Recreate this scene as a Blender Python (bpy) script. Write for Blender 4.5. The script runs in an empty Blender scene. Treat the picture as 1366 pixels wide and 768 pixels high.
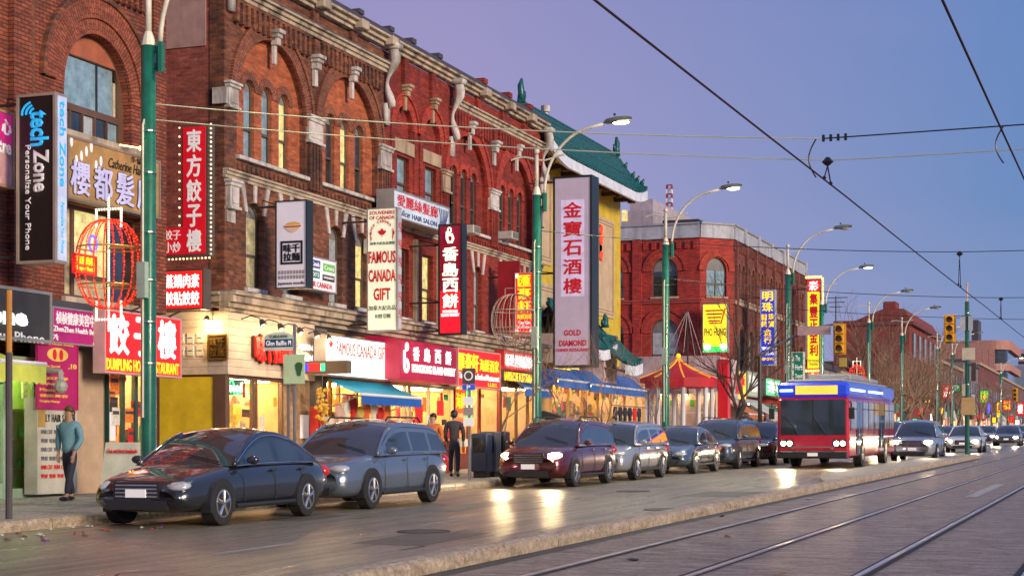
import bpy, bmesh, math, random
from math import sin, cos, pi, atan, radians, sqrt
from mathutils import Vector, Matrix
R = random.Random(7)
sc = bpy.context.scene
COL = sc.collection

# ---------------------------------------------------------------- camera
FP, XV, YH, YV = 2250.0, 1515.0, 598.0, 567.0      # lens in pixels of the 1366 px frame; street runs along +X
AL = atan((XV - 683) / FP); CA = cos(AL); SA = sin(AL)
G = (YH - YV) / FP * CA                             # the street climbs gently
HC = 1.436
cd = bpy.data.cameras.new('camera'); cam = bpy.data.objects.new('camera', cd); COL.objects.link(cam)
cam.location = (0, 0, HC); cam.rotation_euler = (pi / 2, 0, AL - pi / 2)
cd.sensor_width = 36; cd.lens = FP / 1366 * 36; cd.shift_y = (YH - 384) / 1366
cd.clip_start = 0.1; cd.clip_end = 6000
sc.camera = cam
# ---------------------------------------------------------------- world, sun, exposure
wd = bpy.data.worlds.new('World'); sc.world = wd; wd.use_nodes = True
wn = wd.node_tree.nodes; wl = wd.node_tree.links; wn.clear()
out = wn.new('ShaderNodeOutputWorld'); bg = wn.new('ShaderNodeBackground')
sky = wn.new('ShaderNodeTexSky'); sky.sky_type = 'NISHITA'; sky.sun_disc = False
SUN_EL, SUN_AZ = radians(14), radians(243)
sky.sun_elevation = radians(3); sky.sun_rotation = pi / 2 - SUN_AZ
tc = wn.new('ShaderNodeTexCoord'); sp = wn.new('ShaderNodeSeparateXYZ'); wl.new(tc.outputs['Generated'], sp.inputs[0])
def wmath(op, a, b=None, clamp=False):
    n = wn.new('ShaderNodeMath'); n.operation = op; n.use_clamp = clamp
    for i, v in enumerate((a, b)):
        if v is None: continue
        if isinstance(v, (int, float)): n.inputs[i].default_value = v
        else: wl.new(v, n.inputs[i])
    return n.outputs[0]
def wmix(f, a, b):
    n = wn.new('ShaderNodeMix'); n.data_type = 'RGBA'
    if isinstance(f, (int, float)): n.inputs[0].default_value = f
    else: wl.new(f, n.inputs[0])
    for i, v in ((6, a), (7, b)):
        if isinstance(v, tuple): n.inputs[i].default_value = v + (1,)
        else: wl.new(v, n.inputs[i])
    return n.outputs[2]
# dusk: rosy violet towards the west (+Y), clear blue along and right of the street
az = wmath('ADD', wmath('MULTIPLY', sp.outputs[1], 3.0), -0.12, True)
el = wmath('MULTIPLY', wmath('MAXIMUM', sp.outputs[2], 0), 3.0, True)
low = wmix(az, (0.145, 0.295, 0.56), (0.50, 0.43, 0.69))
high = wmix(az, (0.130, 0.245, 0.57), (0.285, 0.265, 0.55))
grad = wmix(el, low, high)
ns = wn.new('ShaderNodeTexNoise'); ns.inputs['Scale'].default_value = 1.6; ns.inputs['Detail'].default_value = 4
mp = wn.new('ShaderNodeMapping'); mp.inputs['Scale'].default_value = (1, 1, 5); wl.new(tc.outputs['Generated'], mp.inputs[0]); wl.new(mp.outputs[0], ns.inputs[0])
haze = wmath('MULTIPLY', wmath('SUBTRACT', ns.outputs['Fac'], 0.42, True), 1.1)
grad = wmix(haze, grad, (0.42, 0.38, 0.62))
sk = wn.new('ShaderNodeVectorMath'); sk.operation = 'SCALE'; sk.inputs['Scale'].default_value = 0.10; wl.new(sky.outputs[0], sk.inputs[0])
fin = wmix(0.08, grad, sk.outputs[0])
wl.new(fin, bg.inputs[0]); bg.inputs[1].default_value = 1.0; wl.new(bg.outputs[0], out.inputs[0])
sd = bpy.data.lights.new('sun', 'SUN'); sun = bpy.data.objects.new('sun', sd); COL.objects.link(sun)
sd.energy = 3.7; sd.angle = radians(18); sd.color = (1.0, 0.80, 0.60)
sv = Vector((cos(SUN_AZ) * cos(SUN_EL), sin(SUN_AZ) * cos(SUN_EL), sin(SUN_EL)))
sun.rotation_euler = sv.to_track_quat('Z', 'Y').to_euler()
sc.view_settings.view_transform = 'Standard'; sc.view_settings.look = 'None'
sc.view_settings.exposure = 0.0; sc.view_settings.gamma = 1.0; sc.view_settings.use_curve_mapping = False
sc.cycles.use_denoising = True
sc.cycles.max_bounces = 6; sc.cycles.transparent_max_bounces = 12; sc.cycles.sample_clamp_indirect = 6

# ---------------------------------------------------------------- placing helpers
def S(x, L):
    xp = (x - 683) / FP; return L * (CA + xp * SA) / (SA - xp * CA)
def LL(x, s):
    xp = (x - 683) / FP; return s * (SA - xp * CA) / (CA + xp * SA)
def D(s, L): return s * CA + L * SA
def Z(y, s, L): return HC + (YH - y) * D(s, L) / FP
def gz(s): return G * s
# ---------------------------------------------------------------- materials
MAT = {}
def newmat(name):
    m = bpy.data.materials.new(name); m.use_nodes = True
    nt = m.node_tree; return m, nt, nt.nodes, nt.links, nt.nodes['Principled BSDF']
def M(name, c=(.5, .5, .5), rough=.6, metal=0, em=0, emc=None, var=.22, sc_=2.5, bump=0, coat=0, dirt=.0, spec=None):
    if name in MAT: return MAT[name]
    m, nt, n, l, b = newmat(name)
    co = n.new('ShaderNodeNewGeometry')
    nz = n.new('ShaderNodeTexNoise'); nz.inputs['Scale'].default_value = sc_; nz.inputs['Detail'].default_value = 6; nz.inputs['Roughness'].default_value = .65
    l.new(co.outputs['Position'], nz.inputs['Vector'])
    r = n.new('ShaderNodeMapRange'); r.inputs[1].default_value = .3; r.inputs[2].default_value = .7
    r.inputs[3].default_value = 1 - var; r.inputs[4].default_value = 1 + var * .6; l.new(nz.outputs['Fac'], r.inputs[0])
    v = n.new('ShaderNodeVectorMath'); v.operation = 'SCALE'; v.inputs[0].default_value = c; l.new(r.outputs[0], v.inputs['Scale'])
    col = v.outputs[0]
    if dirt:
        n2 = n.new('ShaderNodeTexNoise'); n2.inputs['Scale'].default_value = 1.1; n2.inputs['Detail'].default_value = 8
        mp = n.new('ShaderNodeMapping'); mp.inputs['Scale'].default_value = (2.2, 2.2, .5); l.new(co.outputs['Position'], mp.inputs[0]); l.new(mp.outputs[0], n2.inputs['Vector'])
        r2 = n.new('ShaderNodeMapRange'); r2.inputs[1].default_value = .48; r2.inputs[2].default_value = .66; r2.inputs[3].default_value = 0; r2.inputs[4].default_value = dirt; l.new(n2.outputs['Fac'], r2.inputs[0])
        mx = n.new('ShaderNodeMix'); mx.data_type = 'RGBA'; l.new(r2.outputs[0], mx.inputs[0]); l.new(col, mx.inputs[6]); mx.inputs[7].default_value = (.06, .045, .035, 1); col = mx.outputs[2]
    l.new(col, b.inputs['Base Color'])
    b.inputs['Roughness'].default_value = rough; b.inputs['Metallic'].default_value = metal
    if spec is not None: b.inputs['Specular IOR Level'].default_value = spec
    if coat: b.inputs['Coat Weight'].default_value = coat; b.inputs['Coat Roughness'].default_value = .05
    if em:
        ec = emc or c
        v2 = n.new('ShaderNodeVectorMath'); v2.operation = 'SCALE'; v2.inputs[0].default_value = ec; l.new(r.outputs[0], v2.inputs['Scale'])
        l.new(v2.outputs[0], b.inputs['Emission Color']); b.inputs['Emission Strength'].default_value = em
    if bump:
        bp = n.new('ShaderNodeBump'); bp.inputs['Strength'].default_value = bump; bp.inputs['Distance'].default_value = .02
        nb = n.new('ShaderNodeTexNoise'); nb.inputs['Scale'].default_value = 25; nb.inputs['Detail'].default_value = 5; l.new(co.outputs['Position'], nb.inputs['Vector'])
        l.new(nb.outputs['Fac'], bp.inputs['Height']); l.new(bp.outputs[0], b.inputs['Normal'])
    MAT[name] = m; return m
def brick(name, c1, c2, mortar, stain=.5, stainc=(.03, .018, .014), uv=False, pale=0):
    m, nt, n, l, b = newmat(name)
    g = n.new('ShaderNodeNewGeometry'); s = n.new('ShaderNodeSeparateXYZ'); l.new(g.outputs['Position'], s.inputs[0])
    if uv:
        u = n.new('ShaderNodeUVMap'); vec = u.outputs[0]
    else:
        a = n.new('ShaderNodeMath'); a.operation = 'ADD'; l.new(s.outputs[0], a.inputs[0]); l.new(s.outputs[1], a.inputs[1])
        c = n.new('ShaderNodeCombineXYZ'); l.new(a.outputs[0], c.inputs[0]); l.new(s.outputs[2], c.inputs[1]); vec = c.outputs[0]
    t = n.new('ShaderNodeTexBrick'); l.new(vec, t.inputs['Vector'])
    t.inputs['Color1'].default_value = c1 + (1,); t.inputs['Color2'].default_value = c2 + (1,); t.inputs['Mortar'].default_value = mortar + (1,)
    t.inputs['Scale'].default_value = 1; t.inputs['Brick Width'].default_value = .225; t.inputs['Row Height'].default_value = .078; t.inputs['Mortar Size'].default_value = .009; t.inputs['Mortar Smooth'].default_value = .3; t.inputs['Bias'].default_value = -.1
    # single bricks of odd colour, soot, and paler worn patches
    nz = n.new('ShaderNodeTexNoise'); nz.inputs['Scale'].default_value = .6; nz.inputs['Detail'].default_value = 11; nz.inputs['Roughness'].default_value = .7; l.new(g.outputs['Position'], nz.inputs['Vector'])
    r = n.new('ShaderNodeMapRange'); r.inputs[1].default_value = .42; r.inputs[2].default_value = .64; r.inputs[4].default_value = stain; l.new(nz.outputs['Fac'], r.inputs[0])
    mx = n.new('ShaderNodeMix'); mx.data_type = 'RGBA'; l.new(r.outputs[0], mx.inputs[0]); l.new(t.outputs['Color'], mx.inputs[6]); mx.inputs[7].default_value = stainc + (1,)
    colr = mx.outputs[2]
    nz2 = n.new('ShaderNodeTexNoise'); nz2.inputs['Scale'].default_value = 5.5; nz2.inputs['Detail'].default_value = 7; nz2.inputs['Roughness'].default_value = .75
    mp = n.new('ShaderNodeMapping'); mp.inputs['Scale'].default_value = (.5, .5, 1.6); l.new(g.outputs['Position'], mp.inputs[0]); l.new(mp.outputs[0], nz2.inputs['Vector'])
    r2 = n.new('ShaderNodeMapRange'); r2.inputs[1].default_value = .3; r2.inputs[2].default_value = .7; r2.inputs[3].default_value = .45; r2.inputs[4].default_value = 1.5; l.new(nz2.outputs['Fac'], r2.inputs[0])
    sv_ = n.new('ShaderNodeVectorMath'); sv_.operation = 'SCALE'; l.new(colr, sv_.inputs[0]); l.new(r2.outputs[0], sv_.inputs['Scale']); colr = sv_.outputs[0]
    if pale:
        r3 = n.new('ShaderNodeMapRange'); r3.inputs[1].default_value = .62; r3.inputs[2].default_value = .68; r3.inputs[4].default_value = pale; l.new(nz2.outputs['Fac'], r3.inputs[0])
        m3 = n.new('ShaderNodeMix'); m3.data_type = 'RGBA'; l.new(r3.outputs[0], m3.inputs[0]); l.new(colr, m3.inputs[6]); m3.inputs[7].default_value = (.42, .26, .20, 1); colr = m3.outputs[2]
    l.new(colr, b.inputs['Base Color']); b.inputs['Roughness'].default_value = .8
    bp = n.new('ShaderNodeBump'); bp.inputs['Strength'].default_value = .8; bp.inputs['Distance'].default_value = .012; bp.invert = True
    l.new(t.outputs['Fac'], bp.inputs['Height']); l.new(bp.outputs[0], b.inputs['Normal'])
    MAT[name] = m; return m
BR_B1 = brick('brick_rust', (.36, .092, .042), (.20, .044, .024), (.05, .028, .022), .5)
BR_B1U = brick('brick_rust_arch', (.38, .095, .045), (.24, .055, .028), (.08, .045, .03), .25, uv=True)
BR_BRN = brick('brick_brown', (.31, .092, .040), (.10, .028, .018), (.17, .105, .07), .75, (.022, .014, .011), pale=.7)
BR_ORG = brick('brick_orange', (.52, .12, .038), (.34, .065, .025), (.30, .15, .08), .15)
BR_ARCH = brick('brick_arch_brown', (.25, .07, .035), (.16, .04, .025), (.32, .16, .09), .4, uv=True)
BR_RED = brick('brick_red_painted', (.40, .044, .022), (.25, .022, .015), (.14, .028, .02), .6, (.07, .010, .010))
BR_REDA = brick('brick_red_arch', (.50, .06, .03), (.34, .03, .022), (.20, .03, .02), .15, (.07, .01, .01), uv=True)
BR_CRN = brick('brick_corner_red', (.46, .042, .026), (.32, .026, .020), (.2, .02, .02), .3, (.09, .014, .012))
BR_CRN2 = brick('brick_corner_worn', (.26, .07, .045), (.17, .04, .03), (.15, .06, .05), .5)
BR_SIDE = brick('brick_side_wall', (.34, .075, .055), (.23, .045, .035), (.24, .12, .10), .3, pale=.8)
BR_FAR = brick('brick_far_red', (.30, .05, .035), (.22, .04, .03), (.2, .06, .05), .35)
STONE = M('pale_stone', (.50, .41, .31), .8, bump=.5, dirt=.75, var=.35)
STONEW = M('white_stone', (.60, .56, .53), .8, bump=.5, dirt=.6, var=.3, sc_=5)
STONET = M('tan_stone', (.46, .34, .22), .75, bump=.4, dirt=.6)
ROOFD = M('dark_roof_metal', (.07, .06, .07), .5)
STUCCO = M('pink_stucco', (.42, .26, .25), .85, bump=.3, dirt=.35)
WINF = M('window_frame_paint', (.10, .085, .07), .5)
WINB = M('window_frame_brown', (.13, .07, .045), .5)
WINARCH = M('window_arch_board', (.20, .20, .20), .7)
G_SKY = M('glass_curtain_blue', (.26, .40, .46), .06, var=.45, sc_=3.5, spec=1.0, coat=1)
G_PALE = M('glass_net_curtain', (.42, .47, .50), .08, var=.35, sc_=6, coat=1)
G_DARK = M('glass_dark', (.03, .035, .04), .04, var=.6, coat=1)
G_LIT = M('glass_lit_yellow', (.5, .4, .2), .2, em=.85, emc=(.85, .70, .22), var=.55, sc_=5, coat=.6)
G_LITD = M('glass_lit_dim', (.4, .34, .2), .2, em=.35, emc=(.7, .55, .25), var=.6, sc_=4, coat=.6)
G_CREAM = M('glass_lit_cream', (.6, .55, .4), .2, em=.85, emc=(1, .78, .42), var=.4, sc_=3, coat=.5)
BLACK = M('black_paint', (.012, .012, .014), .35, var=.3)
STEEL = M('grey_steel', (.30, .30, .31), .35, .7)
DKSTEEL = M('dark_steel', (.06, .055, .05), .5, .3)
SIGNFR = M('sign_frame_brown', (.10, .075, .06), .5)
SIGNGR = M('sign_frame_grey', (.34, .33, .33), .45, .3)
WHITE = M('white_paint', (.75, .75, .75), .5, var=.08)
POLEG = M('lamp_post_green', (.006, .105, .070), .32, var=.35, sc_=4, coat=.3)
CREAM = M('lamp_post_cream', (.70, .68, .55), .45)
WARM = M('warm_bulb', (1, .8, .4), em=9, emc=(1, .55, .16), var=0)
RED_BULB = M('red_bulb', (1, .1, .02), em=2.6, emc=(1, .035, .008), var=.9, sc_=14)
RED_TUBE = M('red_rope_light', (.5, .02, .02), em=.55, emc=(1, .015, .01), var=.8, sc_=9)
WHT_BULB = M('white_bulb', (1, 1, .9), em=1.6, emc=(1, .86, .60), var=.5, sc_=20)
def lit(name, c, e=1.0, var=.12): return M(name, c, .35, em=e, emc=c, var=var, sc_=3)
SIGNRED = lit('sign_lit_red', (.85, .012, .012), 1.0)
SIGNREDU = M('sign_red', (.50, .012, .02), .4, em=.25, emc=(.5, .01, .02), var=.1)
LETWHITE = lit('letter_white', (.95, .93, .90), 1.1, .03)
LETWHT = M('letter_white_plain', (.82, .82, .82), .5, em=.15, emc=(1, 1, 1), var=.04)
LETYEL = lit('letter_yellow', (1.0, .62, .02), 1.0, .05)
LETRED = M('letter_red', (.55, .012, .02), .5, em=.12, emc=(.8, .02, .03), var=.05)
LETBLK = M('letter_black', (.015, .015, .018), .5, var=.05)
BLUE = M('awning_blue', (.015, .14, .52), .6, bump=.2)
TEAL = M('awning_teal', (.015, .34, .52), .6, bump=.2)
TILE = M('glazed_green_tile', (.005, .105, .105), .4, var=.6, sc_=9, coat=.15)
YELW = M('yellow_wall', (.66, .47, .035), .7, bump=.2, dirt=.12)
TANP = M('tan_panel', (.58, .43, .27), .7, dirt=.1)

# ---------------------------------------------------------------- mesh builder
class MB:
    def __init__(s): s.v = []; s.f = []; s.uv = None
    def quad(s, *p):
        i = len(s.v); s.v += [tuple(q) for q in p]; s.f.append(tuple(range(i, i + len(p))))
    def box(s, x0, x1, y0, y1, z0, z1):
        i = len(s.v)
        s.v += [(x, y, z) for z in (z0, z1) for y in (y0, y1) for x in (x0, x1)]
        s.f += [tuple(i + k for k in q) for q in ((0, 2, 3, 1), (4, 5, 7, 6), (0, 1, 5, 4), (2, 6, 7, 3), (0, 4, 6, 2), (1, 3, 7, 5))]
    def hexa(s, p):      # 8 points: bottom 4 loop, top 4 loop
        i = len(s.v); s.v += [tuple(q) for q in p]
        s.f += [tuple(i + k for k in q) for q in ((3, 2, 1, 0), (4, 5, 6, 7), (0, 1, 5, 4), (1, 2, 6, 5), (2, 3, 7, 6), (3, 0, 4, 7))]
    def tube(s, pts, r, n=6, cap=True):
        pts = [Vector(p) for p in pts]; rr = r if isinstance(r, (list, tuple)) else [r] * len(pts)
        base = len(s.v); a = None
        for k, p in enumerate(pts):
            t = (pts[min(k + 1, len(pts) - 1)] - pts[max(k - 1, 0)])
            if t.length < 1e-9: t = Vector((0, 0, 1))
            t.normalize()
            if a is None:
                a = t.cross(Vector((0, 0, 1)))
                if a.length < .05: a = t.cross(Vector((1, 0, 0)))
            a = (a - t * a.dot(t)).normalized(); b = t.cross(a)
            for j in range(n):
                th = 2 * pi * j / n; q = p + (a * cos(th) + b * sin(th)) * rr[k]; s.v.append(tuple(q))
        for k in range(len(pts) - 1):
            for j in range(n):
                j2 = (j + 1) % n; o = base + k * n
                s.f.append((o + j, o + j2, o + n + j2, o + n + j))
        if cap:
            s.f.append(tuple(base + j for j in range(n))[::-1]); o = base + (len(pts) - 1) * n; s.f.append(tuple(o + j for j in range(n)))
    def ball(s, c, r, n=6, m=4, sz=1):
        b = len(s.v); c = Vector(c)
        s.v.append(tuple(c + Vector((0, 0, -r * sz))))
        for i in range(1, m):
            ph = -pi / 2 + pi * i / m
            for j in range(n): s.v.append(tuple(c + Vector((cos(ph) * cos(2 * pi * j / n) * r, cos(ph) * sin(2 * pi * j / n) * r, sin(ph) * r * sz))))
        s.v.append(tuple(c + Vector((0, 0, r * sz)))); e = len(s.v) - 1
        for j in range(n):
            j2 = (j + 1) % n
            s.f.append((b, b + 1 + j2, b + 1 + j)); s.f.append((e, e - n + j, e - n + j2))
            for i in range(m - 2): o = b + 1 + i * n; s.f.append((o + j, o + j2, o + n + j2, o + n + j))
    def map(s, fn): s.v = [tuple(fn(*p)) for p in s.v]; return s
    def build(s, name, mat, parent=None, smooth=False, bevel=0, sub=0, kind=None, label=None):
        me = bpy.data.meshes.new(name); me.from_pydata(s.v, [], s.f)
        if s.uv:
            ul = me.uv_layers.new(name='UVMap')
            for lp in me.loops: ul.data[lp.index].uv = s.uv[lp.vertex_index]
        me.materials.append(mat)
        if smooth: me.polygons.foreach_set('use_smooth', [True] * len(me.polygons))
        me.validate(); me.update()
        return link(name, me, parent, bevel, sub, kind, label)
def link(name, me, parent=None, bevel=0, sub=0, kind=None, label=None):
    o = bpy.data.objects.new(name, me); COL.objects.link(o)
    if parent is not None:
        o.parent = parent; o.matrix_parent_inverse = PMAT.get(parent.name, Matrix.Identity(4))
    if bevel: b = o.modifiers.new('bevel', 'BEVEL'); b.width = bevel; b.segments = 1; b.limit_method = 'ANGLE'
    if sub: b = o.modifiers.new('sub', 'SUBSURF'); b.levels = sub; b.render_levels = sub
    if kind: o['kind'] = kind
    if label: o['label'] = label
    return o
PMAT = {}
def thing(name, label, cat, loc=(0, 0, 0), group=None, local=False):
    o = bpy.data.objects.new(name, None); COL.objects.link(o); o.location = loc; o.empty_display_size = .3
    o['label'] = label; o['category'] = cat
    if group: o['group'] = group
    if not local: PMAT[o.name] = Matrix.Translation(-Vector(loc))
    return o
def tag(o, label, cat, group=None):
    o['label'] = label; o['category'] = cat
    if group: o['group'] = group
    return o
def copytree(o, label, loc, rz=None, scale=None):
    kids = {}
    for x in bpy.data.objects:
        if x.parent: kids.setdefault(x.parent.name, []).append(x)
    def rec(a, par):
        c = a.copy(); COL.objects.link(c)
        if par: c.parent = par
        for k in kids.get(a.name, []): rec(k, c)
        return c
    c = rec(o, None); c['label'] = label; c.location = loc
    if rz is not None: c.rotation_euler = (0, 0, rz)
    if scale: c.scale = (scale,) * 3
    return c
# a vertical plane: u along, z up, o outward (to the right-hand side of the direction)
class Fr:
    def __init__(s, x, y, dx, dy):
        l = sqrt(dx * dx + dy * dy); s.o = (x, y); s.d = (dx / l, dy / l); s.n = (dy / l, -dx / l)
    def p(s, u, z, o=0): return (s.o[0] + s.d[0] * u + s.n[0] * o, s.o[1] + s.d[1] * u + s.n[1] * o, z)
    def box(s, mb, u0, u1, z0, z1, o0, o1):
        a, b = (u0, z0), (u1, z1)
        mb.hexa([s.p(u0, z0, o1), s.p(u1, z0, o1), s.p(u1, z0, o0), s.p(u0, z0, o0), s.p(u0, z1, o1), s.p(u1, z1, o1), s.p(u1, z1, o0), s.p(u0, z1, o0)])
FAC = Fr(0, 20, 1, 0)                     # the main street front, u = distance along the street
def fbox(fr, name, mat, parent, *b, bevel=0, label=None, kind=None):
    m = MB()
    for q in (b if isinstance(b[0], tuple) else (b,)): fr.box(m, *q)
    return m.build(name, mat, parent, bevel=bevel, label=label, kind=kind)
def curve_mesh(name, splines, depth):
    c = bpy.data.curves.new(name, 'CURVE'); c.dimensions = '2D'; c.fill_mode = 'BOTH'; c.extrude = depth / 2
    for pts in splines:
        sp = c.splines.new('POLY'); sp.points.add(len(pts) - 1)
        for i, q in enumerate(pts): sp.points[i].co = (q[0], q[1], 0, 1)
        sp.use_cyclic_u = True
    o = bpy.data.objects.new(name, c); me = o.to_mesh().copy(); o.to_mesh_clear(); bpy.data.objects.remove(o); bpy.data.curves.remove(c)
    me.name = name; return me
def plate(fr, name, outer, holes, o0, o1, mat, parent, kind=None, label=None):
    me = curve_mesh(name, [outer] + holes, o1 - o0)
    mid = (o0 + o1) / 2
    for v in me.vertices: v.co = fr.p(v.co.x, v.co.y, mid + v.co.z)
    me.materials.clear(); me.materials.append(mat); me.update()
    return link(name, me, parent, kind=kind, label=label)
def rect(u0, u1, z0, z1): return [(u0, z0), (u1, z0), (u1, z1), (u0, z1)]
def archp(uc, w, z0, zs, r=None, n=14):       # opening: base z0, spring zs, half-round (or flatter) head
    h = w / 2; r = h if r is None else r
    return [(uc - h, z0), (uc + h, z0)] + [(uc + h * cos(pi * k / n), zs + r * sin(pi * k / n)) for k in range(n + 1)]
def ring(fr, name, uc, zs, r0, r1, o0, o1, mat, parent, a0=0, a1=pi, n=26, leg=0):
    m = MB(); m.uv = []
    prof = [(uc, zs, a0 + (a1 - a0) * k / n) for k in range(n + 1)]
    for k in range(n + 1):
        a = a0 + (a1 - a0) * k / n
        for (rr, oo, vv) in ((r0, o0, -.1), (r0, o1, 0), (r1, o1, r1 - r0), (r1, o0, r1 - r0 + .1)):
            m.v.append(fr.p(uc + rr * cos(a), zs + rr * sin(a), oo)); m.uv.append((vv + .03, a * (r0 + r1) / 2))
    for k in range(n):
        for j in range(3): i = k * 4 + j; m.f.append((i, i + 1, i + 5, i + 4))
    return m.build(name, mat, parent)
def window(fr, par, uc, w, z0, z1, glass, arch=0, frame=WINF, dep=.16, sill=True, mid=.48, t=.055, sillm=STONEW, archm=None, mull=0):
    """arch: height of the curved head (0 = square)"""
    zs = z1 - arch
    op = archp(uc, w, z0, zs, arch) if arch else rect(uc - w / 2, uc + w / 2, z0, z1)
    wi = w - 2 * t
    if arch: inn = archp(uc, wi, z0 + t, zs, arch - t)
    else: inn = rect(uc - wi / 2, uc + wi / 2, z0 + t, z1 - t)
    f = plate(fr, 'window', op, [inn], -dep - .03, -dep + .04, frame, par)
    g0, g1 = z0 + t, (zs if arch else z1 - t)
    zm = g0 + (g1 - g0) * mid
    us = [uc - wi / 2 + wi * k / (mull + 1) for k in range(mull + 2)]
    for k in range(mull + 1):
        for (a, b, oo) in ((g0, zm - .02, 0), (zm + .02, g1, .02)):
            fbox(fr, 'pane', glass, f, us[k] + .012, us[k + 1] - .012, a, b, -dep - .02 + oo, -dep - .008 + oo)
    fbox(fr, 'sash_bar', frame, f, uc - wi / 2, uc + wi / 2, zm - .03, zm + .03, -dep - .015, -dep + .06)
    for k in range(1, mull + 1): fbox(fr, 'mullion', frame, f, us[k] - .02, us[k] + .02, g0, g1, -dep - .012, -dep + .055)
    if arch:
        plate(fr, 'arch_board', [(uc + wi / 2 * cos(pi * k / 12), zs + (arch - t) * sin(pi * k / 12)) for k in range(13)], [], -dep - .02, -dep + .01, archm or WINARCH, f)
    if sill: fbox(fr, 'sill', sillm, f, uc - w / 2 - .06, uc + w / 2 + .06, z0 - .1, z0 - .005, -dep, .09)
    return op
# ---------------------------------------------------------------- lettering
def text(fr, body, u0, u1, z0, z1, o, mat, parent, bold=.012, rot=0, sp=1.0, th=.012, name='lettering', lines=.9, shear=0):
    cjk = any(ord(q) > 0x2e80 for q in body); shifts = [(0, 0)]
    if cjk and bold > .005: d = min(.05, bold * 1.1); shifts = [(-d, 0), (d, 0), (0, d * .8), (0, -d * .8)]; bold = 0
    c = bpy.data.curves.new('t', 'FONT'); c.body = body; c.align_x = 'CENTER'; c.offset = bold; c.space_line = lines; c.space_character = sp; c.resolution_u = 2; c.extrude = 0; c.shear = shear
    ob = bpy.data.objects.new('t', c); me = ob.to_mesh().copy(); ob.to_mesh_clear(); bpy.data.objects.remove(ob); bpy.data.curves.remove(c)
    if not me.vertices: return None
    xs = [v.co.x for v in me.vertices]; ys = [v.co.y for v in me.vertices]
    ax, bx, ay, by = min(xs), max(xs), min(ys), max(ys)
    for v in me.vertices:
        a = (v.co.x - ax) / (bx - ax); b = (v.co.y - ay) / (by - ay)
        if rot == 1: a, b = b, 1 - a             # reads downwards
        if rot == 1: v.co = fr.p(u0 + (u1 - u0) * a, z0 + (z1 - z0) * b, o)
        else: v.co = fr.p(u0 + (u1 - u0) * a, z0 + (z1 - z0) * b, o)
    if len(shifts) > 1:      # a heavier stroke: the outline repeated a little off centre
        wx, wz = (u1 - u0) / max(1, bx - ax), (z1 - z0) / max(1, by - ay); bm = bmesh.new()
        for i, (p, q) in enumerate(shifts):
            t_ = me.copy(); t_.transform(Matrix.Translation(Vector((fr.d[0] * p * wx + fr.n[0] * i * .0012, fr.d[1] * p * wx + fr.n[1] * i * .0012, q * wz)))); bm.from_mesh(t_); bpy.data.meshes.remove(t_)
        bm.to_mesh(me); bm.free()
    me.name = name; me.materials.clear(); me.materials.append(mat); me.update()
    ob = link(name, me, parent)
    s = ob.modifiers.new('thick', 'SOLIDIFY'); s.thickness = th; s.offset = 0
    return ob
def vtext(fr, chars, uc, w, z0, z1, o, mat, parent, bold=.018, gap=.14, th=.012):
    n = len(chars); h = (z1 - z0) / n
    for k, ch in enumerate(chars):
        zt = z1 - k * h; text(fr, ch, uc - w / 2, uc + w / 2, zt - h * (1 - gap / 2), zt - h * gap / 2, o, mat, parent, bold, th=th, name='character')
class Sign: pass
def flat_sign(name, label, xl, xr, yt, yb, L, dep, face, frame=SIGNGR, ft=.05, cat='sign', fr=None, group=None):
    """a board parallel to the street front at distance L; its upper and lower edge measured at its near end"""
    g = Sign(); s0, s1 = S(xl, L), S(xr, L)
    g.u0, g.u1, g.z0, g.z1 = s0, s1, Z(yb, s0, L), Z(yt, s0, L); g.fr = Fr(0, L, 1, 0)
    g.t = thing(name, label, cat, (s0, L, g.z0), group)
    fbox(g.fr, 'housing', frame, g.t, g.u0, g.u1, g.z0, g.z1, -dep, -.012)
    fbox(g.fr, 'face', face, g.t, g.u0 + ft, g.u1 - ft, g.z0 + ft, g.z1 - ft, -.011, .006)
    m = [(g.u0, g.u1, g.z0, g.z0 + ft, -.012, .03), (g.u0, g.u1, g.z1 - ft, g.z1, -.012, .03), (g.u0, g.u0 + ft, g.z0 + ft, g.z1 - ft, -.012, .03), (g.u1 - ft, g.u1, g.z0 + ft, g.z1 - ft, -.012, .03)]
    fbox(g.fr, 'rim', frame, g.t, *m)
    g.o = .010; return g
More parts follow.
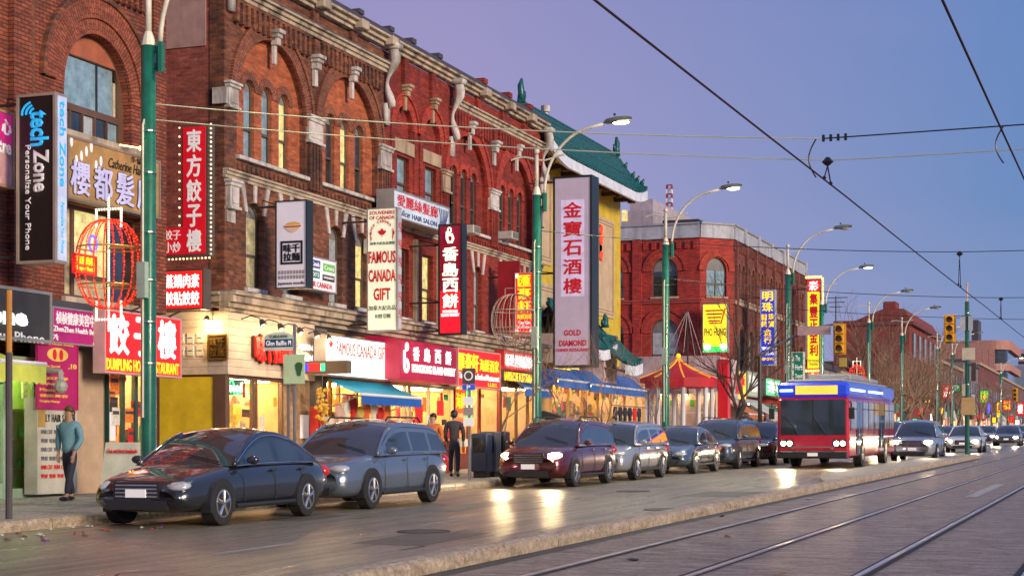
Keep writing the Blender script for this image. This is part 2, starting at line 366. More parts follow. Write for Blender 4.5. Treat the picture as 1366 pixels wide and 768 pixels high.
def blade_sign(name, label, xl, xr, xs, yt, yb, Lin, face, frame=SIGNFR, ft=.05, cat='sign', brackets=(), sideface=None, Lwall=20):
    """a box sign sticking out from the front, its broad face towards the camera"""
    g = Sign(); s0 = S(xl, Lin); Lo = LL(xr, s0); th = max(.12, S(xs, Lo) - s0)
    d = D(s0, Lo); g.z0, g.z1 = HC + (YH - yb) * d / FP, HC + (YH - yt) * d / FP
    g.fr = Fr(s0, Lin, 0, -1); g.u0, g.u1 = 0, Lin - Lo; g.s0 = s0; g.Lo = Lo; g.th = th
    g.t = thing(name, label, cat, (s0, (Lin + Lo) / 2, g.z0))
    fbox(g.fr, 'housing', frame, g.t, 0, g.u1, g.z0, g.z1, -th + .012, -.012)
    fbox(g.fr, 'face', face, g.t, ft, g.u1 - ft, g.z0 + ft, g.z1 - ft, -.011, .006)
    m = [(0, g.u1, g.z0, g.z0 + ft, -.012, .035), (0, g.u1, g.z1 - ft, g.z1, -.012, .035), (0, ft, g.z0 + ft, g.z1 - ft, -.012, .035), (g.u1 - ft, g.u1, g.z0 + ft, g.z1 - ft, -.012, .035)]
    fbox(g.fr, 'rim', frame, g.t, *m)
    if sideface is not None:
        g.side = Fr(s0, Lo, 1, 0)
        fbox(g.side, 'side_face', sideface, g.t, .04, th - .04, g.z0 + .05, g.z1 - .05, 0.001, .012)
    for z in brackets:
        zz = g.z0 + (g.z1 - g.z0) * z; m = MB()
        m.tube([(s0 + th / 2, Lwall + .02, zz), (s0 + th / 2, Lin - .01, zz)], .03); m.build('bracket', DKSTEEL, g.t)
        m = MB(); m.tube([(s0 + th / 2 + .5, Lwall + .02, zz + .25), (s0 + th / 2, Lin - .05, zz)], .016, 5); m.build('bracket_stay', DKSTEEL, g.t)
    g.o = .012; return g
def bulbs(parent, pts, r=.03, mat=WARM, name='light_bulb'):
    m = MB()
    for p in pts: m.ball(p, r, 5, 3)
    return m.build(name, mat, parent, kind='stuff')
def lerp(a, b, t): return a + (b - a) * t
def ptsline(a, b, n): return [tuple(lerp(a[i], b[i], k / (n - 1)) for i in range(3)) for k in range(n)]
def disc_pts(uc, zc, r, n=20, rz=None): return [(uc + r * cos(2 * pi * k / n), zc + (rz or r) * sin(2 * pi * k / n)) for k in range(n)]

# ================================================================ THE SETTING
def road_mat(name, c, c2, rough, streak=(.15, 3, 1), bump=.5, cracks=0, spec=.5):
    m, nt, n, l, b = newmat(name)
    g = n.new('ShaderNodeNewGeometry'); mp = n.new('ShaderNodeMapping'); mp.inputs['Scale'].default_value = streak; l.new(g.outputs['Position'], mp.inputs[0])
    n1 = n.new('ShaderNodeTexNoise'); n1.inputs['Scale'].default_value = 1.5; n1.inputs['Detail'].default_value = 9; n1.inputs['Roughness'].default_value = .7; l.new(mp.outputs[0], n1.inputs['Vector'])
    n2 = n.new('ShaderNodeTexNoise'); n2.inputs['Scale'].default_value = 16; n2.inputs['Detail'].default_value = 8; n2.inputs['Roughness'].default_value = .8; l.new(g.outputs['Position'], n2.inputs['Vector'])
    r = n.new('ShaderNodeMapRange'); r.inputs[1].default_value = .35; r.inputs[2].default_value = .65; l.new(n1.outputs['Fac'], r.inputs[0])
    mx = n.new('ShaderNodeMix'); mx.data_type = 'RGBA'; l.new(r.outputs[0], mx.inputs[0]); mx.inputs[6].default_value = c + (1,); mx.inputs[7].default_value = c2 + (1,)
    r2 = n.new('ShaderNodeMapRange'); r2.inputs[1].default_value = .3; r2.inputs[2].default_value = .7; r2.inputs[3].default_value = .3; r2.inputs[4].default_value = 1.9; l.new(n2.outputs['Fac'], r2.inputs[0])
    v = n.new('ShaderNodeVectorMath'); v.operation = 'SCALE'; l.new(mx.outputs[2], v.inputs[0]); l.new(r2.outputs[0], v.inputs['Scale']); col = v.outputs[0]
    if cracks:
        vo = n.new('ShaderNodeTexVoronoi'); vo.feature = 'DISTANCE_TO_EDGE'; vo.inputs['Scale'].default_value = .45
        dn = n.new('ShaderNodeVectorMath'); dn.operation = 'MULTIPLY_ADD'; l.new(n1.outputs['Color'], dn.inputs[0]); dn.inputs[1].default_value = (1.2, 1.2, 1.2); l.new(g.outputs['Position'], dn.inputs[2]); l.new(dn.outputs[0], vo.inputs['Vector'])
        r3 = n.new('ShaderNodeMapRange'); r3.inputs[1].default_value = .0; r3.inputs[2].default_value = .012; r3.inputs[3].default_value = cracks; r3.inputs[4].default_value = 0; l.new(vo.outputs['Distance'], r3.inputs[0])
        m4 = n.new('ShaderNodeMix'); m4.data_type = 'RGBA'; l.new(r3.outputs[0], m4.inputs[0]); l.new(col, m4.inputs[6]); m4.inputs[7].default_value = (.012, .011, .01, 1); col = m4.outputs[2]
    l.new(col, b.inputs['Base Color'])
    rr = n.new('ShaderNodeMapRange'); rr.inputs[3].default_value = rough + .12; rr.inputs[4].default_value = rough - .12; l.new(r.outputs[0], rr.inputs[0]); l.new(rr.outputs[0], b.inputs['Roughness'])
    b.inputs['Specular IOR Level'].default_value = spec
    bp = n.new('ShaderNodeBump'); bp.inputs['Strength'].default_value = bump; bp.inputs['Distance'].default_value = .01; l.new(n2.outputs['Fac'], bp.inputs['Height']); l.new(bp.outputs[0], b.inputs['Normal'])
    MAT[name] = m; return m
ASPH = road_mat('asphalt', (.13, .108, .075), (.23, .195, .14), .36, (.12, 2.2, 1), .7, .75)
BED = road_mat('track_concrete', (.18, .125, .085), (.31, .23, .16), .48, (5, 1.6, 1), 1.0, .9)
CONC = road_mat('pavement_concrete', (.26, .24, .20), (.36, .33, .28), .7, (1, 1, 1), .4, .3)
KERB = road_mat('kerb_concrete', (.25, .19, .125), (.40, .32, .225), .6, (1.5, 6, 6), .6)
def sheet(name, pts, dz, mat, parent=None, kind='structure', sub=1):
    m = MB(); m.quad(*[(s, L, gz(s) + dz) for s, L in pts]); return m.build(name, mat, parent, kind=kind)
def slab(name, pts, z0, z1, mat, parent=None, kind='structure', bevel=0):
    m = MB(); n = len(pts); m.v = [(s, L, gz(s) + z0) for s, L in pts] + [(s, L, gz(s) + z1) for s, L in pts]
    m.f = [tuple(range(n, 2 * n)), tuple(range(n))[::-1]] + [(i, (i + 1) % n, n + (i + 1) % n, n + i) for i in range(n)]
    return m.build(name, mat, parent, kind=kind, bevel=bevel)
sheet('ground', [(-200, -300), (3000, -300), (3000, 700), (-200, 700)], -.03, M('ground_dirt', (.10, .09, .08), .9))
SIS = S(1300, 6.7)
sheet('road', [(-60, 6.6), (900, 6.6), (900, 15.2), (-60, 15.2)], 0, ASPH)
sheet('track_bed', [(-60, -6.0), (900, -6.0), (900, 6.62), (-60, 6.62)], .003, BED)
sheet('road_opposite', [(-60, -16.0), (900, -16.0), (900, -6.02), (-60, -6.02)], 0, ASPH)
slab('pavement_opposite', [(-60, -21), (900, -21), (900, -16), (-60, -16)], -.1, .15, CONC)
# pavement with the bulge at the corner (near end), then the parking lane
B0 = S(62, 12.7)
bul = [(-60, 12.7), (B0 - 1.6, 12.7)] + [(B0 - 1.6 + 1.6 * sin(a), 14.3 - 1.6 * cos(a)) for a in [k * pi / 16 for k in range(1, 9)]] + [(B0 + .2, 14.6), (B0 + .6, 14.9)]
pv = bul + [(900, 14.9), (900, 34), (-60, 34)]
slab('pavement', [(s, L + .18) if L < 15 else (s, L) for s, L in bul] + [(900, 15.08), (900, 34), (-60, 34)], -.1, .15, CONC)
KN = 0
def kerb_line(pts, w, h, name='kerb_stone', step=2.4, parent=None, mat=KERB, both=False, maxn=60):
    """kerb in separate stones along a polyline"""
    seg = []; acc = []
    for a, b in zip(pts[:-1], pts[1:]):
        d = sqrt((b[0] - a[0]) ** 2 + (b[1] - a[1]) ** 2); n = max(1, round(d / step)); n = min(n, maxn)
        for k in range(n): seg.append(((lerp(a[0], b[0], k / n), lerp(a[1], b[1], k / n)), (lerp(a[0], b[0], (k + 1) / n), lerp(a[1], b[1], (k + 1) / n))))
    prof = [(0, -.1), (0, h * .55), (.02, h * .85), (.06, h), (w - .05, h + .002), (w - .012, h * .85) if both else (w, h + .002), (w, -.1)]
    for (a, b) in seg:
        d = Vector((b[0] - a[0], b[1] - a[1], 0)); l = d.length; d.normalize(); nrm = Vector((-d.y, d.x, 0)); g = .013
        m = MB(); e = R.uniform(-.006, .006)
        for t in (g, l - g):
            for (o, z) in prof: s_ = a[0] + d.x * t + nrm.x * (o + e); m.v.append((s_, a[1] + d.y * t + nrm.y * (o + e), gz(s_) + z + e * .5))
        k = len(prof); m.f = [(i, i + 1, k + i + 1, k + i) for i in range(k - 1)] + [tuple(range(k))[::-1], tuple(range(k, 2 * k)), (0, k, 2 * k - 1, k - 1)]
        m.build(name, mat, parent, smooth=False)
kb = thing('kerb', 'long kerb of concrete stones between pavement and parked cars', 'kerb', (B0, 14.9, gz(B0)))
kerb_line(bul + [(60, 14.9), (120, 14.9), (300, 14.9)], .18, .152, parent=kb, step=2.6)
# median kerb between the traffic lane and the tracks
mk = thing('median_kerb', 'low rounded tan concrete kerb between the asphalt lane and the streetcar tracks', 'kerb', (15, 6.52, gz(15)))
E1 = S(1150, 6.6); E2 = S(1300, 6.7)
kerb_line([(4, 6.52), (E2, 6.52)], .30, .17, parent=mk, step=3.1, both=True)
slab('median_island', [(E1 - 4, 6.84), (E2 - .5, 6.84), (E2, 7.0), (E2 - .4, 8.2), (E1 + 3, 8.2), (E1 - 1, 7.5)], -.05, .145, CONC, bevel=.02)
# dark tar gutter beside the kerb, worn yellow marks, patches
sheet('tar_seam', [(4, 6.30), (E2, 6.30), (E2, 6.52), (4, 6.52)], .007, M('tar', (.018, .015, .012), .5, var=.5))
# expansion joints of the track slab
jt = M('joint_dark', (.02, .017, .014), .8)
for k in range(13):
    s = 6 + k * 6.2
    for (a, b) in ((5.66, 6.28), (4.16, 5.40), (2.62, 3.90), (1.1, 2.36)):
        sheet('slab_joint', [(s, a), (s + .022, a), (s + .022, b), (s, b)], .0075, jt)
# rails with their grooves
RAILM = M('rail_steel', (.85, .70, .60), .30, .95, var=.3, sc_=2)
for i, L in enumerate((5.53, 4.03, 2.49, .99)):
    nm = ['rail nearest the low kerb', 'second rail from the low kerb', 'third rail from the low kerb', 'rail farthest from the low kerb'][i]
    rl = thing('rail', 'polished steel streetcar rail set in the roadway, ' + nm, 'rail', (0, L, gz(0)), 'streetcar rails set in the street')
    m = MB(); m.hexa([(-40, L - .035, gz(-40) - .02), (900, L - .035, gz(900) - .02), (900, L + .035, gz(900) - .02), (-40, L + .035, gz(-40) - .02), (-40, L - .03, gz(-40) + .018), (900, L - .03, gz(900) + .018), (900, L + .03, gz(900) + .018), (-40, L + .03, gz(-40) + .018)]); m.build('rail_head', RAILM, rl)
    sg = 1 if i in (1, 3) else -1
    m = MB(); a, b = sorted((L + sg * .036, L + sg * .105)); m.quad((-40, a, gz(-40) + .009), (900, a, gz(900) + .009), (900, b, gz(900) + .009), (-40, b, gz(-40) + .009)); m.build('groove', jt, rl)
    m = MB(); a, b = sorted((L - sg * .036, L - sg * .075)); m.quad((-40, a, gz(-40) + .0085), (900, a, gz(900) + .0085), (900, b, gz(900) + .0085), (-40, b, gz(-40) + .0085)); m.build('groove', jt, rl)
ym = M('worn_yellow_mark', (.26, .17, .05), .7, var=.6, sc_=6)
for x0, y0, x1 in ((838, 745, 868), (905, 722, 925), (985, 690, 1010), (1035, 672, 1052)):
    k = 3.2; s0 = S(x0, k); s1 = S(x1, k); sheet('yellow_mark', [(s0, k), (s1, k), (s1, k + .07), (s0, k + .07)], .0072, ym)
wm = M('worn_white_mark', (.42, .41, .38), .7, var=.5, sc_=6)
for k in range(9):
    s = 17 + k * 6.0; sheet('lane_mark', [(s, 9.9), (s + 2.2, 9.9), (s + 2.2, 10.0), (s, 10.0)], .004, wm)
sheet('worn_patch', [(S(1290, 3.2), 3.0), (S(1330, 3.2), 3.0), (S(1330, 3.2), 3.25), (S(1290, 3.2), 3.25)], .0078, wm)
for k in range(22):
    s = 20 + k * 2.4; sheet('pavement_joint', [(s, 15.1), (s + .02, 15.1), (s + .02, 19.9), (s, 19.9)], .153, jt)
for L in (13.6, 16.4, 18.2): sheet('pavement_joint', [(8 if L < 14 else 8, L), (B0 - 1 if L < 14 else 110, L), (B0 - 1 if L < 14 else 110, L + .02), (8, L + .02)], .153, jt)
for i, (s_, L_, a_, b_) in enumerate(((19, 8.2, 2.6, 1.1), (27, 11.0, 4.2, .9), (34, 7.6, 3.0, 1.4), (42, 9.4, 5.0, 1.2), (23.5, 12.2, 2.0, .8), (55, 8.4, 4, 1.3))):
    sheet('asphalt_patch', [(s_, L_), (s_ + a_, L_ + .08), (s_ + a_ - .1, L_ + b_), (s_ + .12, L_ + b_ - .06)], .0035, (M('patch_dark', (.105, .088, .064), .5, var=.45, bump=.5), M('patch_pale', (.20, .175, .13), .5, var=.35, bump=.5))[i % 2])
for i, (s_, L_, lab) in enumerate(((21.6, 9.3, 'round iron manhole cover in the lane before the charcoal sedan'), (36.5, 10.6, 'round iron manhole cover in the lane before the dark red suv'), (28.5, 7.7, 'round iron manhole cover close to the low median kerb'))):
    t = thing('manhole_cover', lab, 'manhole cover', (s_, L_, gz(s_)), 'manhole covers'); m = MB(); m.v = [(s_ + .34 * cos(a), L_ + .34 * sin(a), gz(s_ + .34 * cos(a)) + .006) for a in [k * pi / 12 for k in range(24)]]; m.f = [tuple(range(24))]; m.build('cover', DKSTEEL, t)
    m = MB(); m.tube([(s_ + .37 * cos(a), L_ + .37 * sin(a), gz(s_ + .37 * cos(a))) for a in [k * pi / 12 for k in range(25)]], .014, 4); m.build('rim', DKSTEEL, t)
TARL = M('tar', (.02, .018, .014), .45)
for k in range(16):
    s_ = 14 + k * 3.6 + R.uniform(-1, 1); L0_ = R.uniform(7.2, 12); pts = [(s_ + i * .35 + R.gauss(0, .08), L0_ + i * R.uniform(-.12, .3)) for i in range(R.randrange(4, 10))]; m = MB()
    m.v = [p for a, b in pts for p in ((a, b - .02, gz(a) + .0042), (a + .01, b + .02, gz(a) + .0042))]; m.f = [(2 * i, 2 * i + 2, 2 * i + 3, 2 * i + 1) for i in range(len(pts) - 1)]; m.build('tar_line', TARL, kind='structure')
# litter in the gutter and on the tracks
LC = [M('litter_white', (.5, .5, .48)), M('litter_brown', (.2, .1, .05)), M('litter_black', (.01, .01, .01), .3), M('litter_purple', (.2, .08, .35)), M('litter_red', (.4, .03, .03))]
def litter(x, y, L, r, mi, dz, lab, H=.02):
    s = S(x, L); m = MB(); n = 7; pts = [(s + r * cos(2 * pi * k / n) * R.uniform(.5, 1.2), L + r * sin(2 * pi * k / n) * R.uniform(.5, 1.2), gz(s) + dz + H * R.uniform(.2, 1.3)) for k in range(n)]
    c = (s, L, gz(s) + dz + H * 1.7)
    for k in range(n): m.quad(pts[k], pts[(k + 1) % n], c)
    b = (s, L, gz(s) + dz)
    for k in range(n): m.quad(pts[(k + 1) % n], pts[k], b)
    tag(m.build('litter', LC[mi]), lab, 'litter', 'litter on the street')
for (x, y, L, r, mi, lab) in ((1079, 659, 6.05, .09, 0, 'crumpled white paper scrap beside the low median kerb'), (843, 749, 5.1, .08, 2, 'flattened black scrap between the first two rails'),
        (970, 705, 5.0, .05, 1, 'small brown scrap of litter between the first two rails'), (1297, 647, 3.3, .09, 0, 'small white scrap lying beyond the second rail'),
        (963, 686, 6.2, .07, 2, 'dark leaf scrap against the low median kerb')):
    litter(x, y, L, r, mi, .004, lab)
for k in range(30):
    s = B0 + R.uniform(.4, 3.8); r = R.uniform(.015, .05); L = R.uniform(13.2, 14.8); m = MB(); a = R.uniform(0, 6)
    zz = gz(s) + .006; m.hexa([(s - r, L - r * .6, zz), (s + r, L - r * .5, zz), (s + r * .8, L + r, zz), (s - r, L + r * .5, zz)] + [(s - r, L - r * .6, zz + .02), (s + r, L - r * .5, zz + .012), (s + r * .8, L + r, zz + .03), (s - r, L + r * .5, zz + .012)])
    tag(m.build('litter', LC[R.choice((0, 0, 1, 1, 3, 4))]), 'scrap of paper or leaf litter in the gutter before the first parked car', 'litter', 'litter in the gutter')

# ================================================================ BUILDINGS
def capital_block(fr, par, u0, u1, z0, z1, o=.10, mat=STONEW, name='capital_block'):
    h = z1 - z0
    m = MB()
    fr.box(m, u0, u1, z0 + h * .10, z1 - h * .22, -.02, o); fr.box(m, u0 - .03, u1 + .03, z1 - h * .22, z1 - h * .1, -.02, o + .04); fr.box(m, u0 - .06, u1 + .06, z1 - h * .1, z1, -.02, o + .08); fr.box(m, u0 + .07, u1 - .07, z0 + h * .2, z1 - h * .32, o, o + .02)
    fr.box(m, u0 - .04, u1 + .04, z0, z0 + h * .10, -.02, o + .05)
    return m.build(name, mat, par, bevel=.012)
def console(fr, par, u, z1, h, w=.2, mat=STONEW, name='keystone', o=.2):
    m = MB()
    fr.box(m, u - w * .75, u + w * .75, z1 - h * .12, z1, 0, o + .1); fr.box(m, u - w * .6, u + w * .6, z1 - h * .24, z1 - h * .12, 0, o + .04)
    fr.box(m, u - w * .45, u + w * .45, z1 - h * .45, z1 - h * .24, 0, o); fr.box(m, u - w * .3, u + w * .3, z1 - h, z1 - h * .45, 0, o * .55)
    return m.build(name, mat, par, bevel=.015)
def scroll_bracket(fr, par, u, z0, z1, mat=STONEW):
    m = MB(); h = z1 - z0; pts = []; rr = []
    for k in range(15):
        t = k / 14; pts.append(fr.p(u, z1 - h * t, .20 + .16 * sin(t * 2.2 * pi + .4) * (1 - t * .5))); rr.append(.135 * (1 - .5 * t) + .045 * sin(t * 9))
    m.tube(pts, rr, 8); fr.box(m, u - .22, u + .22, z1 - .02, z1 + .12, 0, .5); fr.box(m, u - .12, u + .12, z0 - .5, z0 + .1, 0, .14)
    return m.build('scroll_bracket', mat, par, smooth=True)
def corbels(fr, par, u0, u1, z0, z1, mat, step=.24, w=.11, o=.11):
    m = MB(); n = int((u1 - u0) / step)
    for k in range(n): a = u0 + (k + .5) * (u1 - u0) / n; fr.box(m, a - w / 2, a + w / 2, z0, z1, -.01, o)
    return m.build('corbel_table', mat, par, kind='stuff')
def cornice(fr, name, par, u0, u1, lay, mat, kind=None):
    m = MB()
    for (z0, z1, o) in lay: fr.box(m, u0, u1, z0, z1 - .002, -.05, o)
    return m.build(name, mat, par, bevel=.01)
def wedge(fr, par, u, z0, z1, lean, w=.17, mat=STONEW):
    m = MB(); m.hexa([fr.p(u - w * .35, z0, .035), fr.p(u + w * .35, z0, .035), fr.p(u + w * .35, z0, -.02), fr.p(u - w * .35, z0, -.02), fr.p(u + lean - w * .6, z1, .035), fr.p(u + lean + w * .6, z1, .035), fr.p(u + lean + w * .6, z1, -.02), fr.p(u + lean - w * .6, z1, -.02)])
    m.build('wedge_stone', mat, par)
def low_window(fr, b, uc, w, z0, z1, glass, arch, brm, wed=True, mid=.45):
    """second-storey window with pale wedge stones fanning out over its curved head"""
    op = window(fr, b, uc, w, z0, z1, glass, arch=arch, mid=mid, dep=.2)
    if wed:
        wedge(fr, b, uc, z1 + .01, z1 + .58, 0, .15)
        wedge(fr, b, uc - w * .5 - .02, z1 - arch * .75, z1 + .55, -.22, .17); wedge(fr, b, uc + w * .5 + .02, z1 - arch * .75, z1 + .55, .22, .17)
    return op
def block_section(b, u0, u1, bays, wall, archm, recess, glassf, ztop=13.2, lowglass=None, deep=11, lows=()):
    """three-storey Victorian front: bays = [(centre, radius)]"""
    fr = FAC; holes = []; z_sp = 9.72
    for (uc, r) in bays:
        holes.append(archp(uc, 2 * r, 8.40, z_sp, r * 1.0, 22))
    for (uc, w, z0, z1, arch, gl) in lows:
        holes.append(low_window(fr, b, uc, w, z0, z1, gl, arch, wall) if arch else window(fr, b, uc, w, z0, z1, gl, dep=.2))
    plate(fr, 'front_wall', rect(u0, u1, 4.72, 12.72), holes, -.3, 0, wall, b)
    for i, (uc, r) in enumerate(bays):
        wh = []
        for j, du in enumerate((-.9, 0, .9)):
            du *= r / 1.78
            wh.append(window(fr_rec, b, uc + du, .52, 8.45, 10.36, glassf[i][j], arch=.26, mid=.42, dep=.12, sill=False, t=.05))
        plate(fr_rec, 'recessed_wall', archp(uc, 2 * r - .02, 8.41, z_sp, r - .01, 22), wh, -.14, 0, recess, b)
        for j, du in enumerate((-.9, 0, .9)):
            du *= r / 1.78; ring(fr_rec, 'window_arch', uc + du, 10.10, .262, .46, 0, .03, archm, b, n=10)
        ring(fr, 'brick_arch', uc, z_sp, r - .012, r + .30, -.05, .05, archm, b)
        ring(fr, 'brick_arch', uc, z_sp, r + .31, r + .42, -.05, .09, archm, b)
        fbox(fr, 'sill_course', STONEW, b, uc - r - .05, uc + r + .05, 8.30, 8.395, -.2, .12, bevel=.01)
    # side walls, back, roof
    return holes
fr_rec = Fr(0, 20.16, 1, 0)

# ---------------- near left building
b1 = thing('brick_building', 'rust brick building with a large arched window at the near left', 'building', (22, 20, 0))
U1 = 31.95
c1 = 29.58; zs1 = 8.72
big = archp(c1, 2.44, 7.80, zs1, 1.22, 26)
lowu0, lowu1 = S(86, 20), S(190, 20)
plate(FAC, 'front_wall', rect(14, U1, 4.35, 14.6), [big, rect(lowu0, lowu1, 4.47, 6.36)], -.35, 0, BR_B1, b1)
ring(FAC, 'brick_arch', c1, zs1, 1.205, 1.52, -.25, .02, BR_B1U, b1, n=34)
ring(FAC, 'brick_arch', c1, zs1, 1.515, 1.92, -.05, .07, BR_B1U, b1, n=34)
ring(FAC, 'drip_course', c1, zs1, 1.92, 2.02, -.05, .12, BR_BRN, b1, n=34)
for sg in ():
    fbox(FAC, 'arch_pier', BR_B1, b1, c1 + sg * 1.22 - (0 if sg > 0 else .3), c1 + sg * 1.22 + (.3 if sg > 0 else 0), 7.2, zs1 - .002, -.2, .02)
wf = plate(FAC, 'arched_window', archp(c1, 2.44, 7.80, zs1, 1.22, 26), [rect(c1 - 1.1, c1 + 1.08, 7.88, 8.28), [(c1 - .88, 8.42), (c1 + 1.02, 8.42), (c1 + 1.02, 9.15), (c1 + .95, 9.40), (c1 - .88, 9.40)], [(c1 - 1.14, 8.42), (c1 - .95, 8.42), (c1 - .95, 9.30), (c1 - 1.08, 9.12), (c1 - 1.14, 8.9)]], -.30, -.22, WINB, b1)
fbox(FAC, 'pane', G_PALE, wf, c1 - 1.13, c1 - .96, 8.43, 9.10, -.29, -.275)
fbox(FAC, 'pane', G_SKY, wf, c1 - .87, c1 + .28, 8.43, 9.39, -.29, -.275); fbox(FAC, 'pane', G_SKY, wf, c1 + .32, c1 + .9, 8.43, 9.39, -.29, -.275)
fbox(FAC, 'mullion', M('window_metal_dark', (.05, .06, .07), .4, .5), wf, c1 + .28, c1 + .32, 8.42, 9.4, -.285, -.24)
fbox(FAC, 'curtain', M('cream_curtain', (.5, .45, .34), .8, var=.4, sc_=9), wf, c1 + .92, c1 + 1.01, 8.43, 9.15, -.29, -.27)
for k in range(5):
    a = c1 - 1.09 + k * .434; fbox(FAC, 'pane', (G_SKY, G_DARK, G_PALE, G_DARK, G_SKY)[k], wf, a, a + .40, 7.89, 8.27, -.29 + .02 * (k % 2), -.275 + .02 * (k % 2))
    fbox(FAC, 'mullion', WINB, wf, a + .40, a + .434, 7.88, 8.28, -.285, -.21)
plate(FAC, 'tympanum_panel', [(c1 + 1.13 * cos(a), zs1 + 1.13 * sin(a)) for a in [.66 + k * (pi - 1.32) / 16 for k in range(17)]], [], -.219, -.20, M('tympanum_paint', (.42, .12, .06), .7, dirt=.2), b1)
fbox(FAC, 'sill', STONE, b1, c1 - 1.3, c1 + 1.5, 7.62, 7.79, -.2, .1)
# lower wide window, lit
lw = plate(FAC, 'wide_window', rect(lowu0, lowu1, 4.47, 6.36), [rect(lowu0 + .06, lowu0 + .52, 4.55, 6.28), rect(lowu0 + .62, lowu1 - 1.0, 5.0, 6.28), rect(lowu0 + .62, lowu1 - 1.0, 4.55, 4.9), rect(lowu1 - .92, lowu1 - .06, 4.55, 6.28)], -.28, -.2, WINB, b1)
fbox(FAC, 'pane', G_LITD, lw, lowu0 + .05, lowu0 + .53, 4.54, 6.29, -.27, -.25)
fbox(FAC, 'pane', G_LIT, lw, lowu0 + .61, lowu1 - .99, 4.99, 6.29, -.27, -.25); fbox(FAC, 'pane', G_LITD, lw, lowu0 + .61, lowu1 - .99, 4.54, 4.91, -.27, -.25)
fbox(FAC, 'pane', G_DARK, lw, lowu1 - .93, lowu1 - .05, 4.54, 6.29, -.27, -.25)
fbox(FAC, 'sill', STONE, b1, lowu0 - .1, lowu1 + .1, 4.36, 4.465, -.2, .1)
for (u0, u1) in ((24.6, 25.0), (26.6, 27.15), (31.45, 31.94)): fbox(FAC, 'pilaster', BR_B1, b1, u0, u1, 4.36, 14.6, 0, .14)
fbox(FAC, 'pilaster', BR_BRN, b1, 27.15, 27.36, 4.36, 14.6, 0, .05)
corbels(FAC, b1, 28.6, 31.4, 10.75, 11.3, BR_B1, .2, .09)
fbox(FAC, 'string_course', BR_B1, b1, 27.4, 31.4, 11.3, 11.5, 0, .12)
mm = MB(); mm.box(14, U1, 20.36, 31, 4.35, 14.6); mm.box(14, 28.9, 20.8, 31, -.2, 4.34); mm.box(U1 - .45, U1, 20.1, 31, -.2, 4.34); mm.build('body_wall', BR_B1, b1)
fbox(FAC, 'flashing', ROOFD, b1, 14, S(140, 20), 4.18, 4.34, -.1, .25)

# ---------------- Victorian block: brown part
b2 = thing('victorian_brick_building', 'brown brick Victorian block with two wide brick arches over triple windows', 'building', (34.71, 20, 0))
wing = [(37.02, 1.76), (41.4, 1.76)]
b2u0, b2u1 = 34.71, 43.60
lows = [(35.98 + .15, .85, 5.30, 7.36, .34, G_LITD), (38.0, .8, 5.30, 7.36, .34, G_SKY), (40.55, .8, 5.30, 7.36, .34, G_PALE), (42.15, .8, 5.30, 7.36, .34, G_LIT)]
block_section(b2, b2u0, b2u1, wing, BR_BRN, BR_ARCH, BR_ORG, [(G_SKY, G_SKY, G_LIT), (G_DARK, G_LIT, G_DARK)], lows=lows)
capital_block(FAC, b2, 34.74, 35.20, 9.42, 10.05); capital_block(FAC, b2, 38.83, 39.62, 9.30, 10.02); capital_block(FAC, b2, 43.22, 43.95, 9.30, 10.0)
for (a, b) in ((38.86, 39.60), (43.25, 43.9)):
    for k in range(4): w_ = (b - a) / 4; fbox(FAC, 'ribbed_pilaster', BR_BRN, b2, a + k * w_ + .03, a + (k + 1) * w_ - .03, 8.1, 9.28, 0, .09)
for u, z, h in ((37.02, 11.75, .85), (41.4, 11.75, .85)): console(FAC, b2, u, z, h)
console(FAC, b2, 39.22, 11.6, .8, .26, name='bracket_cap')
fbox(FAC, 'pilaster', BR_BRN, b2, 39.08, 39.38, 11.6, 12.0, 0, .13)
capital_block(FAC, b2, 34.74, 35.15, 7.05, 7.75, .14); fbox(FAC, 'white_corner_stone', STONEW, b2, 34.72, 35.12, 6.75, 7.05, 0, .05)
cornice(FAC, 'string_course', b2, b2u0 - .04, b2u1, [(7.78, 7.86, .05), (7.86, 7.94, .09), (7.94, 8.0, .14)], STONE)
corbels(FAC, b2, 35.2, 38.8, 8.06, 8.2, BR_BRN, .22, .12, .05); corbels(FAC, b2, 39.7, 43.2, 8.06, 8.2, BR_BRN, .22, .12, .05)
for (a, b) in ((35.0, 38.95), (39.5, 43.3)):
    corbels(FAC, b2, a, b, 11.5, 11.98, BR_BRN, .25, .13, .13); fbox(FAC, 'corbel_band', BR_BRN, b2, a, b, 11.98, 12.05, 0, .13)
for k, u in enumerate((34.74, 36.9, 39.0, 41.3)): fbox(FAC, 'frieze_pilaster', BR_BRN, b2, u, u + .34, 12.34, 12.74, 0, .12)
cornice(FAC, 'stone_band', b2, b2u0 - .06, b2u1, [(12.06, 12.16, .14), (12.16, 12.26, .2), (12.26, 12.32, .28)], STONE)
cornice(FAC, 'flashing', b2, b2u0 - .06, b2u1, [(12.325, 12.345, .3)], M('lead_flashing', (.30, .32, .36), .4, .4))
cornice(FAC, 'top_cornice', b2, b2u0 - .06, b2u1, [(12.76, 12.86, .16), (12.86, 12.97, .26), (12.97, 13.04, .38)], STONE)
cornice(FAC, 'parapet_cap', b2, b2u0 - .06, b2u1, [(13.05, 13.2, .30)], ROOFD)
for u in (36.9, 39.0, 41.3, 43.3): fbox(FAC, 'cornice_block', ROOFD, b2, u, u + .3, 13.2, 13.32, -.1, .34); fbox(FAC, 'cornice_block', STONE, b2, u - .05, u + .4, 12.78, 13.03, .2, .46, bevel=.02)
scroll_bracket(FAC, b2, 43.62, 11.1, 12.75); scroll_bracket(FAC, b2, 34.86, 12.2, 13.1)
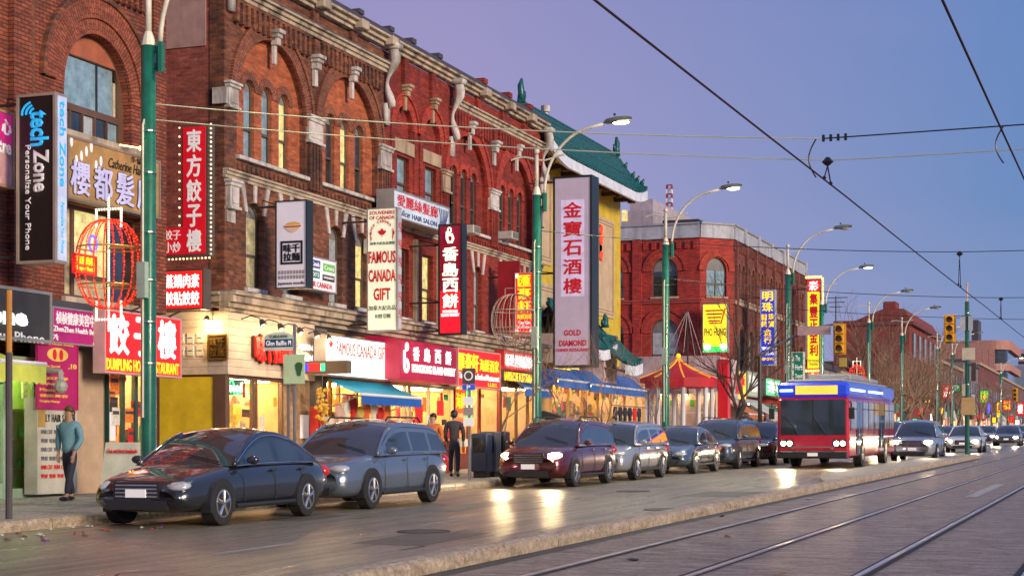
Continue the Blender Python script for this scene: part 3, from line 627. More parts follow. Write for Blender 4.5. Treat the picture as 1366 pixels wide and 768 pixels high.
# side wall on the lane
sw = Fr(34.705, 31, 0, -1)      # u runs from the back to the street
m = MB(); sw.box(m, 0, 11 - .3, 4.72, 13.0, -8.6, 0); m.box(34.71 + .02, 43.6, 20.31, 31, 12.2, 12.9); m.build('side_wall', BR_SIDE, b2)
fbox(sw, 'stucco_patch', STUCCO, b2, 8.0, 10.5, 10.9, 13.1, 0, .03); fbox(sw, 'stucco_strip', M('beige_stucco', (.40, .27, .23), .85, dirt=.3), b2, 8.95, 9.12, 5.4, 13.1, .031, .05)
fbox(sw, 'corner_quoin', BR_BRN, b2, 10.60, 10.993, 4.72, 13.0, -.2, .02)
fbox(sw, 'return_stone', STONEW, b2, 10.72, 11.09, 9.5, 9.88, .0, .10)
cornice(sw, 'stone_band', b2, 10.3, 11.1, [(12.06, 12.3, .14)], STONE)
# shopfront cornice that runs along the block
def shop_cornice(b, u0, u1, o=.42):
    cornice(FAC, 'shopfront_cornice', b, u0, u1, [(4.62, 4.74, .10), (4.74, 4.86, .22), (4.86, 5.02, .34), (5.02, 5.10, .42)], STONE)
    cornice(FAC, 'flashing', b, u0, u1, [(5.102, 5.125, .44)], M('lead_flashing'))
shop_cornice(b2, 34.5, 43.6)
cornice(sw, 'shopfront_cornice', b2, 9.5, 11.0, [(4.74, 4.86, .12), (4.86, 5.02, .22), (5.02, 5.10, .3)], STONE)
fbox(FAC, 'beam', DKSTEEL, b2, 34.75, 43.6, 4.55, 4.62, -.3, .02)

# ---------------- red painted part: centre with two tall arches, then two wide arches
b3 = thing('victorian_brick_building', 'red painted Victorian block with twin tall arches and stone scroll brackets', 'building', (43.6, 20, 0))
b3u1 = 57.1
wing2 = [(50.05, 1.68), (54.4, 1.68)]
pl = [(u, .72, 5.25, 7.32, .30, g) for u, g in ((49.2, G_DARK), (50.9, G_PALE), (53.5, G_DARK), (55.3, G_DARK))]
cen = [window(FAC, b3, 44.95, .86, 8.42, 9.92, G_SKY, frame=WINB, sill=True), window(FAC, b3, 47.0, .86, 8.42, 9.92, G_SKY, frame=WINB, sill=True),
       window(FAC, b3, 44.95, .8, 5.25, 7.25, G_DARK, frame=WINB), window(FAC, b3, 46.75, .8, 5.25, 7.25, G_LIT, frame=WINB)]
blind = [archp(44.95, 1.26, 10.42, 10.75, .63), archp(47.0, 1.26, 10.42, 10.75, .63)]
plate(FAC, 'front_wall', rect(43.6, 48.55, 4.72, 12.72), cen + blind, -.3, 0, BR_RED, b3)
fbox(FAC, 'blind_arch_panel', BR_RED, b3, 44.2, 47.8, 10.3, 11.5, -.29, -.12)
for u in (44.95, 47.0):
    ring(FAC, 'brick_arch', u, 10.75, .63, .92, -.04, .06, BR_REDA, b3, n=18); ring(FAC, 'brick_arch', u, 10.75, .93, 1.02, -.04, .11, BR_REDA, b3, n=18)
    fbox(FAC, 'lintel_stone', STONET, b3, u - .68, u + .68, 10.0, 10.38, 0, .07, bevel=.01); console(FAC, b3, u, 12.0, .75, .2, STONET)
    fbox(FAC, 'pilaster', BR_RED, b3, u - .92, u - .70, 8.4, 10.75, 0, .05); fbox(FAC, 'pilaster', BR_RED, b3, u + .70, u + .92, 8.4, 10.75, 0, .05)
    fbox(FAC, 'frieze_pilaster', BR_RED, b3, u - .15, u + .15, 12.0, 12.75, 0, .12)
fr0 = FAC
block_section(b3, 48.55, b3u1, wing2, BR_RED, BR_REDA, BR_RED, [(G_DARK, G_DARK, G_DARK), (G_DARK, G_DARK, G_DARK)], lows=pl)
capital_block(FAC, b3, 47.75, 48.35, 9.30, 10.0, mat=STONET); capital_block(FAC, b3, 51.85, 52.6, 9.30, 10.0); capital_block(FAC, b3, 56.4, 56.98, 9.30, 10.0)
for (a, b) in ((47.8, 48.3), (51.9, 52.55), (56.4, 56.95)):
    for k in range(4): w_ = (b - a) / 4; fbox(FAC, 'ribbed_pilaster', BR_RED, b3, a + k * w_ + .03, a + (k + 1) * w_ - .03, 8.1, 9.28, 0, .09)
for u in (50.05, 54.4): console(FAC, b3, u, 11.85, .9)
console(FAC, b3, 52.22, 11.6, .8, .26, name='bracket_cap')
fbox(FAC, 'pilaster', BR_RED, b3, 52.07, 52.37, 11.6, 12.0, 0, .13)
cornice(FAC, 'string_course', b3, 43.6, b3u1, [(7.78, 7.86, .05), (7.86, 7.94, .09), (7.94, 8.0, .14)], STONE)
for (a, b) in ((48.4, 51.9), (52.55, 57.0)):
    corbels(FAC, b3, a, b, 8.06, 8.2, BR_RED, .22, .12, .05)
    corbels(FAC, b3, a, b, 11.5, 11.98, BR_RED, .25, .13, .13); fbox(FAC, 'corbel_band', BR_RED, b3, a, b, 11.98, 12.05, 0, .13)
for u in (50.6, 52.9, 55.0): fbox(FAC, 'frieze_pilaster', BR_RED, b3, u, u + .34, 12.34, 12.74, 0, .12); fbox(FAC, 'cornice_block', BR_RED, b3, u, u + .32, 13.2, 13.36, -.1, .34); fbox(FAC, 'cornice_block', STONE, b3, u - .05, u + .4, 12.78, 13.03, .2, .46, bevel=.02)
for u in (45.0, 47.0): fbox(FAC, 'cornice_block', ROOFD, b3, u - .15, u + .15, 13.2, 13.34, -.1, .34)
cornice(FAC, 'stone_band', b3, 48.6, b3u1, [(12.06, 12.16, .14), (12.16, 12.26, .2), (12.26, 12.32, .28)], STONE)
cornice(FAC, 'top_cornice', b3, 43.6, b3u1, [(12.76, 12.86, .16), (12.86, 12.97, .26), (12.97, 13.04, .38)], STONE)
cornice(FAC, 'parapet_cap', b3, 43.6, b3u1, [(13.05, 13.2, .30)], ROOFD)
scroll_bracket(FAC, b3, 48.5, 11.0, 12.75); scroll_bracket(FAC, b3, 57.0, 11.0, 12.75)
m = MB(); m.box(43.6, 57.08, 20.31, 31, 4.72, 12.9); m.build('body_wall', BR_RED, b3)
shop_cornice(b3, 43.6, 57.1)
for a, b in ((44.2, 44.38), (45.62, 45.85), (47.4, 47.65)): fbox(FAC, 'stone_pier', STONET, b3, a, b, 5.15, 7.6, 0, .12, bevel=.01)

# ---------------- shop rooms behind glass
GLASS, nt, n_, l_, b_ = newmat('shop_glass')
n_.remove(b_); tr = n_.new('ShaderNodeBsdfTransparent'); tr.inputs[0].default_value = (.98, .985, .98, 1); gl = n_.new('ShaderNodeBsdfGlossy'); gl.inputs['Roughness'].default_value = .02
lw_ = n_.new('ShaderNodeLayerWeight'); lw_.inputs[0].default_value = .12; ms = n_.new('ShaderNodeMixShader'); lw_.inputs[0].default_value = .5; pw_ = n_.new('ShaderNodeMath'); pw_.operation = 'POWER'; pw_.inputs[1].default_value = 5; l_.new(lw_.outputs['Facing'], pw_.inputs[0]); mu_ = n_.new('ShaderNodeMath'); mu_.operation = 'MULTIPLY_ADD'; mu_.inputs[1].default_value = .42; mu_.inputs[2].default_value = .03; l_.new(pw_.outputs[0], mu_.inputs[0]); l_.new(mu_.outputs[0], ms.inputs[0]); l_.new(tr.outputs[0], ms.inputs[1]); l_.new(gl.outputs[0], ms.inputs[2]); l_.new(ms.outputs[0], n_['Material Output'].inputs[0])
MAT['shop_glass'] = GLASS
WALLW = M('room_wall_warm', (.55, .36, .17), .8, var=.25)
FLOORW = M('room_floor', (.22, .16, .11), .5)
TUBE = M('ceiling_tube', (1, .9, .7), em=34, emc=(1, .70, .30), var=0)
TUBEG = M('ceiling_tube_green', (.9, 1, .6), em=30, emc=(.75, 1, .35), var=0)
GOODS = [M('goods_' + n, c, .5, var=.4, sc_=15) for n, c in (('red', (.6, .03, .02)), ('gold', (.7, .42, .05)), ('white', (.7, .65, .55)), ('green', (.06, .35, .08)), ('blue', (.05, .1, .35)), ('orange', (.8, .22, .03)), ('brown', (.18, .08, .03)), ('pink', (.7, .12, .2)))]
SHELF = M('shelf_wood', (.32, .18, .08), .5)
def shop(name, label, fr, u0, u1, z1, depth=2.4, divs=(.5,), door=None, fm=WINB, riser=.45, transom=0, tube=None, wall=None, goods=(0, 1, 2, 3, 5), dens=1.0, z0=None, shelves=3, front_o=-.05, lights=2, sidew=True):
    s_ = fr.p(u0, 0)[0]; z0 = gz(s_) + .15 if z0 is None else z0
    t = thing(name, label, 'storefront', fr.p(u0, z0))
    wall = wall or WALLW; B = -depth
    q = [(u0, u1, z0, z1, B - .06, B), (u0, u1, z1 - .05, z1, B, front_o - .08)]
    if sidew: q += [(u0, u0 + .05, z0, z1 - .05, B, front_o - .08), (u1 - .05, u1, z0, z1 - .05, B, front_o - .08)]
    fbox(fr, 'room_wall', wall, t, *q)
    fbox(fr, 'room_floor', FLOORW, t, u0 + .05, u1 - .05, z0 - .02, z0 + .01, B, front_o)
    W = u1 - u0
    for k in range(lights):
        uu = u0 + W * (k + .5) / lights; fbox(fr, 'ceiling_light', tube or TUBE, t, uu - .12, uu + .12, z1 - .11, z1 - .06, B + .2, front_o - .15)
    ed = [u0] + [u0 + W * d for d in divs] + [u1]
    for u in ed: fbox(fr, 'mullion', fm, t, u - .035 if u > u0 else u, u + .035 if u < u1 else u, z0, z1, front_o - .07, front_o + .03)
    fbox(fr, 'head_rail', fm, t, u0 + .036, u1 - .036, z1 - .09, z1, front_o - .069, front_o + .035)
    for k in range(len(ed) - 1):
        a, b = ed[k] + .036, ed[k + 1] - .036; isd = door is not None and k == door; zb = z0 + (.06 if isd else riser)
        if not isd: fbox(fr, 'stall_riser', fm, t, a, b, z0, zb, front_o - .06, front_o + .02)
        else:
            fbox(fr, 'door_frame', fm, t, (a, b, z0 + .02, z0 + .2, front_o - .05, front_o + .01), (a, a + .07, z0 + .2, z1 - .1, front_o - .05, front_o + .01), (b - .07, b, z0 + .2, z1 - .1, front_o - .05, front_o + .01)); fbox(fr, 'door_handle', STEEL, t, b - .16, b - .13, z0 + .9, z0 + 1.3, front_o + .02, front_o + .05); zb = z0 + .2; a += .07; b -= .07
        zt = z1 - .09
        if transom: fbox(fr, 'transom_bar', fm, t, a, b, zt - transom - .03, zt - transom, front_o - .05, front_o + .02); fbox(fr, 'pane', GLASS, t, a, b, zt - transom, zt, front_o - .025, front_o - .017); zt = zt - transom - .03
        fbox(fr, 'pane', GLASS, t, a, b, zb, zt, front_o - .025, front_o - .017)
    for k in range(shelves):
        zz = z0 + .55 + k * (z1 - z0 - 1.0) / max(1, shelves)
        fbox(fr, 'shelf', SHELF, t, u0 + .1, u1 - .1, zz, zz + .03, B + .01, B + .38)
    for gi in goods:
        mb = MB(); cnt = int(W * 7 * dens)
        for q in range(cnt):
            zz = z0 + .58 + R.randrange(max(1, shelves)) * (z1 - z0 - 1.0) / max(1, shelves) + .001 * gi; uu = R.uniform(u0 + .15, u1 - .3); ww = R.uniform(.06, .2); hh = R.uniform(.1, .38)
            o = B + R.uniform(.05, .25); fr.box(mb, uu, uu + ww, zz, zz + hh, o, o + .12)
        for q in range(int(W * 2.2 * dens)):      # things standing in the window or hanging from the ceiling
            uu = R.uniform(u0 + .15, u1 - .3); ww = R.uniform(.08, .3); hh = R.uniform(.12, .5); o = front_o - R.uniform(.25, 1.2)
            zz = R.choice((z0 + riser + .01, z1 - .35 - hh, z0 + riser + R.uniform(.2, 1.2))); fr.box(mb, uu, uu + ww, zz, zz + hh, o - .05, o)
        mb.build('goods', GOODS[gi], t, kind='stuff')
    return t
def poster(par, fr, u0, u1, z0, z1, mat, o=.0, name='poster'): return fbox(fr, name, mat, par, u0, u1, z0, z1, o, o + .008)

def posters(t, fr, u0, u1, z0, z1, n, seed, o=-.062):
    r = random.Random(seed)
    for k in range(n):
        w = r.uniform(.12, .42); h = r.uniform(.12, .5); u = r.uniform(u0, u1 - w); z = r.uniform(z0, z1 - h); mt = r.choice((GOODS[0], GOODS[2], GOODS[2], GOODS[5], GOODS[1], GOODS[6], GOODS[3], M('poster_dark', (.04, .03, .03), .5)))
        fbox(fr, 'poster', mt, t, u, u + w, z, z + h, o - .003 * k / n - .008, o - .003 * k / n)
        if w > .25: fbox(fr, 'poster_print', M('print_dark', (.08, .05, .05), .6), t, u + .03, u + w - .03, z + h * .6, z + h * .8, o, o + .002)
# techzone phone shop (bright green-yellow room)
GRNW = M('room_wall_lime', (.62, .78, .25), .8)
t = shop('storefront', 'phone shop front lit bright lime green at the left edge', Fr(0, 20, 1, 0), 25.2, S(76, 20), 3.2, .75, (.45, .8), door=1, fm=M('frame_pale_green', (.35, .5, .35), .4), tube=TUBEG, wall=GRNW, goods=(2, 3), dens=.4, riser=.3, lights=2)
b1p = fbox(FAC, 'shop_pier', M('white_tile', (.62, .62, .56), .4, var=.3, sc_=9), b1, S(80, 20), S(103, 20) - .35, gz(28) + .15, 3.6, -.3, .04)
for k in range(9): fbox(FAC, 'price_card', M('card_blue', (.5, .6, .62), .5) if k % 3 else LETRED, b1, S(82, 20), S(84, 20) + .12, .9 + k * .28, 1.02 + k * .28, .041, .05)
fbox(FAC, 'closed_wall', M('beige_panel', (.42, .34, .24), .7), b1, S(64, 20) + .1, S(140, 20), gz(28) + .1, 4.34, -.5, -.31)
cu = MB(); a0, a1 = S(106, 20), S(143, 20); n = 26
for k in range(n + 1):
    u = lerp(a0, a1, k / n); o = -.12 + .05 * (k % 2); cu.v += [(u, 20 - o, gz(29) + .15), (u, 20 - o, 3.42)]
cu.f = [(2 * k, 2 * k + 2, 2 * k + 3, 2 * k + 1) for k in range(n)]; cu.build('folding_shutter', M('shutter_tan', (.42, .30, .20), .5), b1)
# dumpling restaurant room
t = shop('storefront', 'dumpling restaurant window with red cut paper and lanterns', Fr(0, 20, 1, 0), S(146, 20), 31.48, 3.25, 2.3, (.38, .68), door=2, fm=M('frame_teal_dark', (.02, .07, .06), .4), riser=.62, goods=(0, 1, 2, 5, 6), dens=.8)
text(Fr(0, 20, 1, 0), 'Dumpling House', S(147, 20), S(166, 20), gz(30) + .55, gz(30) + .68, .0, LETYEL, t)
RB = M('paper_red', (.75, .02, .02), .5, em=.3)
for k in range(5):
    u = S(150, 20) + k * .16; mb = MB(); FAC.box(mb, u, u + .09, 2.85 - .25 * (k % 2), 3.15, -.16, -.15); FAC.box(mb, u - .04, u + .13, 2.9 - .1 * (k % 2), 2.96, -.163, -.152); mb.build('paper_cutting', RB, t)
fbox(FAC, 'poster', LETWHT, t, S(150, 20), S(155, 20) + .1, 1.6, 2.3, -.09, -.08)
posters(t, FAC, S(147, 20), 31.4, 1.3, 3.1, 9, 12)
# red pier and noticeboard between dumpling shop and lane
fbox(FAC, 'red_pier', M('pier_pink', (.42, .20, .17), .7, dirt=.3), b1, 31.5, 31.72, gz(31) + .15, 4.34, -.3, .03)
# ---------------- corner noodle shop: room turned round the corner
fx0 = S(303, 20)
t = shop('storefront', 'corner noodle shop windows framed in dark brown wood', Fr(0, 20, 1, 0), 34.86, S(378, 20), 3.18, 3.0, (.46, .52), fm=WINB, riser=.5, goods=(1, 2, 5, 6), dens=.5, lights=3)
fbox(FAC, 'corner_post', WINB, t, 34.66, 34.855, gz(34) + .15, 3.18, -.2, .04)
# neon in the window
NEG = M('neon_green', (.1, 1, .3), em=3, emc=(.08, 1, .25), var=0); NEW = M('neon_white', (1, 1, .9), em=3, emc=(1, .9, .6), var=0)
nfr = Fr(0, 20.12, 1, 0); nt_ = thing('neon_sign', 'green and white neon script sign hanging inside the noodle shop window', 'sign', (35, 20.12, 2.4))
text(nfr, 'noodle', S(312, 20), S(334, 20), Z(522, 35, 20), Z(508, 35, 20), 0, NEW, nt_, .0)
m = MB(); m.tube([nfr.p(S(311, 20) + 1.02 * k / 20, Z(513 + 9 * k / 20, 35, 20) + .14 * sin(k * .55), .0) for k in range(21)], .016, 5); m.build('tube', NEG, nt_)
m = MB(); m.tube([nfr.p(S(311, 20) + .1 + .85 * k / 20, Z(523, 35, 20) + .05 * sin(k * .9), .0) for k in range(21)], .014, 5); m.build('tube', NEG, nt_)
m = MB(); m.box(S(311, 20), S(334, 20), 20.14, 20.16, Z(526, 35, 20), Z(505, 35, 20)); m.build('backing', M('neon_back', (.05, .2, .12), .4), nt_)
posters(t, FAC, 34.95, S(376, 20), 1.15, 3.0, 12, 4)
t = thing('storefront_fittings', 'brown booth seats and hanging lamps seen through the noodle shop windows', 'furniture', (36, 21, 0.7))
for k in range(4): m = MB(); m.box(35.1 + k * .75, 35.7 + k * .75, 21.2, 21.3, .65, 1.75); m.build('booth_back', M('booth_brown', (.16, .06, .03), .5), t, bevel=.02); m = MB(); m.tube([(35.4 + k * .75, 21.0, 2.75), (35.4 + k * .75, 21.0, 2.55)], [.04, .16], 10); m.build('pendant_shade', RB_ := M('pendant_red', (.5, .05, .02), .5, em=.4), t)
fbox(FAC, 'wall_picture', M('mural_brown', (.25, .12, .05), .6, var=.8, sc_=4), t, 34.95, 38.0, 1.3, 2.7, -2.94, -2.9)
# side return of the shop on the lane: blank yellow board, white clapboard
sfr = Fr(34.70, 26, 0, -1)
CLAP = M('clapboard_white', (.62, .50, .38), .6, bump=.1, dirt=.1)
sd_ = thing('shop_side_wall', 'white clapboard side of the corner noodle shop with a blank yellow board', 'wall', (34.7, 21, 0))
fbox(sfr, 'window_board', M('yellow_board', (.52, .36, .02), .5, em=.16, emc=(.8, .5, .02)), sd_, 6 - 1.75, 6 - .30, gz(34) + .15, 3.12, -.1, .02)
fbox(sfr, 'board_frame', WINB, sd_, (6 - .29, 6 - .02, gz(34) + .1, 3.16, -.1, .05), (6 - 4, 6 - 1.76, gz(34) + .1, 3.16, -.1, .03))
for k in range(8):
    z = 3.18 + k * .185; m = MB(); sfr.box(m, 2, 6.0, z, z + .178, -.1, .035); 
    m.build('clapboard', CLAP, sd_)
fbox(FAC, 'clapboard_backing', WALLW, sd_, 34.80, 43.5, 3.2, 4.6, -.29, -.1)
for k in range(8):
    z = 3.18 + k * .185; fbox(FAC, 'clapboard', CLAP, sd_, 34.67, S(415, 20), z, z + .178, -.02, .10)
SL = M('vent_white', (.7, .62, .5), .5)
for r_ in range(2):
    for k in range(3): fbox(sfr, 'vent_slot', SL, sd_, 6 - 1.25 + k * .26, 6 - 1.07 + k * .26, 3.62 + r_ * .3, 3.85 + r_ * .3, .035, .055); fbox(sfr, 'slot_line', DKSTEEL, sd_, 6 - 1.22 + k * .26, 6 - 1.10 + k * .26, 3.73 + r_ * .3, 3.75 + r_ * .3, .056, .06)
# stone wall beside noodle shop, brown post
fbox(FAC, 'stone_facing', M('stone_facing', (.40, .25, .12), .8, bump=.8, dirt=.6, var=.5, sc_=7), b2, S(378, 20) + .02, S(413, 20), gz(38) + .15, 3.2, -.28, .0)
fbox(FAC, 'notice', LETWHT, b2, S(400, 20), S(411, 20), 1.7, 2.3, .001, .02)
fbox(FAC, 'grey_post', M('grey_post', (.16, .13, .10), .7), b2, S(416, 20), S(431, 20), gz(39) + .15, 4.55, -.25, .12)
# gift shop, open front under the teal awning
t = shop('storefront', 'gift shop front with shirts and souvenirs under the teal awning', Fr(0, 20, 1, 0), S(432, 20), S(519, 20), 3.3, 2.6, (.12, .24, .5, .62, .86), door=3, fm=M('frame_gold', (.45, .28, .10), .4), riser=.3, goods=(0, 1, 2, 5, 6, 7), dens=1.5, lights=4)
posters(t, FAC, S(434, 20), S(517, 20), 1.2, 3.1, 8, 6)
# bakery
t = shop('storefront', 'bakery front glowing cream under the magenta canopy', Fr(0, 20, 1, 0), S(522, 20), S(606, 20), 3.35, 2.6, (.22, .3, .6), door=1, fm=M('frame_cream', (.55, .45, .30), .4), riser=.5, goods=(0, 1, 2, 5, 7), dens=.8, lights=4)
pst = [(S(556, 20), S(566, 20), 2.2, 2.75, RB), (S(572, 20), S(583, 20), 2.0, 2.45, LETWHT), (S(585, 20), S(594, 20), 2.45, 2.9, RB), (S(530, 20), S(545, 20), 1.7, 2.2, GOODS[5])]
for a in pst: poster(t, FAC, a[0], a[1], a[2], a[3], a[4], -.06)
text(FAC, 'ALICE', S(572.5, 20), S(582, 20), 2.12, 2.33, -.04, LETBLK, t)
posters(t, FAC, S(524, 20), S(604, 20), 1.3, 3.2, 12, 9)
# seafood restaurant
t = shop('storefront', 'seafood restaurant entrance with red panels and green lit window', Fr(0, 20, 1, 0), S(608, 20), S(668, 20), 3.6, 2.6, (.30, .55), door=1, fm=M('frame_red_dark', (.22, .03, .02), .4), riser=.5, goods=(0, 1, 6), dens=.7, lights=3)
for a in ((609, 624, 2.55, 3.3), (611, 622, 1.9, 2.4)): poster(t, FAC, S(a[0], 20), S(a[1], 20), a[2], a[3], lit('poster_lit_red', (.9, .10, .02), .9), -.06)
text(FAC, '海鮮', S(610, 20), S(622, 20), 2.7, 3.2, -.04, LETYEL, t)
poster(t, FAC, S(624.5, 20), S(631, 20), 2.3, 3.3, lit('panel_lit_green', (.05, .9, .25), 1.2), -.06); text(FAC, '點心', S(625, 20), S(630.6, 20), 2.6, 3.1, -.04, LETWHITE, t)
# corner shop at the end of the red block
t = shop('storefront', 'narrow lit shop at the far end of the red block', Fr(0, 20, 1, 0), S(670, 20), 57.0, 3.6, 2.6, (.4, .7), fm=M('frame_brown2', (.2, .11, .05), .4), riser=.6, goods=(0, 1, 2, 3), dens=.7, lights=2)
bs = MB(); bs.box(34.9, 57.08, 23.1, 31, -.5, 4.71); bs.box(34.78, 57.08, 20.3, 31, 4.5, 4.71); bs.build('back_wall', WALLW, b3)

# ---------------- yellow restaurant building with green tiled roof
g3 = thing('chinese_restaurant_building', 'yellow restaurant building with curved green tiled roof and tan wall panels', 'building', (57.2, 20.7, 0))
GL = 20.7; GF = Fr(0, GL, 1, 0); ge = 69.4
m = MB(); m.box(57.12, ge, GL, 32, 4.9, 12.35); m.build('wall', YELW, g3, bevel=.02)
for (a, b, z0, z1) in ((57.5, 60.2, 8.3, 11.7), (60.7, 63.6, 8.3, 11.7), (64.2, 68.3, 6.9, 11.0), (57.5, 63.6, 5.3, 7.6)):
    fbox(GF, 'wall_panel', TANP, g3, a, b, z0, z1, .0, .05); 
    for k, d in enumerate((.14, .26)):
        fbox(GF, 'panel_groove', M('panel_groove', (.30, .20, .12), .7), g3, (a + d, b - d, z1 - d - .03, z1 - d, .05, .062), (a + d, b - d, z0 + d, z0 + d + .03, .05, .062), (a + d, a + d + .03, z0 + d + .03, z1 - d - .03, .05, .062), (b - d - .03, b - d, z0 + d + .03, z1 - d - .03, .05, .062))
def tiled_roof(par, s0, s1, Lf, Lr, ze, zr, up0=.3, up1=.3, rows=None, back=.9, fascia=.36, hip=0, soffit=None, ridge=True):
    """pent roof: eave along Lf at height ze, ridge along Lr at zr, concave, ends swept up; one raised roll per tile column"""
    n = rows or int((s1 - s0) / .30); W = s1 - s0
    def prof(t, u):
        e = max(0, 1 - u * W / 2.0) ** 2 * up0 + max(0, 1 - (1 - u) * W / 2.0) ** 2 * up1
        L = lerp(Lf, Lr, t); z = ze + (zr - ze) * (t ** 1.45 * .85 + .15 * t) + e * (1 - t) ** 1.5
        s = s0 + u * W
        if hip: s = s0 + u * (W - hip * t)
        return (s, L, z)
    m = MB(); K = 7
    for k in range(K + 1):
        for i in range(n + 1): m.v.append(prof(k / K, i / n))
    for k in range(K):
        for i in range(n): o = k * (n + 1) + i; m.f.append((o, o + 1, o + n + 2, o + n + 1))
    # underside/back
    bl = [prof(1, i / n) for i in range(n + 1)]
    for i in range(n): m.quad(bl[i], bl[i + 1], (bl[i + 1][0], Lr + back, bl[i + 1][2] - back * .9), (bl[i][0], Lr + back, bl[i][2] - back * .9))
    m.build('tile_bed', M('tile_bed_dark', (.003, .035, .036), .5), par)
    for i in range(n):
        u = (i + .5) / n; m = MB(); m.tube([Vector(prof(k / K, u)) + Vector((0, -.03, .03)) for k in range(K + 1)], .078, 6); m.build('roof_tile', TILE, par)
    m = MB()
    for i in range(n): a, b = prof(0, i / n), prof(0, (i + 1) / n); m.hexa([(a[0], a[1] - .07, a[2] - fascia - .05), (b[0], b[1] - .07, b[2] - fascia - .05), (b[0], b[1] + .05, b[2] - fascia - .05), (a[0], a[1] + .05, a[2] - fascia - .05), (a[0], a[1] - .07, a[2] - .04), (b[0], b[1] - .07, b[2] - .04), (b[0], b[1] + .05, b[2] - .04), (a[0], a[1] + .05, a[2] - .04)])
    m.build('fascia_board', M('fascia_lilac_white', (.70, .74, .84), .5), par)
    if soffit:
        m = MB()
        for i in range(n): a, b = prof(0, i / n), prof(0, (i + 1) / n); m.quad((a[0], a[1] + .04, a[2] - fascia), (b[0], b[1] + .04, b[2] - fascia), (b[0], soffit[0], soffit[1]), (a[0], soffit[0], soffit[1]))
        m.build('soffit', M('soffit_ochre', (.55, .33, .12), .7), par)
    if ridge:
        m = MB(); m.tube([Vector(prof(1, i / n)) + Vector((0, 0, .08)) for i in range(n + 1)], .11, 6); m.tube([Vector(prof(1, i / n)) + Vector((0, 0, .24)) for i in range(n + 1)], .06, 6); m.build('ridge', TILE, par)
        m = MB(); m.tube([Vector(prof(.62, i / n)) + Vector((0, -.05, .08)) for i in range(n + 1)], .07, 6); m.build('ridge', TILE, par) if zr - ze > 1.2 else None
    m = MB(); m.tube([Vector(prof(k / K, 1)) + Vector((0, -.04, .07)) for k in range(K + 1)], .10, 6); m.build('hip_ridge', TILE, par)
    m = MB(); m.tube([Vector(prof(k / K, 0)) + Vector((0, -.04, .07)) for k in range(K + 1)], .10, 6); m.build('hip_ridge', TILE, par)
    return prof
pr = tiled_roof(g3, 57.15, ge + .1, 19.6, 20.85, 12.15, 13.75, .35, .3, soffit=(20.72, 12.3))
def finial(par, p, h=.7, f=1):
    m = MB(); x, y, z = p
    m.tube([(x, y, z), (x, y, z + h * .4), (x - .08 * f, y, z + h * .7), (x + .04 * f, y, z + h)], [.17, .13, .12, .05], 7)
    m.tube([(x, y, z + h * .2), (x + .28 * f, y, z + h * .25), (x + .38 * f, y, z + h * .55)], [.10, .09, .04], 6); m.build('roof_finial', TILE, par, smooth=True)
p = pr(1, 0); finial(g3, (p[0] + .2, p[1], p[2] + .2), .85, 1); p = pr(1, 1); finial(g3, (p[0] - .2, p[1], p[2] + .2), .8, -1)
for k, t in enumerate((.15, .32, .48, .75)):
    p = pr(t, 1); m = MB(); m.ball((p[0], p[1], p[2] + .22), .10, 6, 4, 1.6); m.tube([(p[0], p[1], p[2] + .1), (p[0] - .05, p[1] - .1, p[2] + .42)], [.08, .04], 5); m.build('roof_figure', TILE, g3, smooth=True)
for k in range(7):
    s = 57.9 + k * 1.75; m = MB(); m.box(s, s + .18, 19.8, 20.1, 11.78, 11.98); m.box(s - .04, s + .22, 20.1, 20.7, 11.86, 12.06); m.build('roof_bracket', M('bracket_dark_brown', (.07, .03, .02), .6), g3)
m = MB(); s_ = 66.2; m.tube([(s_, 23, 12.5), (s_, 23, 15.4)], .11, 8); m.tube([(s_, 23, 15.4), (s_, 23, 15.65)], .2, 8); m.build('vent_pipe', STONEW, g3)
NR = M('neon_red', (1, .05, .02), em=2.2, emc=(1, .03, .01), var=0)
s_ = S(803, GL - .1); nd = thing('neon_sign', 'red neon dragon curls glowing on the yellow restaurant wall', 'sign', (s_, GL - .06, 9))
for (ya, yb) in ((302, 312), (314, 326), (336, 346)):
    zc = Z((ya + yb) / 2, s_, GL); r = (yb - ya) / 2 * .031; m = MB(); m.tube([(s_ + .14 * cos(a), GL - .085, zc + r * sin(a) * 1.1) for a in [k * pi / 6 for k in range(11)]], .03, 5); m.tube([(s_ - .1, GL - .085, zc + r * .5), (s_ + .1, GL - .085, zc - r * .6)], .03, 5); m.build('tube', NR, nd)
m = MB(); m.box(s_ - .2, s_ + .2, GL - .05, GL - .012, Z(348, s_, GL), Z(300, s_, GL)); m.build('backing', M('tan_panel'), nd)
# lower canopies of the restaurant
PINKW = M('pinkish_white_wall', (.60, .46, .47), .7, dirt=.25)
s0, s1 = 57.6, S(818, 18.9)
fbox(Fr(0, 19.6, 1, 0), 'canopy_wall', PINKW, g3, s0, s1 - .5, 4.55, 5.6, -1.0, 0)
tiled_roof(g3, s0, s1, 18.8, 19.9, 5.15, 6.6, .15, .35, soffit=(19.62, 5.2)); finial(g3, (s1 - .1, 19.2, 6.1), .5, -1)
s0b, s1b = s1 - .9, S(852, 18.2)
fbox(Fr(0, 19.0, 1, 0), 'canopy_wall', PINKW, g3, s0b, s1b - .3, 3.95, 5.0, -1.6, 0)
tiled_roof(g3, s0b, s1b, 18.1, 19.1, 4.55, 5.55, .1, .25, soffit=(19.0, 4.55))
fbox(GF, 'lit_slot', lit('slot_yellow', (1, .75, .1), .9), g3, 57.4, 60.2, 5.0, 5.25, 0, .1)
fbox(Fr(0, 19.6, 1, 0), 'lit_panel', lit('panel_hot_pink', (.9, .06, .16), .9), g3, 58.4, 60.0, 4.6, 4.9, .0, .06)
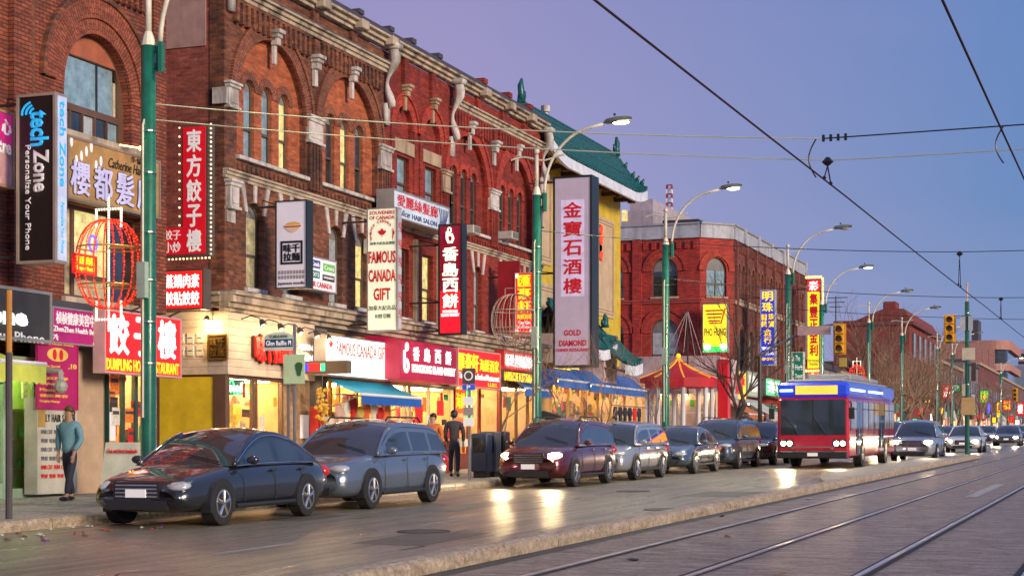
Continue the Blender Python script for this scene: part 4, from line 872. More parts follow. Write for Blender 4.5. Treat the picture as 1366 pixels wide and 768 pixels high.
for k in range(3): fbox(Fr(0, 19.6, 1, 0), 'lit_slot', lit('slot_yellow', (1, .75, .1)), g3, 57.3 + k * 1.0, 58.1 + k * 1.0, 4.32, 4.5, .0, .06)
t = shop('storefront', 'market front with fruit stands lit yellow under the long blue awnings', Fr(0, 19.6, 1, 0), 57.2, ge, 4.2, 2.6, (.16, .3, .46, .6, .76, .9), fm=M('frame_gold', (.45, .28, .10), .4), riser=.9, goods=(0, 1, 2, 3, 5, 6), dens=1.3, lights=7)
m = MB(); m.box(57.2, ge, 22.4, 32, -.5, 4.88); m.build('back_wall', WALLW, g3)

# ---------------- red corner building
b4 = thing('corner_brick_building', 'bright red corner building with arched windows and pale grey parapet', 'building', (86.8, 21, 0))
K0 = S(978, 20)
cc = .5
for k in range(60):
    if LL(934, K0 - cc) < 20 + cc: break
    cc += .05
K1 = S(1075, 20)
TP = (12.5, 13.2)
def wpair(fr, us, wd_, z0, z1, gl, b, **k): return [window(fr, b, u, wd_, z0, z1, gl, arch=wd_ * .5, **k) for u in us]
# street side
hs = []
n = 8; stp = (K1 - K0 - 1.2) / n
for k in range(n):
    u = K0 + .6 + stp * (k + .5)
    for du in (-.55, .55):
        hs.append(window(FAC, b4, u + du, .72, 9.45, 11.35, G_PALE if (k + (du > 0)) % 3 else G_SKY, arch=.36, mid=.5, sillm=STONET))
    hs.append(window(FAC, b4, u, 1.35, 5.2, 7.9, G_PALE if k % 2 else G_SKY, arch=.67, mid=.5, sillm=STONET, mull=1))
plate(FAC, 'front_wall', rect(K0, K1, 4.4, TP[0]), hs, -.3, 0, BR_CRN2, b4)
for k in range(n):
    u = K0 + .6 + stp * (k + .5); ring(FAC, 'brick_arch', u, 7.23, .68, .95, -.05, .06, BR_ARCH, b4, n=16)
    for du in (-.55, .55): ring(FAC, 'brick_arch', u + du, 10.99, .37, .55, -.05, .05, BR_ARCH, b4, n=12)
    fbox(FAC, 'pilaster', BR_CRN2, b4, K0 + .6 + stp * k - .2, K0 + .6 + stp * k + .2, 4.4, 12.48, 0, .14)
corbels(FAC, b4, K0, K1, 11.95, 12.35, BR_CRN2, .4, .2, .1)
cornice(FAC, 'string_course', b4, K0, K1, [(9.1, 9.3, .12)], STONET)
# chamfer
cl = cc * sqrt(2); CHF = Fr(K0 - cc, 20 + cc, 1, -1)
h_ = [window(CHF, b4, cl / 2, min(1.5, cl * .6), 9.45, 11.5, G_SKY, arch=.7, mid=.45, sillm=STONET, mull=1)]
plate(CHF, 'front_wall', rect(0, cl, 4.4, TP[0]), h_, -.3, 0, BR_CRN, b4); ring(CHF, 'brick_arch', cl / 2, 10.8, .75, 1.1, -.05, .07, BR_REDA, b4, n=16)
# south side, running back from the chamfer
SOU = Fr(K0 - cc, 36, 0, -1); uw = 36 - 20 - cc
hw = []
for k in range(5):
    u = uw - 1.9 - k * 3.0
    hw.append(window(SOU, b4, u, 1.4, 9.45, 11.5, G_SKY if k % 2 else G_DARK, arch=.7, mid=.45, sillm=STONET)); ring(SOU, 'brick_arch', u, 10.8, .70, 1.05, -.05, .06, BR_REDA, b4, n=16); ring(SOU, 'brick_arch', u, 10.8, 1.06, 1.2, -.05, .11, BR_CRN, b4, n=16)
    hw.append(window(SOU, b4, u, 1.5, 5.4, 8.3, G_DARK if k % 2 else G_PALE, arch=.75, mid=.45, sillm=STONET)); ring(SOU, 'brick_arch', u, 7.55, .75, 1.15, -.05, .06, BR_REDA, b4, n=16); ring(SOU, 'brick_arch', u, 7.55, 1.16, 1.32, -.05, .12, BR_CRN, b4, n=16)
    fbox(SOU, 'pilaster', BR_CRN, b4, u - 1.75, u - 1.25, 4.4, 12.48, 0, .12)
plate(SOU, 'front_wall', rect(0, uw, 4.4, TP[0]), hw, -.3, 0, BR_CRN, b4)
corbels(SOU, b4, 0, uw, 11.95, 12.35, BR_CRN, .45, .22, .1)
for f_, a in ((SOU, uw), (CHF, cl)): cornice(f_, 'string_course', b4, 0, a + .03, [(9.1, 9.22, .08), (9.22, 9.3, .14)], M('stone_red_painted', (.34, .06, .05), .7))
PG = M('parapet_grey', (.42, .44, .50), .6, bump=.2, dirt=.35)
for f_, a, b in ((SOU, 0, uw), (CHF, 0, cl), (FAC, K0, K1)):
    fbox(f_, 'parapet', PG, b4, a, b, TP[0] + .002, TP[1] + .0, -.3, .12); fbox(f_, 'parapet_coping', M('coping', (.30, .31, .36), .6), b4, a, b, TP[1] + .002, TP[1] + .1, -.34, .2)
for k in range(6): fbox(FAC, 'parapet_pier', PG, b4, K0 + 2 + k * 3.6, K0 + 2.5 + k * 3.6, TP[0] + .004, TP[1] + .15, -.3, .22)
m = MB(); pts = [(K0 - cc + .32, 20.5 + cc), (K0 + .1, 20.36), (K1, 20.36), (K1, 36), (K0 - cc + .32, 36)]; k = len(pts)
m.v = [(a, b, -.5) for a, b in pts] + [(a, b, 12.6) for a, b in pts]; m.f = [tuple(range(k, 2 * k))] + [(i, (i + 1) % k, k + (i + 1) % k, k + i) for i in range(k)]
m.build('body_wall', BR_CRN, b4)
m = MB(); m.box(K0 - 3 + 3.5, K0 + 1.9, 22, 24, 13.2, 13.75); m.build('roof_box', DKSTEEL, b4)
fbox(SOU, 'ground_floor_wall', BR_CRN, b4, 0, uw, .5, 4.39, -.3, 0)
t = shop('storefront', 'noodle house corner entrance with glass blocks and white lights', Fr(0, 19.9, 1, 0), K0 - .3, K0 + 5.6, 4.0, .5, (.25, .5, .75), door=1, fm=M('frame_pale', (.5, .5, .45), .5), riser=.5, goods=(2, 3, 0), dens=1, tube=M('ceiling_tube_white', (1, 1, .9), em=34, emc=(1, .95, .7), var=0), lights=3, shelves=3, wall=M('room_white', (.7, .7, .6), .7))
t = shop('storefront', 'row of small lit shops along the red corner building', Fr(0, 19.9, 1, 0), K0 + 5.7, K1, 4.0, .5, (.15, .3, .45, .6, .75, .88), door=2, fm=M('frame_brown2'), riser=.5, goods=(0, 1, 2, 3, 5), dens=1, lights=6, shelves=3)
# low pinkish annex and the red tent roofed pavilion
an = thing('annex', 'low pinkish white annex with big panes in front of the red corner building', 'building', (80, 21, 0))
AS = 81.0; ASF = Fr(AS, 30, 0, -1)
LA = LL(958, AS)
m = MB(); m.box(AS + .25, K0 - cc - .02, LA + .2, 30, 1, 6.0); m.build('body_wall', PINKW, an)
fbox(ASF, 'fascia_board', PINKW, an, 0, 30 - LA, 4.3, 6.0, -.4, .05); fbox(ASF, 'trim', STONEW, an, 0, 30 - LA, 4.22, 4.3, -.1, .1)
t = shop('storefront', 'cafe panes with white mullions and warm lights in the pinkish annex', ASF, 30 - LL(868, AS), 30 - LA, 4.2, 1.6, (.2, .42, .5, .72, .93), fm=WHITE, riser=.9, transom=.9, goods=(0, 1, 3, 5), dens=.9, lights=3, z0=gz(AS) + .15, front_o=.3)
fbox(ASF, 'red_column', SIGNREDU, an, 30 - LA + .02, 30 - LA + .5, 1, 5.8, -.5, .1)
pv_ = thing('pavilion', 'small pavilion with flared red tent roof and yellow ribs', 'pavilion', (77.5, 21, 0))
pc = (78.6, LL(905, 78.6)); pz = Z(508, 78.6, pc[1]); apz = Z(480, 78.6, pc[1])
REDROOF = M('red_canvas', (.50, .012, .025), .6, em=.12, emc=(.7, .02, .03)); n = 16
def rp(t, a):
    r = 1.8 * (1 - t) ** 1.6 + .05; return (pc[0] + r * cos(a), pc[1] + r * sin(a), pz + .12 + (apz - pz) * t)
m = MB(); K = 8
for k in range(K + 1):
    for j in range(n): m.v.append(rp(k / K, 2 * pi * j / n))
for k in range(K):
    for j in range(n): m.f.append((k * n + j, k * n + (j + 1) % n, (k + 1) * n + (j + 1) % n, (k + 1) * n + j))
m.build('tent_roof', REDROOF, pv_)
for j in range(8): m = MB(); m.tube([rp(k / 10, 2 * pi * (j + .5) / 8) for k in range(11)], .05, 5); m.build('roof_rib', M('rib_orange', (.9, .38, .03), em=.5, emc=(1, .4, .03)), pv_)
m = MB(); m.tube([(pc[0], pc[1], pz - .32), (pc[0], pc[1], pz + .12)], 1.85, 16); m.build('valance', REDROOF, pv_)
for j in range(8): a = 2 * pi * (j + .5) / 8; m = MB(); x, y = pc[0] + 1.6 * cos(a), pc[1] + 1.6 * sin(a); m.tube([(x, y, gz(78) + .15), (x, y, pz - .32)], .11, 8); m.build('column', WHITE, pv_)
m = MB(); m.ball((pc[0], pc[1], apz + .2), .12, 6, 4); m.build('finial', LETYEL, pv_)
# ---------------- grey tower block and lattice mast behind
gb = thing('grey_building', 'pale grey concrete block rising behind the yellow restaurant', 'building', (100, 30, 0))
GREY = M('grey_concrete', (.36, .32, .36), .7, dirt=.3)
Lr_ = LL(871, 100); zt = Z(252, 100, Lr_); z2 = Z(282, 100, LL(846, 100))
m = MB(); m.box(100, 118, Lr_, LL(829, 100), 0, zt - 1.3); m.build('wall', GREY, gb)
m = MB(); m.box(104, 118, LL(871, 104), LL(840, 104), 0, zt); m.build('upper_wall', M('grey_concrete_light', (.42, .36, .40), .7), gb)
m = MB(); m.box(94, 99.9, LL(925, 94), LL(871, 94), 0, Z(303, 94, 25)); m.build('low_wall', GREY, gb)
m = MB(); m.box(99.95, 99.99, LL(833, 100) - .2, LL(829.5, 100), Z(299, 100, 33), Z(284, 100, 33)); m.build('window', G_LIT, gb)
mt_ = thing('radio_mast', 'thin red and white striped lattice mast far behind the red corner building', 'mast', (300, LL(893, 300), 0))
L_ = LL(893, 300)
for k in range(14):
    z = Z(330, 300, L_) + k * 1.0 * .82; mt = (WHITE, M('mast_red', (.4, .05, .06), .5))[k % 2]; m = MB(); m.box(299.5, 300.5, L_ - .55, L_ - .35, z, z + .7); m.box(299.5, 300.5, L_ + .35, L_ + .55, z, z + .7); m.box(299.8, 300.2, L_ - .5, L_ + .5, z + .7, z + .85); m.build('mast_segment', mt, mt_)
m = MB(); m.tube([(300, L_, 0), (300, L_, Z(330, 300, L_))], .5, 4); m.build('mast_base', GREY, mt_)

# ---------------- far buildings
b6 = thing('gabled_brick_building', 'dark red brick building with chimney and stepped gable beyond the trees', 'building', (163, 20, 0))
f6 = S(1213, 20); SF6 = Fr(f6, 45, 0, -1); La = LL(1112, f6)
zt = Z(427, f6, 24)
hh = [rect(45 - LL(x + 9, f6) - .0, 45 - LL(x + 20, f6), z, z + 2.6) for x, z in ((1163, 8.2),)]
m = MB(); m.box(f6, f6 + 24, 20, La, 0, zt); m.build('wall', BR_FAR, b6)
m = MB(); m.hexa([(f6 - .1, 19.9, zt), (f6 - .1, 25, zt), (f6 + 24, 25, zt), (f6 + 24, 19.9, zt), (f6 - .1, 20.5, zt + 1.0), (f6 - .1, 22.5, zt + 1.0), (f6 + 24, 22.5, zt + 1.0), (f6 + 24, 20.5, zt + 1.0)]); m.build('gable_wall', BR_FAR, b6)
m = MB(); m.box(f6 - .2, f6 + 24, 19.6, La, zt - .5, zt - .1); m.build('cornice', M('cornice_dark_red', (.16, .04, .04), .7), b6)
m = MB(); m.box(f6 + 2, f6 + 4, LL(1192, f6), LL(1174, f6), zt, zt + 1.9); m.build('chimney', BR_FAR, b6, bevel=.1)
for L, z in ((24.5, 7.5), (28.5, 7.5), (34, 7.5)):
    m = MB(); m.box(f6 - .15, f6 - .01, L, L + 1.2, z, z + 2.4); w_ = m.build('window', WINF, b6); m = MB(); m.box(f6 - .2, f6 - .16, L + .1, L + 1.1, z + .1, z + 2.3); m.build('pane', G_DARK, w_)
for k in range(5):
    s = f6 + 2 + k * 4.4
    for z in (6, 10):
        m = MB(); m.box(s, s + 1.3, 19.85, 19.99, z, z + 2.5); w_ = m.build('window', WINF, b6); m = MB(); m.box(s + .1, s + 1.2, 19.8, 19.84, z + .1, z + 2.4); m.build('pane', G_PALE, w_)
m = MB(); m.box(f6 - .4, f6 - .02, LL(1196, f6), LL(1182, f6), 5, 8); m.build('billboard', M('cream_board', (.5, .45, .3), .6), b6)
def row(name, label, s0, s1, x_top, y_top, mat, L0=20, L1=34, wins=2, z0w=5, cat='building', roof=None):
    b = thing(name, label, cat, (s0, L0, 0)); z = Z(y_top, S(x_top, L0), L0)
    m = MB(); m.box(s0, s1, L0, L1, -.5, z); m.build('wall', mat, b)
    m = MB(); m.box(s0 - .1, s1, L0 - .25, L1, z, z + .35); m.build('cornice', roof or STONET, b)
    n = max(1, int((s1 - s0) / 3))
    for k in range(n):
        s = s0 + (k + .3) * (s1 - s0) / n
        for q in range(wins):
            zz = z0w + q * 3.2
            if zz + 1.9 > z: continue
            m = MB(); m.box(s, s + 1.1, L0 - .06, L0 - .01, zz, zz + 1.9); w_ = m.build('window', WINF, b); m = MB(); m.box(s + .1, s + 1.0, L0 - .1, L0 - .065, zz + .1, zz + 1.8); m.build('pane', R.choice((G_PALE, G_DARK, G_SKY)), w_)
    q = s0 + .5
    while q < s1 - 2.4:
        w2 = R.uniform(1.0, 2.6); c_ = R.choice(((1, .55, .18), (1, .75, .4), (.9, .2, .06), (.7, .8, .5), (.25, .16, .08))); z2_ = gz(s0) + R.uniform(2.2, 2.9)
        m = MB(); m.box(q, q + w2, L0 - .08, L0 - .01, gz(s0) + .9, z2_); m.build('shop_window', M('shop_window_lit_%d' % int(c_[1] * 100), c_, .3, em=.55, emc=c_, var=.9, sc_=1.6), b)
        m = MB(); m.box(q - .2, q + w2 + .2, L0 - .3, L0 - .01, z2_ + .1, z2_ + .85); m.build('shop_fascia', R.choice((M('fascia_red_dull', (.4, .03, .03), .5, em=.3), M('fascia_white_dull', (.5, .5, .45), .5, em=.2), M('fascia_green_dull', (.03, .2, .1), .5, em=.2), M('fascia_dark', (.05, .04, .04), .5))), b)
        q += w2 + R.uniform(.6, 1.6)
    # side facing the camera
    for k in range(3):
        m = MB(); L = L0 + 2 + k * 4; m.box(s0 - .06, s0 - .01, L, L + 1.1, 5, 7); w_ = m.build('window', WINF, b); m = MB(); m.box(s0 - .1, s0 - .065, L + .1, L + 1, 5.1, 6.9); m.build('pane', G_DARK, w_)
    return b
row('shop_building', 'small grey gabled shop next to the red corner building', 110, 121, 1100, 492, M('grey_siding', (.30, .30, .33), .7, dirt=.3), wins=1, roof=ROOFD)
row('shop_building', 'white two storey shop building behind the lamp posts', 121.5, 137, 1135, 505, M('white_siding', (.42, .42, .45), .7, dirt=.3), wins=1)
row('shop_building', 'dull yellow trimmed low shop before the gabled brick building', 138, 162, 1170, 518, M('tan_siding', (.30, .20, .10), .7, dirt=.3), wins=1)
row('terrace_building', 'dark brown brick terrace with grey bay front beyond the median signal post', 188, 214, 1262, 487, M('brown_brick_far', (.14, .065, .05), .8, dirt=.3), wins=3)
row('terrace_building', 'grey gabled terrace house in the far row', 214.5, 236, 1280, 480, M('grey_brick_far', (.20, .17, .18), .8), wins=3, roof=ROOFD)
row('terrace_building', 'dark red terrace house with heavy cornice in the far row', 236.5, 275, 1305, 486, M('dark_red_far', (.16, .05, .05), .8), wins=3)
row('terrace_building', 'long brown terrace at the far end of the street', 276, 360, 1340, 507, M('brown_far_end', (.15, .09, .09), .8), wins=3)
b7 = thing('office_building', 'salmon pink modern office block with rounded corner and dark window bands', 'building', (300, 22, 0))
PK = M('salmon_concrete', (.42, .20, .16), .7)
La7 = LL(1232, 300); Lb7 = LL(1347, 300); zz = Z(453, 300, Lb7)
for (z0, z1, mt, o) in ((0, zz - 7.2, PK, 0), (zz - 7.2, zz - 5.2, G_DARK, .5), (zz - 5.2, zz - 4.0, PK, 0), (zz - 4.0, zz - 1.6, G_DARK, .5), (zz - 1.6, zz, PK, 0)):
    m = MB(); c_ = [(300 + o, La7), (300 + o, Lb7 + 3 - 0)] + [(303 - 3 * cos(a) + o, Lb7 + 3 - 3 * sin(a) + o) for a in [k * pi / 12 for k in range(1, 7)]] + [(330, Lb7 + o), (330, La7)]; k = len(c_)
    m.v = [(a, b, z0) for a, b in c_] + [(a, b, z1) for a, b in c_]; m.f = [tuple(range(k, 2 * k)), tuple(range(k))[::-1]] + [(i, (i + 1) % k, k + (i + 1) % k, k + i) for i in range(k)]
    m.build('window_band' if mt is G_DARK else 'wall', mt, b7)
for k in range(12):
    L = lerp(La7, Lb7 + 3, k / 11); m = MB(); m.box(299.97, 300.4, L - .5, L + .5, zz - 7.2, zz - 1.5); m.build('pier', PK, b7)
m = MB(); m.box(306, 312, LL(1305, 306), LL(1296, 306), zz, zz + 4); m.build('flue', ROOFD, b7)
ft_ = thing('apartment_tower', 'distant pink apartment tower at the end of the street', 'building', (700, 30, 0))
La, Lb = LL(1352, 700), LL(1385, 700); zt = Z(466, 700, La)
for k in range(8):
    m = MB(); m.box(700, 720, Lb, La, zt - 3 * (k + 1) + 1.3, zt - 3 * k); m.build('wall', M('tower_pink', (.45, .28, .34), .7), ft_); m = MB(); m.box(700.5, 720, Lb + .5, La - .5, zt - 3 * (k + 1), zt - 3 * (k + 1) + 1.3); m.build('window_band', G_DARK, ft_)
m = MB(); m.box(700, 720, Lb, La, 0, zt - 24); m.build('lower_wall', M('tower_pink'), ft_)
fs = thing('grey_building', 'grey blue building low on the horizon under the pink tower', 'building', (420, 30, 0))
m = MB(); m.box(420, 500, 14, LL(1335, 420), 0, Z(487, 420, 20)); m.build('wall', M('far_blue_grey', (.18, .24, .30), .8), fs)

# ================================================================ SIGNS
BLKF = M('sign_face_black', (.015, .014, .016), .25, var=.1)
CYAN = lit('letter_cyan', (.02, .38, .75), .7, .05)
g = blade_sign('blade_sign', 'tall black blade sign with blue and white phone shop lettering reading downwards', 23, 75, 90, 123, 350, 19.3, BLKF, frame=M('frame_champagne', (.5, .44, .36), .4, .4), brackets=(.96, .05), sideface=M('face_pale_blue', (.55, .62, .80), .4, em=.35, emc=(.6, .68, .95)))
H = g.z1 - g.z0; f = g.fr; W = g.u1
text(f, 'tech', W * .34, W * .82, g.z0 + H * .69, g.z0 + H * .90, g.o, CYAN, g.t, .03, rot=1)
text(f, 'Zone', W * .42, W * .82, g.z0 + H * .42, g.z0 + H * .67, g.o, LETWHT, g.t, .03, rot=1)
text(f, 'Personalize Your Phone', W * .22, W * .36, g.z0 + H * .08, g.z0 + H * .70, g.o, LETWHT, g.t, .008, rot=1)
for r in (.06, .10, .14):
    m = MB(); m.tube([f.p(W * .50 - r * 2.0 * cos(a) * 1.1, g.z0 + H * .885 + r * 1.6 * sin(a) - .0, g.o + .005) for a in [k * pi / 20 - .1 * pi + .2 for k in range(9)]], .022, 5); m.build('wave_mark', CYAN, g.t)
text(g.side, 'tech Zone', .08, g.th - .08, g.z0 + H * .45, g.z0 + H * .96, .014, CYAN, g.t, .02, rot=1)
text(g.side, 'Personalize Your Phone', .12, g.th - .12, g.z0 + H * .06, g.z0 + H * .36, .014, CYAN, g.t, .01, rot=1)
PINK = M('face_magenta', (.42, .010, .15), .35, em=.35, emc=(.6, .01, .2), var=.1)
g = flat_sign('sign', 'magenta beauty sign cut off by the left edge, upper storey', -60, 18, 128, 235, 19.7, .25, PINK, frame=M('frame_gilt', (.4, .28, .14), .4))
text(g.fr, '心', S(2, 19.7), S(14, 19.7), Z(180, S(8, 19.7), 19.7), Z(160, S(8, 19.7), 19.7), .012, LETWHT, g.t, .03)
text(g.fr, 'Centre', S(-24, 19.7), S(14, 19.7), Z(206, S(8, 19.7), 19.7), Z(186, S(8, 19.7), 19.7), .012, LETWHT, g.t, .03)
fbox(g.fr, 'picture_panel', M('petal_pink', (.7, .4, .4), .5, var=.5, sc_=3), g.t, g.u0 + .06, g.u1 - .06, g.z0 + .06, g.z0 + .75, .007, .011)
# hair salon board
g = flat_sign('sign', 'brown and gold hair salon board with lilac characters under the big arched window', 89, 213, 179, 264, 19.75, .2, M('face_tan_gold', (.36, .20, .07), .45, em=.22, emc=(.55, .30, .08), var=.3), frame=M('frame_grey_brown', (.25, .2, .17), .5))
LIL = M('letter_lilac', (.52, .50, .75), .5, em=.25, emc=(.6, .6, 1))
W = g.u1 - g.u0; H = g.z1 - g.z0
for k, ch in enumerate('櫻都髮廊'):
    a = g.u0 + W * (.03 + .235 * k); text(g.fr, ch, a, a + W * .19, g.z0 + H * .10, g.z0 + H * .62, .016, LETBLK, g.t, .05, name='character'); text(g.fr, ch, a, a + W * .19, g.z0 + H * .10, g.z0 + H * .62, .03, LIL, g.t, .02, name='character')
text(g.fr, 'Catherine Hair Salon', g.u0 + W * .42, g.u0 + W * .95, g.z0 + H * .66, g.z0 + H * .82, .018, LETBLK, g.t, .0, shear=.3)
text(g.fr, '多倫多', g.u0 + W * .66, g.u0 + W * .86, g.z0 + H * .84, g.z0 + H * .95, .018, LETBLK, g.t, .0)
for k in range(7):
    a, b = g.u0 + W * (.04 + .05 * k), g.z0 + H * (.9 - .09 * ((k * 3) % 4)); plate(g.fr, 'petal', disc_pts(a, b, .05, 8, .11), [], .012, .02, LETWHT, g.t)
m = MB(); p = g.fr.p(g.u0 + W * .55, g.z1, .5); m.tube([g.fr.p(g.u0 + W * .55, g.z1 + .1, 0), p], .015, 5); m.ball(p, .05, 6, 4); m.build('spot_lamp', WARM, g.t)
# small red neon panel
g = flat_sign('sign', 'small glowing red and yellow rental sign in the lit upper window', 99, 128, 337, 364, 19.7, .06, M('face_red_orange', (.9, .06, .01), .4, em=1.2, emc=(1, .05, .01)), frame=RED_TUBE, ft=.03)
W = g.u1 - g.u0; H = g.z1 - g.z0
text(g.fr, '有房出租', g.u0 + W * .1, g.u1 - W * .1, g.z0 + H * .5, g.z1 - H * .1, .012, LETYEL, g.t, .02); text(g.fr, 'Shop or Rental', g.u0 + W * .1, g.u1 - W * .1, g.z0 + H * .14, g.z0 + H * .42, .012, LETYEL, g.t, .02)
m = MB(); c = g.fr.p(g.u0 + W * .85, g.z1 + .25, .0); m.tube([(c[0] + .13 * cos(a), c[1], c[2] + .16 * sin(a)) for a in [k * pi / 8 for k in range(17)]], .03, 5); m.build('neon_ring', M('neon_blue', (.1, .1, 1), em=2, emc=(.12, .12, 1), var=0), g.t)
# phone shop fascia
g = flat_sign('fascia_sign', 'dark fascia sign with glowing white phone shop lettering at the left edge', -120, 68, 363, 440, 19.55, .35, M('face_charcoal', (.05, .045, .04), .35), frame=SIGNGR, ft=.06)
text(g.fr, 'tech Zone', S(-118, 19.55), S(35, 19.55), Z(434, S(20, 19.55), 19.55), Z(410, S(20, 19.55), 19.55), .03, lit('letter_glow_white', (.95, 1, .85), 2.2, 0), g.t, .04)
text(g.fr, 'Personalize Your Phone', S(-110, 19.55), S(58, 19.55), Z(455, S(20, 19.55), 19.55), Z(442, S(20, 19.55), 19.55), .02, LETWHT, g.t, .01)
g = flat_sign('fascia_sign', 'magenta health and beauty fascia sign left of the dumpling sign', 68.5, 138, 408, 457, 19.65, .2, M('face_purple_magenta', (.36, .012, .14), .4, em=.2, emc=(.55, .02, .22)), frame=SIGNGR, ft=.03)
W = g.u1 - g.u0; H = g.z1 - g.z0
text(g.fr, '桢桢健康美容中心', g.u0 + W * .08, g.u1 - W * .08, g.z0 + H * .54, g.z1 - H * .12, .012, LETWHT, g.t, .01); text(g.fr, 'ZhenZhen Health Beauty', g.u0 + W * .03, g.u1 - W * .04, g.z0 + H * .28, g.z0 + H * .48, .012, LETWHT, g.t, .02)
for a in (.06, .84): m = MB(); m.tube([g.fr.p(g.u0 + W * a + .10 * cos(k), g.z0 + H * .15 + .07 * sin(k * 1.7), .012) for k in range(9)], .008, 4); m.build('flower_mark', LETWHT, g.t)
# magenta price banner
g = flat_sign('banner', 'tall magenta massage price banner with gold foot emblem and small gold text', 49, 103, 452, 545, 19.66, .03, M('face_crimson', (.36, .01, .10), .5, em=.15, emc=(.5, .01, .12)), frame=M('face_crimson'), ft=.01)
W = g.u1 - g.u0; H = g.z1 - g.z0; GOLD = M('letter_gold', (.62, .38, .08), .5, em=.25, emc=(1, .6, .1))
plate(g.fr, 'oval', disc_pts(g.u0 + W * .5, g.z0 + H * .80, W * .26, 20, H * .10), [], .007, .012, GOLD, g.t)
for sg in (-1, 1): plate(g.fr, 'foot_mark', disc_pts(g.u0 + W * (.5 + sg * .08), g.z0 + H * .80, W * .05, 12, H * .08), [], .013, .018, LETRED, g.t)
text(g.fr, '.10', g.u0 + W * .76, g.u0 + W * .97, g.z0 + H * .60, g.z0 + H * .68, .012, GOLD, g.t, .03)
for k, tx in enumerate(('Combo Special', 'Foot Reflexology', '足底按摩', 'Relaxing Acupuncture', 'Manicure', '健康美容', 'Complete Massage')): text(g.fr, tx, g.u0 + W * .06, g.u0 + W * (.55 + .1 * (k % 3)), g.z0 + H * (.60 - k * .085), g.z0 + H * (.645 - k * .085), .012, GOLD, g.t, .008)
text(g.fr, '桢桢 Health Beauty', g.u0 + W * .15, g.u0 + W * .9, g.z0 + H * .93, g.z0 + H * .975, .012, GOLD, g.t, .005)
g2_ = thing('hair_salon_poster', 'pale hair salon notice wall below the magenta banner', 'poster', (28, 19.98, 1)); u0, u1 = S(50, 19.68), S(103, 19.68); ff = Fr(0, 19.68, 1, 0)
fbox(ff, 'board', M('board_grey_cream', (.50, .48, .40), .6), g2_, u0, u1, gz(28) + .2, 2.42, -.3, 0); text(ff, 'LY HAIR SALON', u0 + .25, u1 - .1, 1.95, 2.1, .012, LETBLK, g2_, .0, sp=1.15)
for k in range(6): text(ff, '剪髮 電髮 染髮 美容' if k % 2 else 'HAIR CUT  PERM  COLOUR', u0 + .1, u1 - .2, 1.72 - k * .17, 1.80 - k * .17, .012, LETRED if k > 3 else M('letter_grey', (.15, .16, .2), .6), g2_, .0)
fbox(ff, 'brown_patch', M('patch_ochre', (.42, .26, .06), .6), g2_, u0 + .02, u0 + .24, 1.85, 2.40, .001, .01)
# dumpling house board
g = flat_sign('sign', 'big glowing red dumpling restaurant board with white characters and yellow lettering', 138, 241, 411, 497, 19.4, .25, SIGNRED, frame=M('frame_pale_pink', (.6, .35, .35), .4), ft=.04)
W = g.u1 - g.u0; H = g.z1 - g.z0
for k, ch in enumerate('餃子樓'): a = g.u0 + W * (.07 + .31 * k); text(g.fr, ch, a, a + W * .23, g.z0 + H * .32, g.z1 - H * .08, .014, LETWHITE, g.t, .035, name='character')
text(g.fr, 'DUMPLING HOUSE RESTAURANT', g.u0 + W * .03, g.u1 - W * .03, g.z0 + H * .05, g.z0 + H * .24, .014, LETYEL, g.t, .02)
for k in range(2): m = MB(); m.tube([g.fr.p(g.u0 + W * (.33 + .5 * k), g.z1, 0), g.fr.p(g.u0 + W * (.33 + .5 * k) - .1, g.z1 + .10, .35)], .025, 5); m.build('lamp_arm', DKSTEEL, g.t)
# L shaped red board with bulbs
Lg = 20.0; s0 = S(225, 20.3); fL = Fr(s0, 21.6, 0, -1)
def ux(x): return 21.6 - LL(x, s0)
def zy(y, x=250): return Z(y, s0, LL(x, s0))
gt = thing('sign', 'L shaped red board with white characters edged by little yellow bulbs', 'sign', (s0, 20.3, zy(340)))
UL, UV, UR = ux(206), ux(244), ux(274)
fbox(fL, 'housing', SIGNFR, gt, (UV - .04, UR + .06, zy(303) + .002, zy(167), -.3, -.01), (UL, UR + .06, zy(342), zy(303), -.3, -.01))
RB2 = M('face_deep_red', (.55, .008, .02), .4, em=.35, emc=(.7, .005, .02), var=.1)
fbox(fL, 'face', RB2, gt, (UV, UR, zy(303) + .002, zy(170), -.009, .006), (UL + .03, UR, zy(339), zy(303), -.009, .006))
vtext(fL, '東方餃子樓', (UV + UR) / 2, (UR - UV) * .62, zy(338), zy(172), .014, LETWHT, gt, .03)
text(fL, '味餃子', ux(209), ux(241), zy(319), zy(306), .014, LETWHT, gt, .01); text(fL, '味小炒', ux(209), ux(241), zy(336), zy(322), .014, LETWHT, gt, .01)
bulbs(gt, ptsline(fL.p(UR + .14, zy(340), .0), fL.p(UR + .14, zy(168), .0), 30) + ptsline(fL.p(UV - .09, zy(300), 0), fL.p(UV - .09, zy(170), 0), 12) + ptsline(fL.p(UL, zy(345), 0), fL.p(UR + .1, zy(345), 0), 16), .026, M('bulb_cream', (1, .9, .6), em=2.0, emc=(1, .72, .35), var=.8, sc_=8))
for z in (zy(176), zy(241)): m = MB(); m.tube([(s0 + .1, 23, z), (s0 + .1, 20.6, z)], .03, 5); m.build('bracket', DKSTEEL, gt)
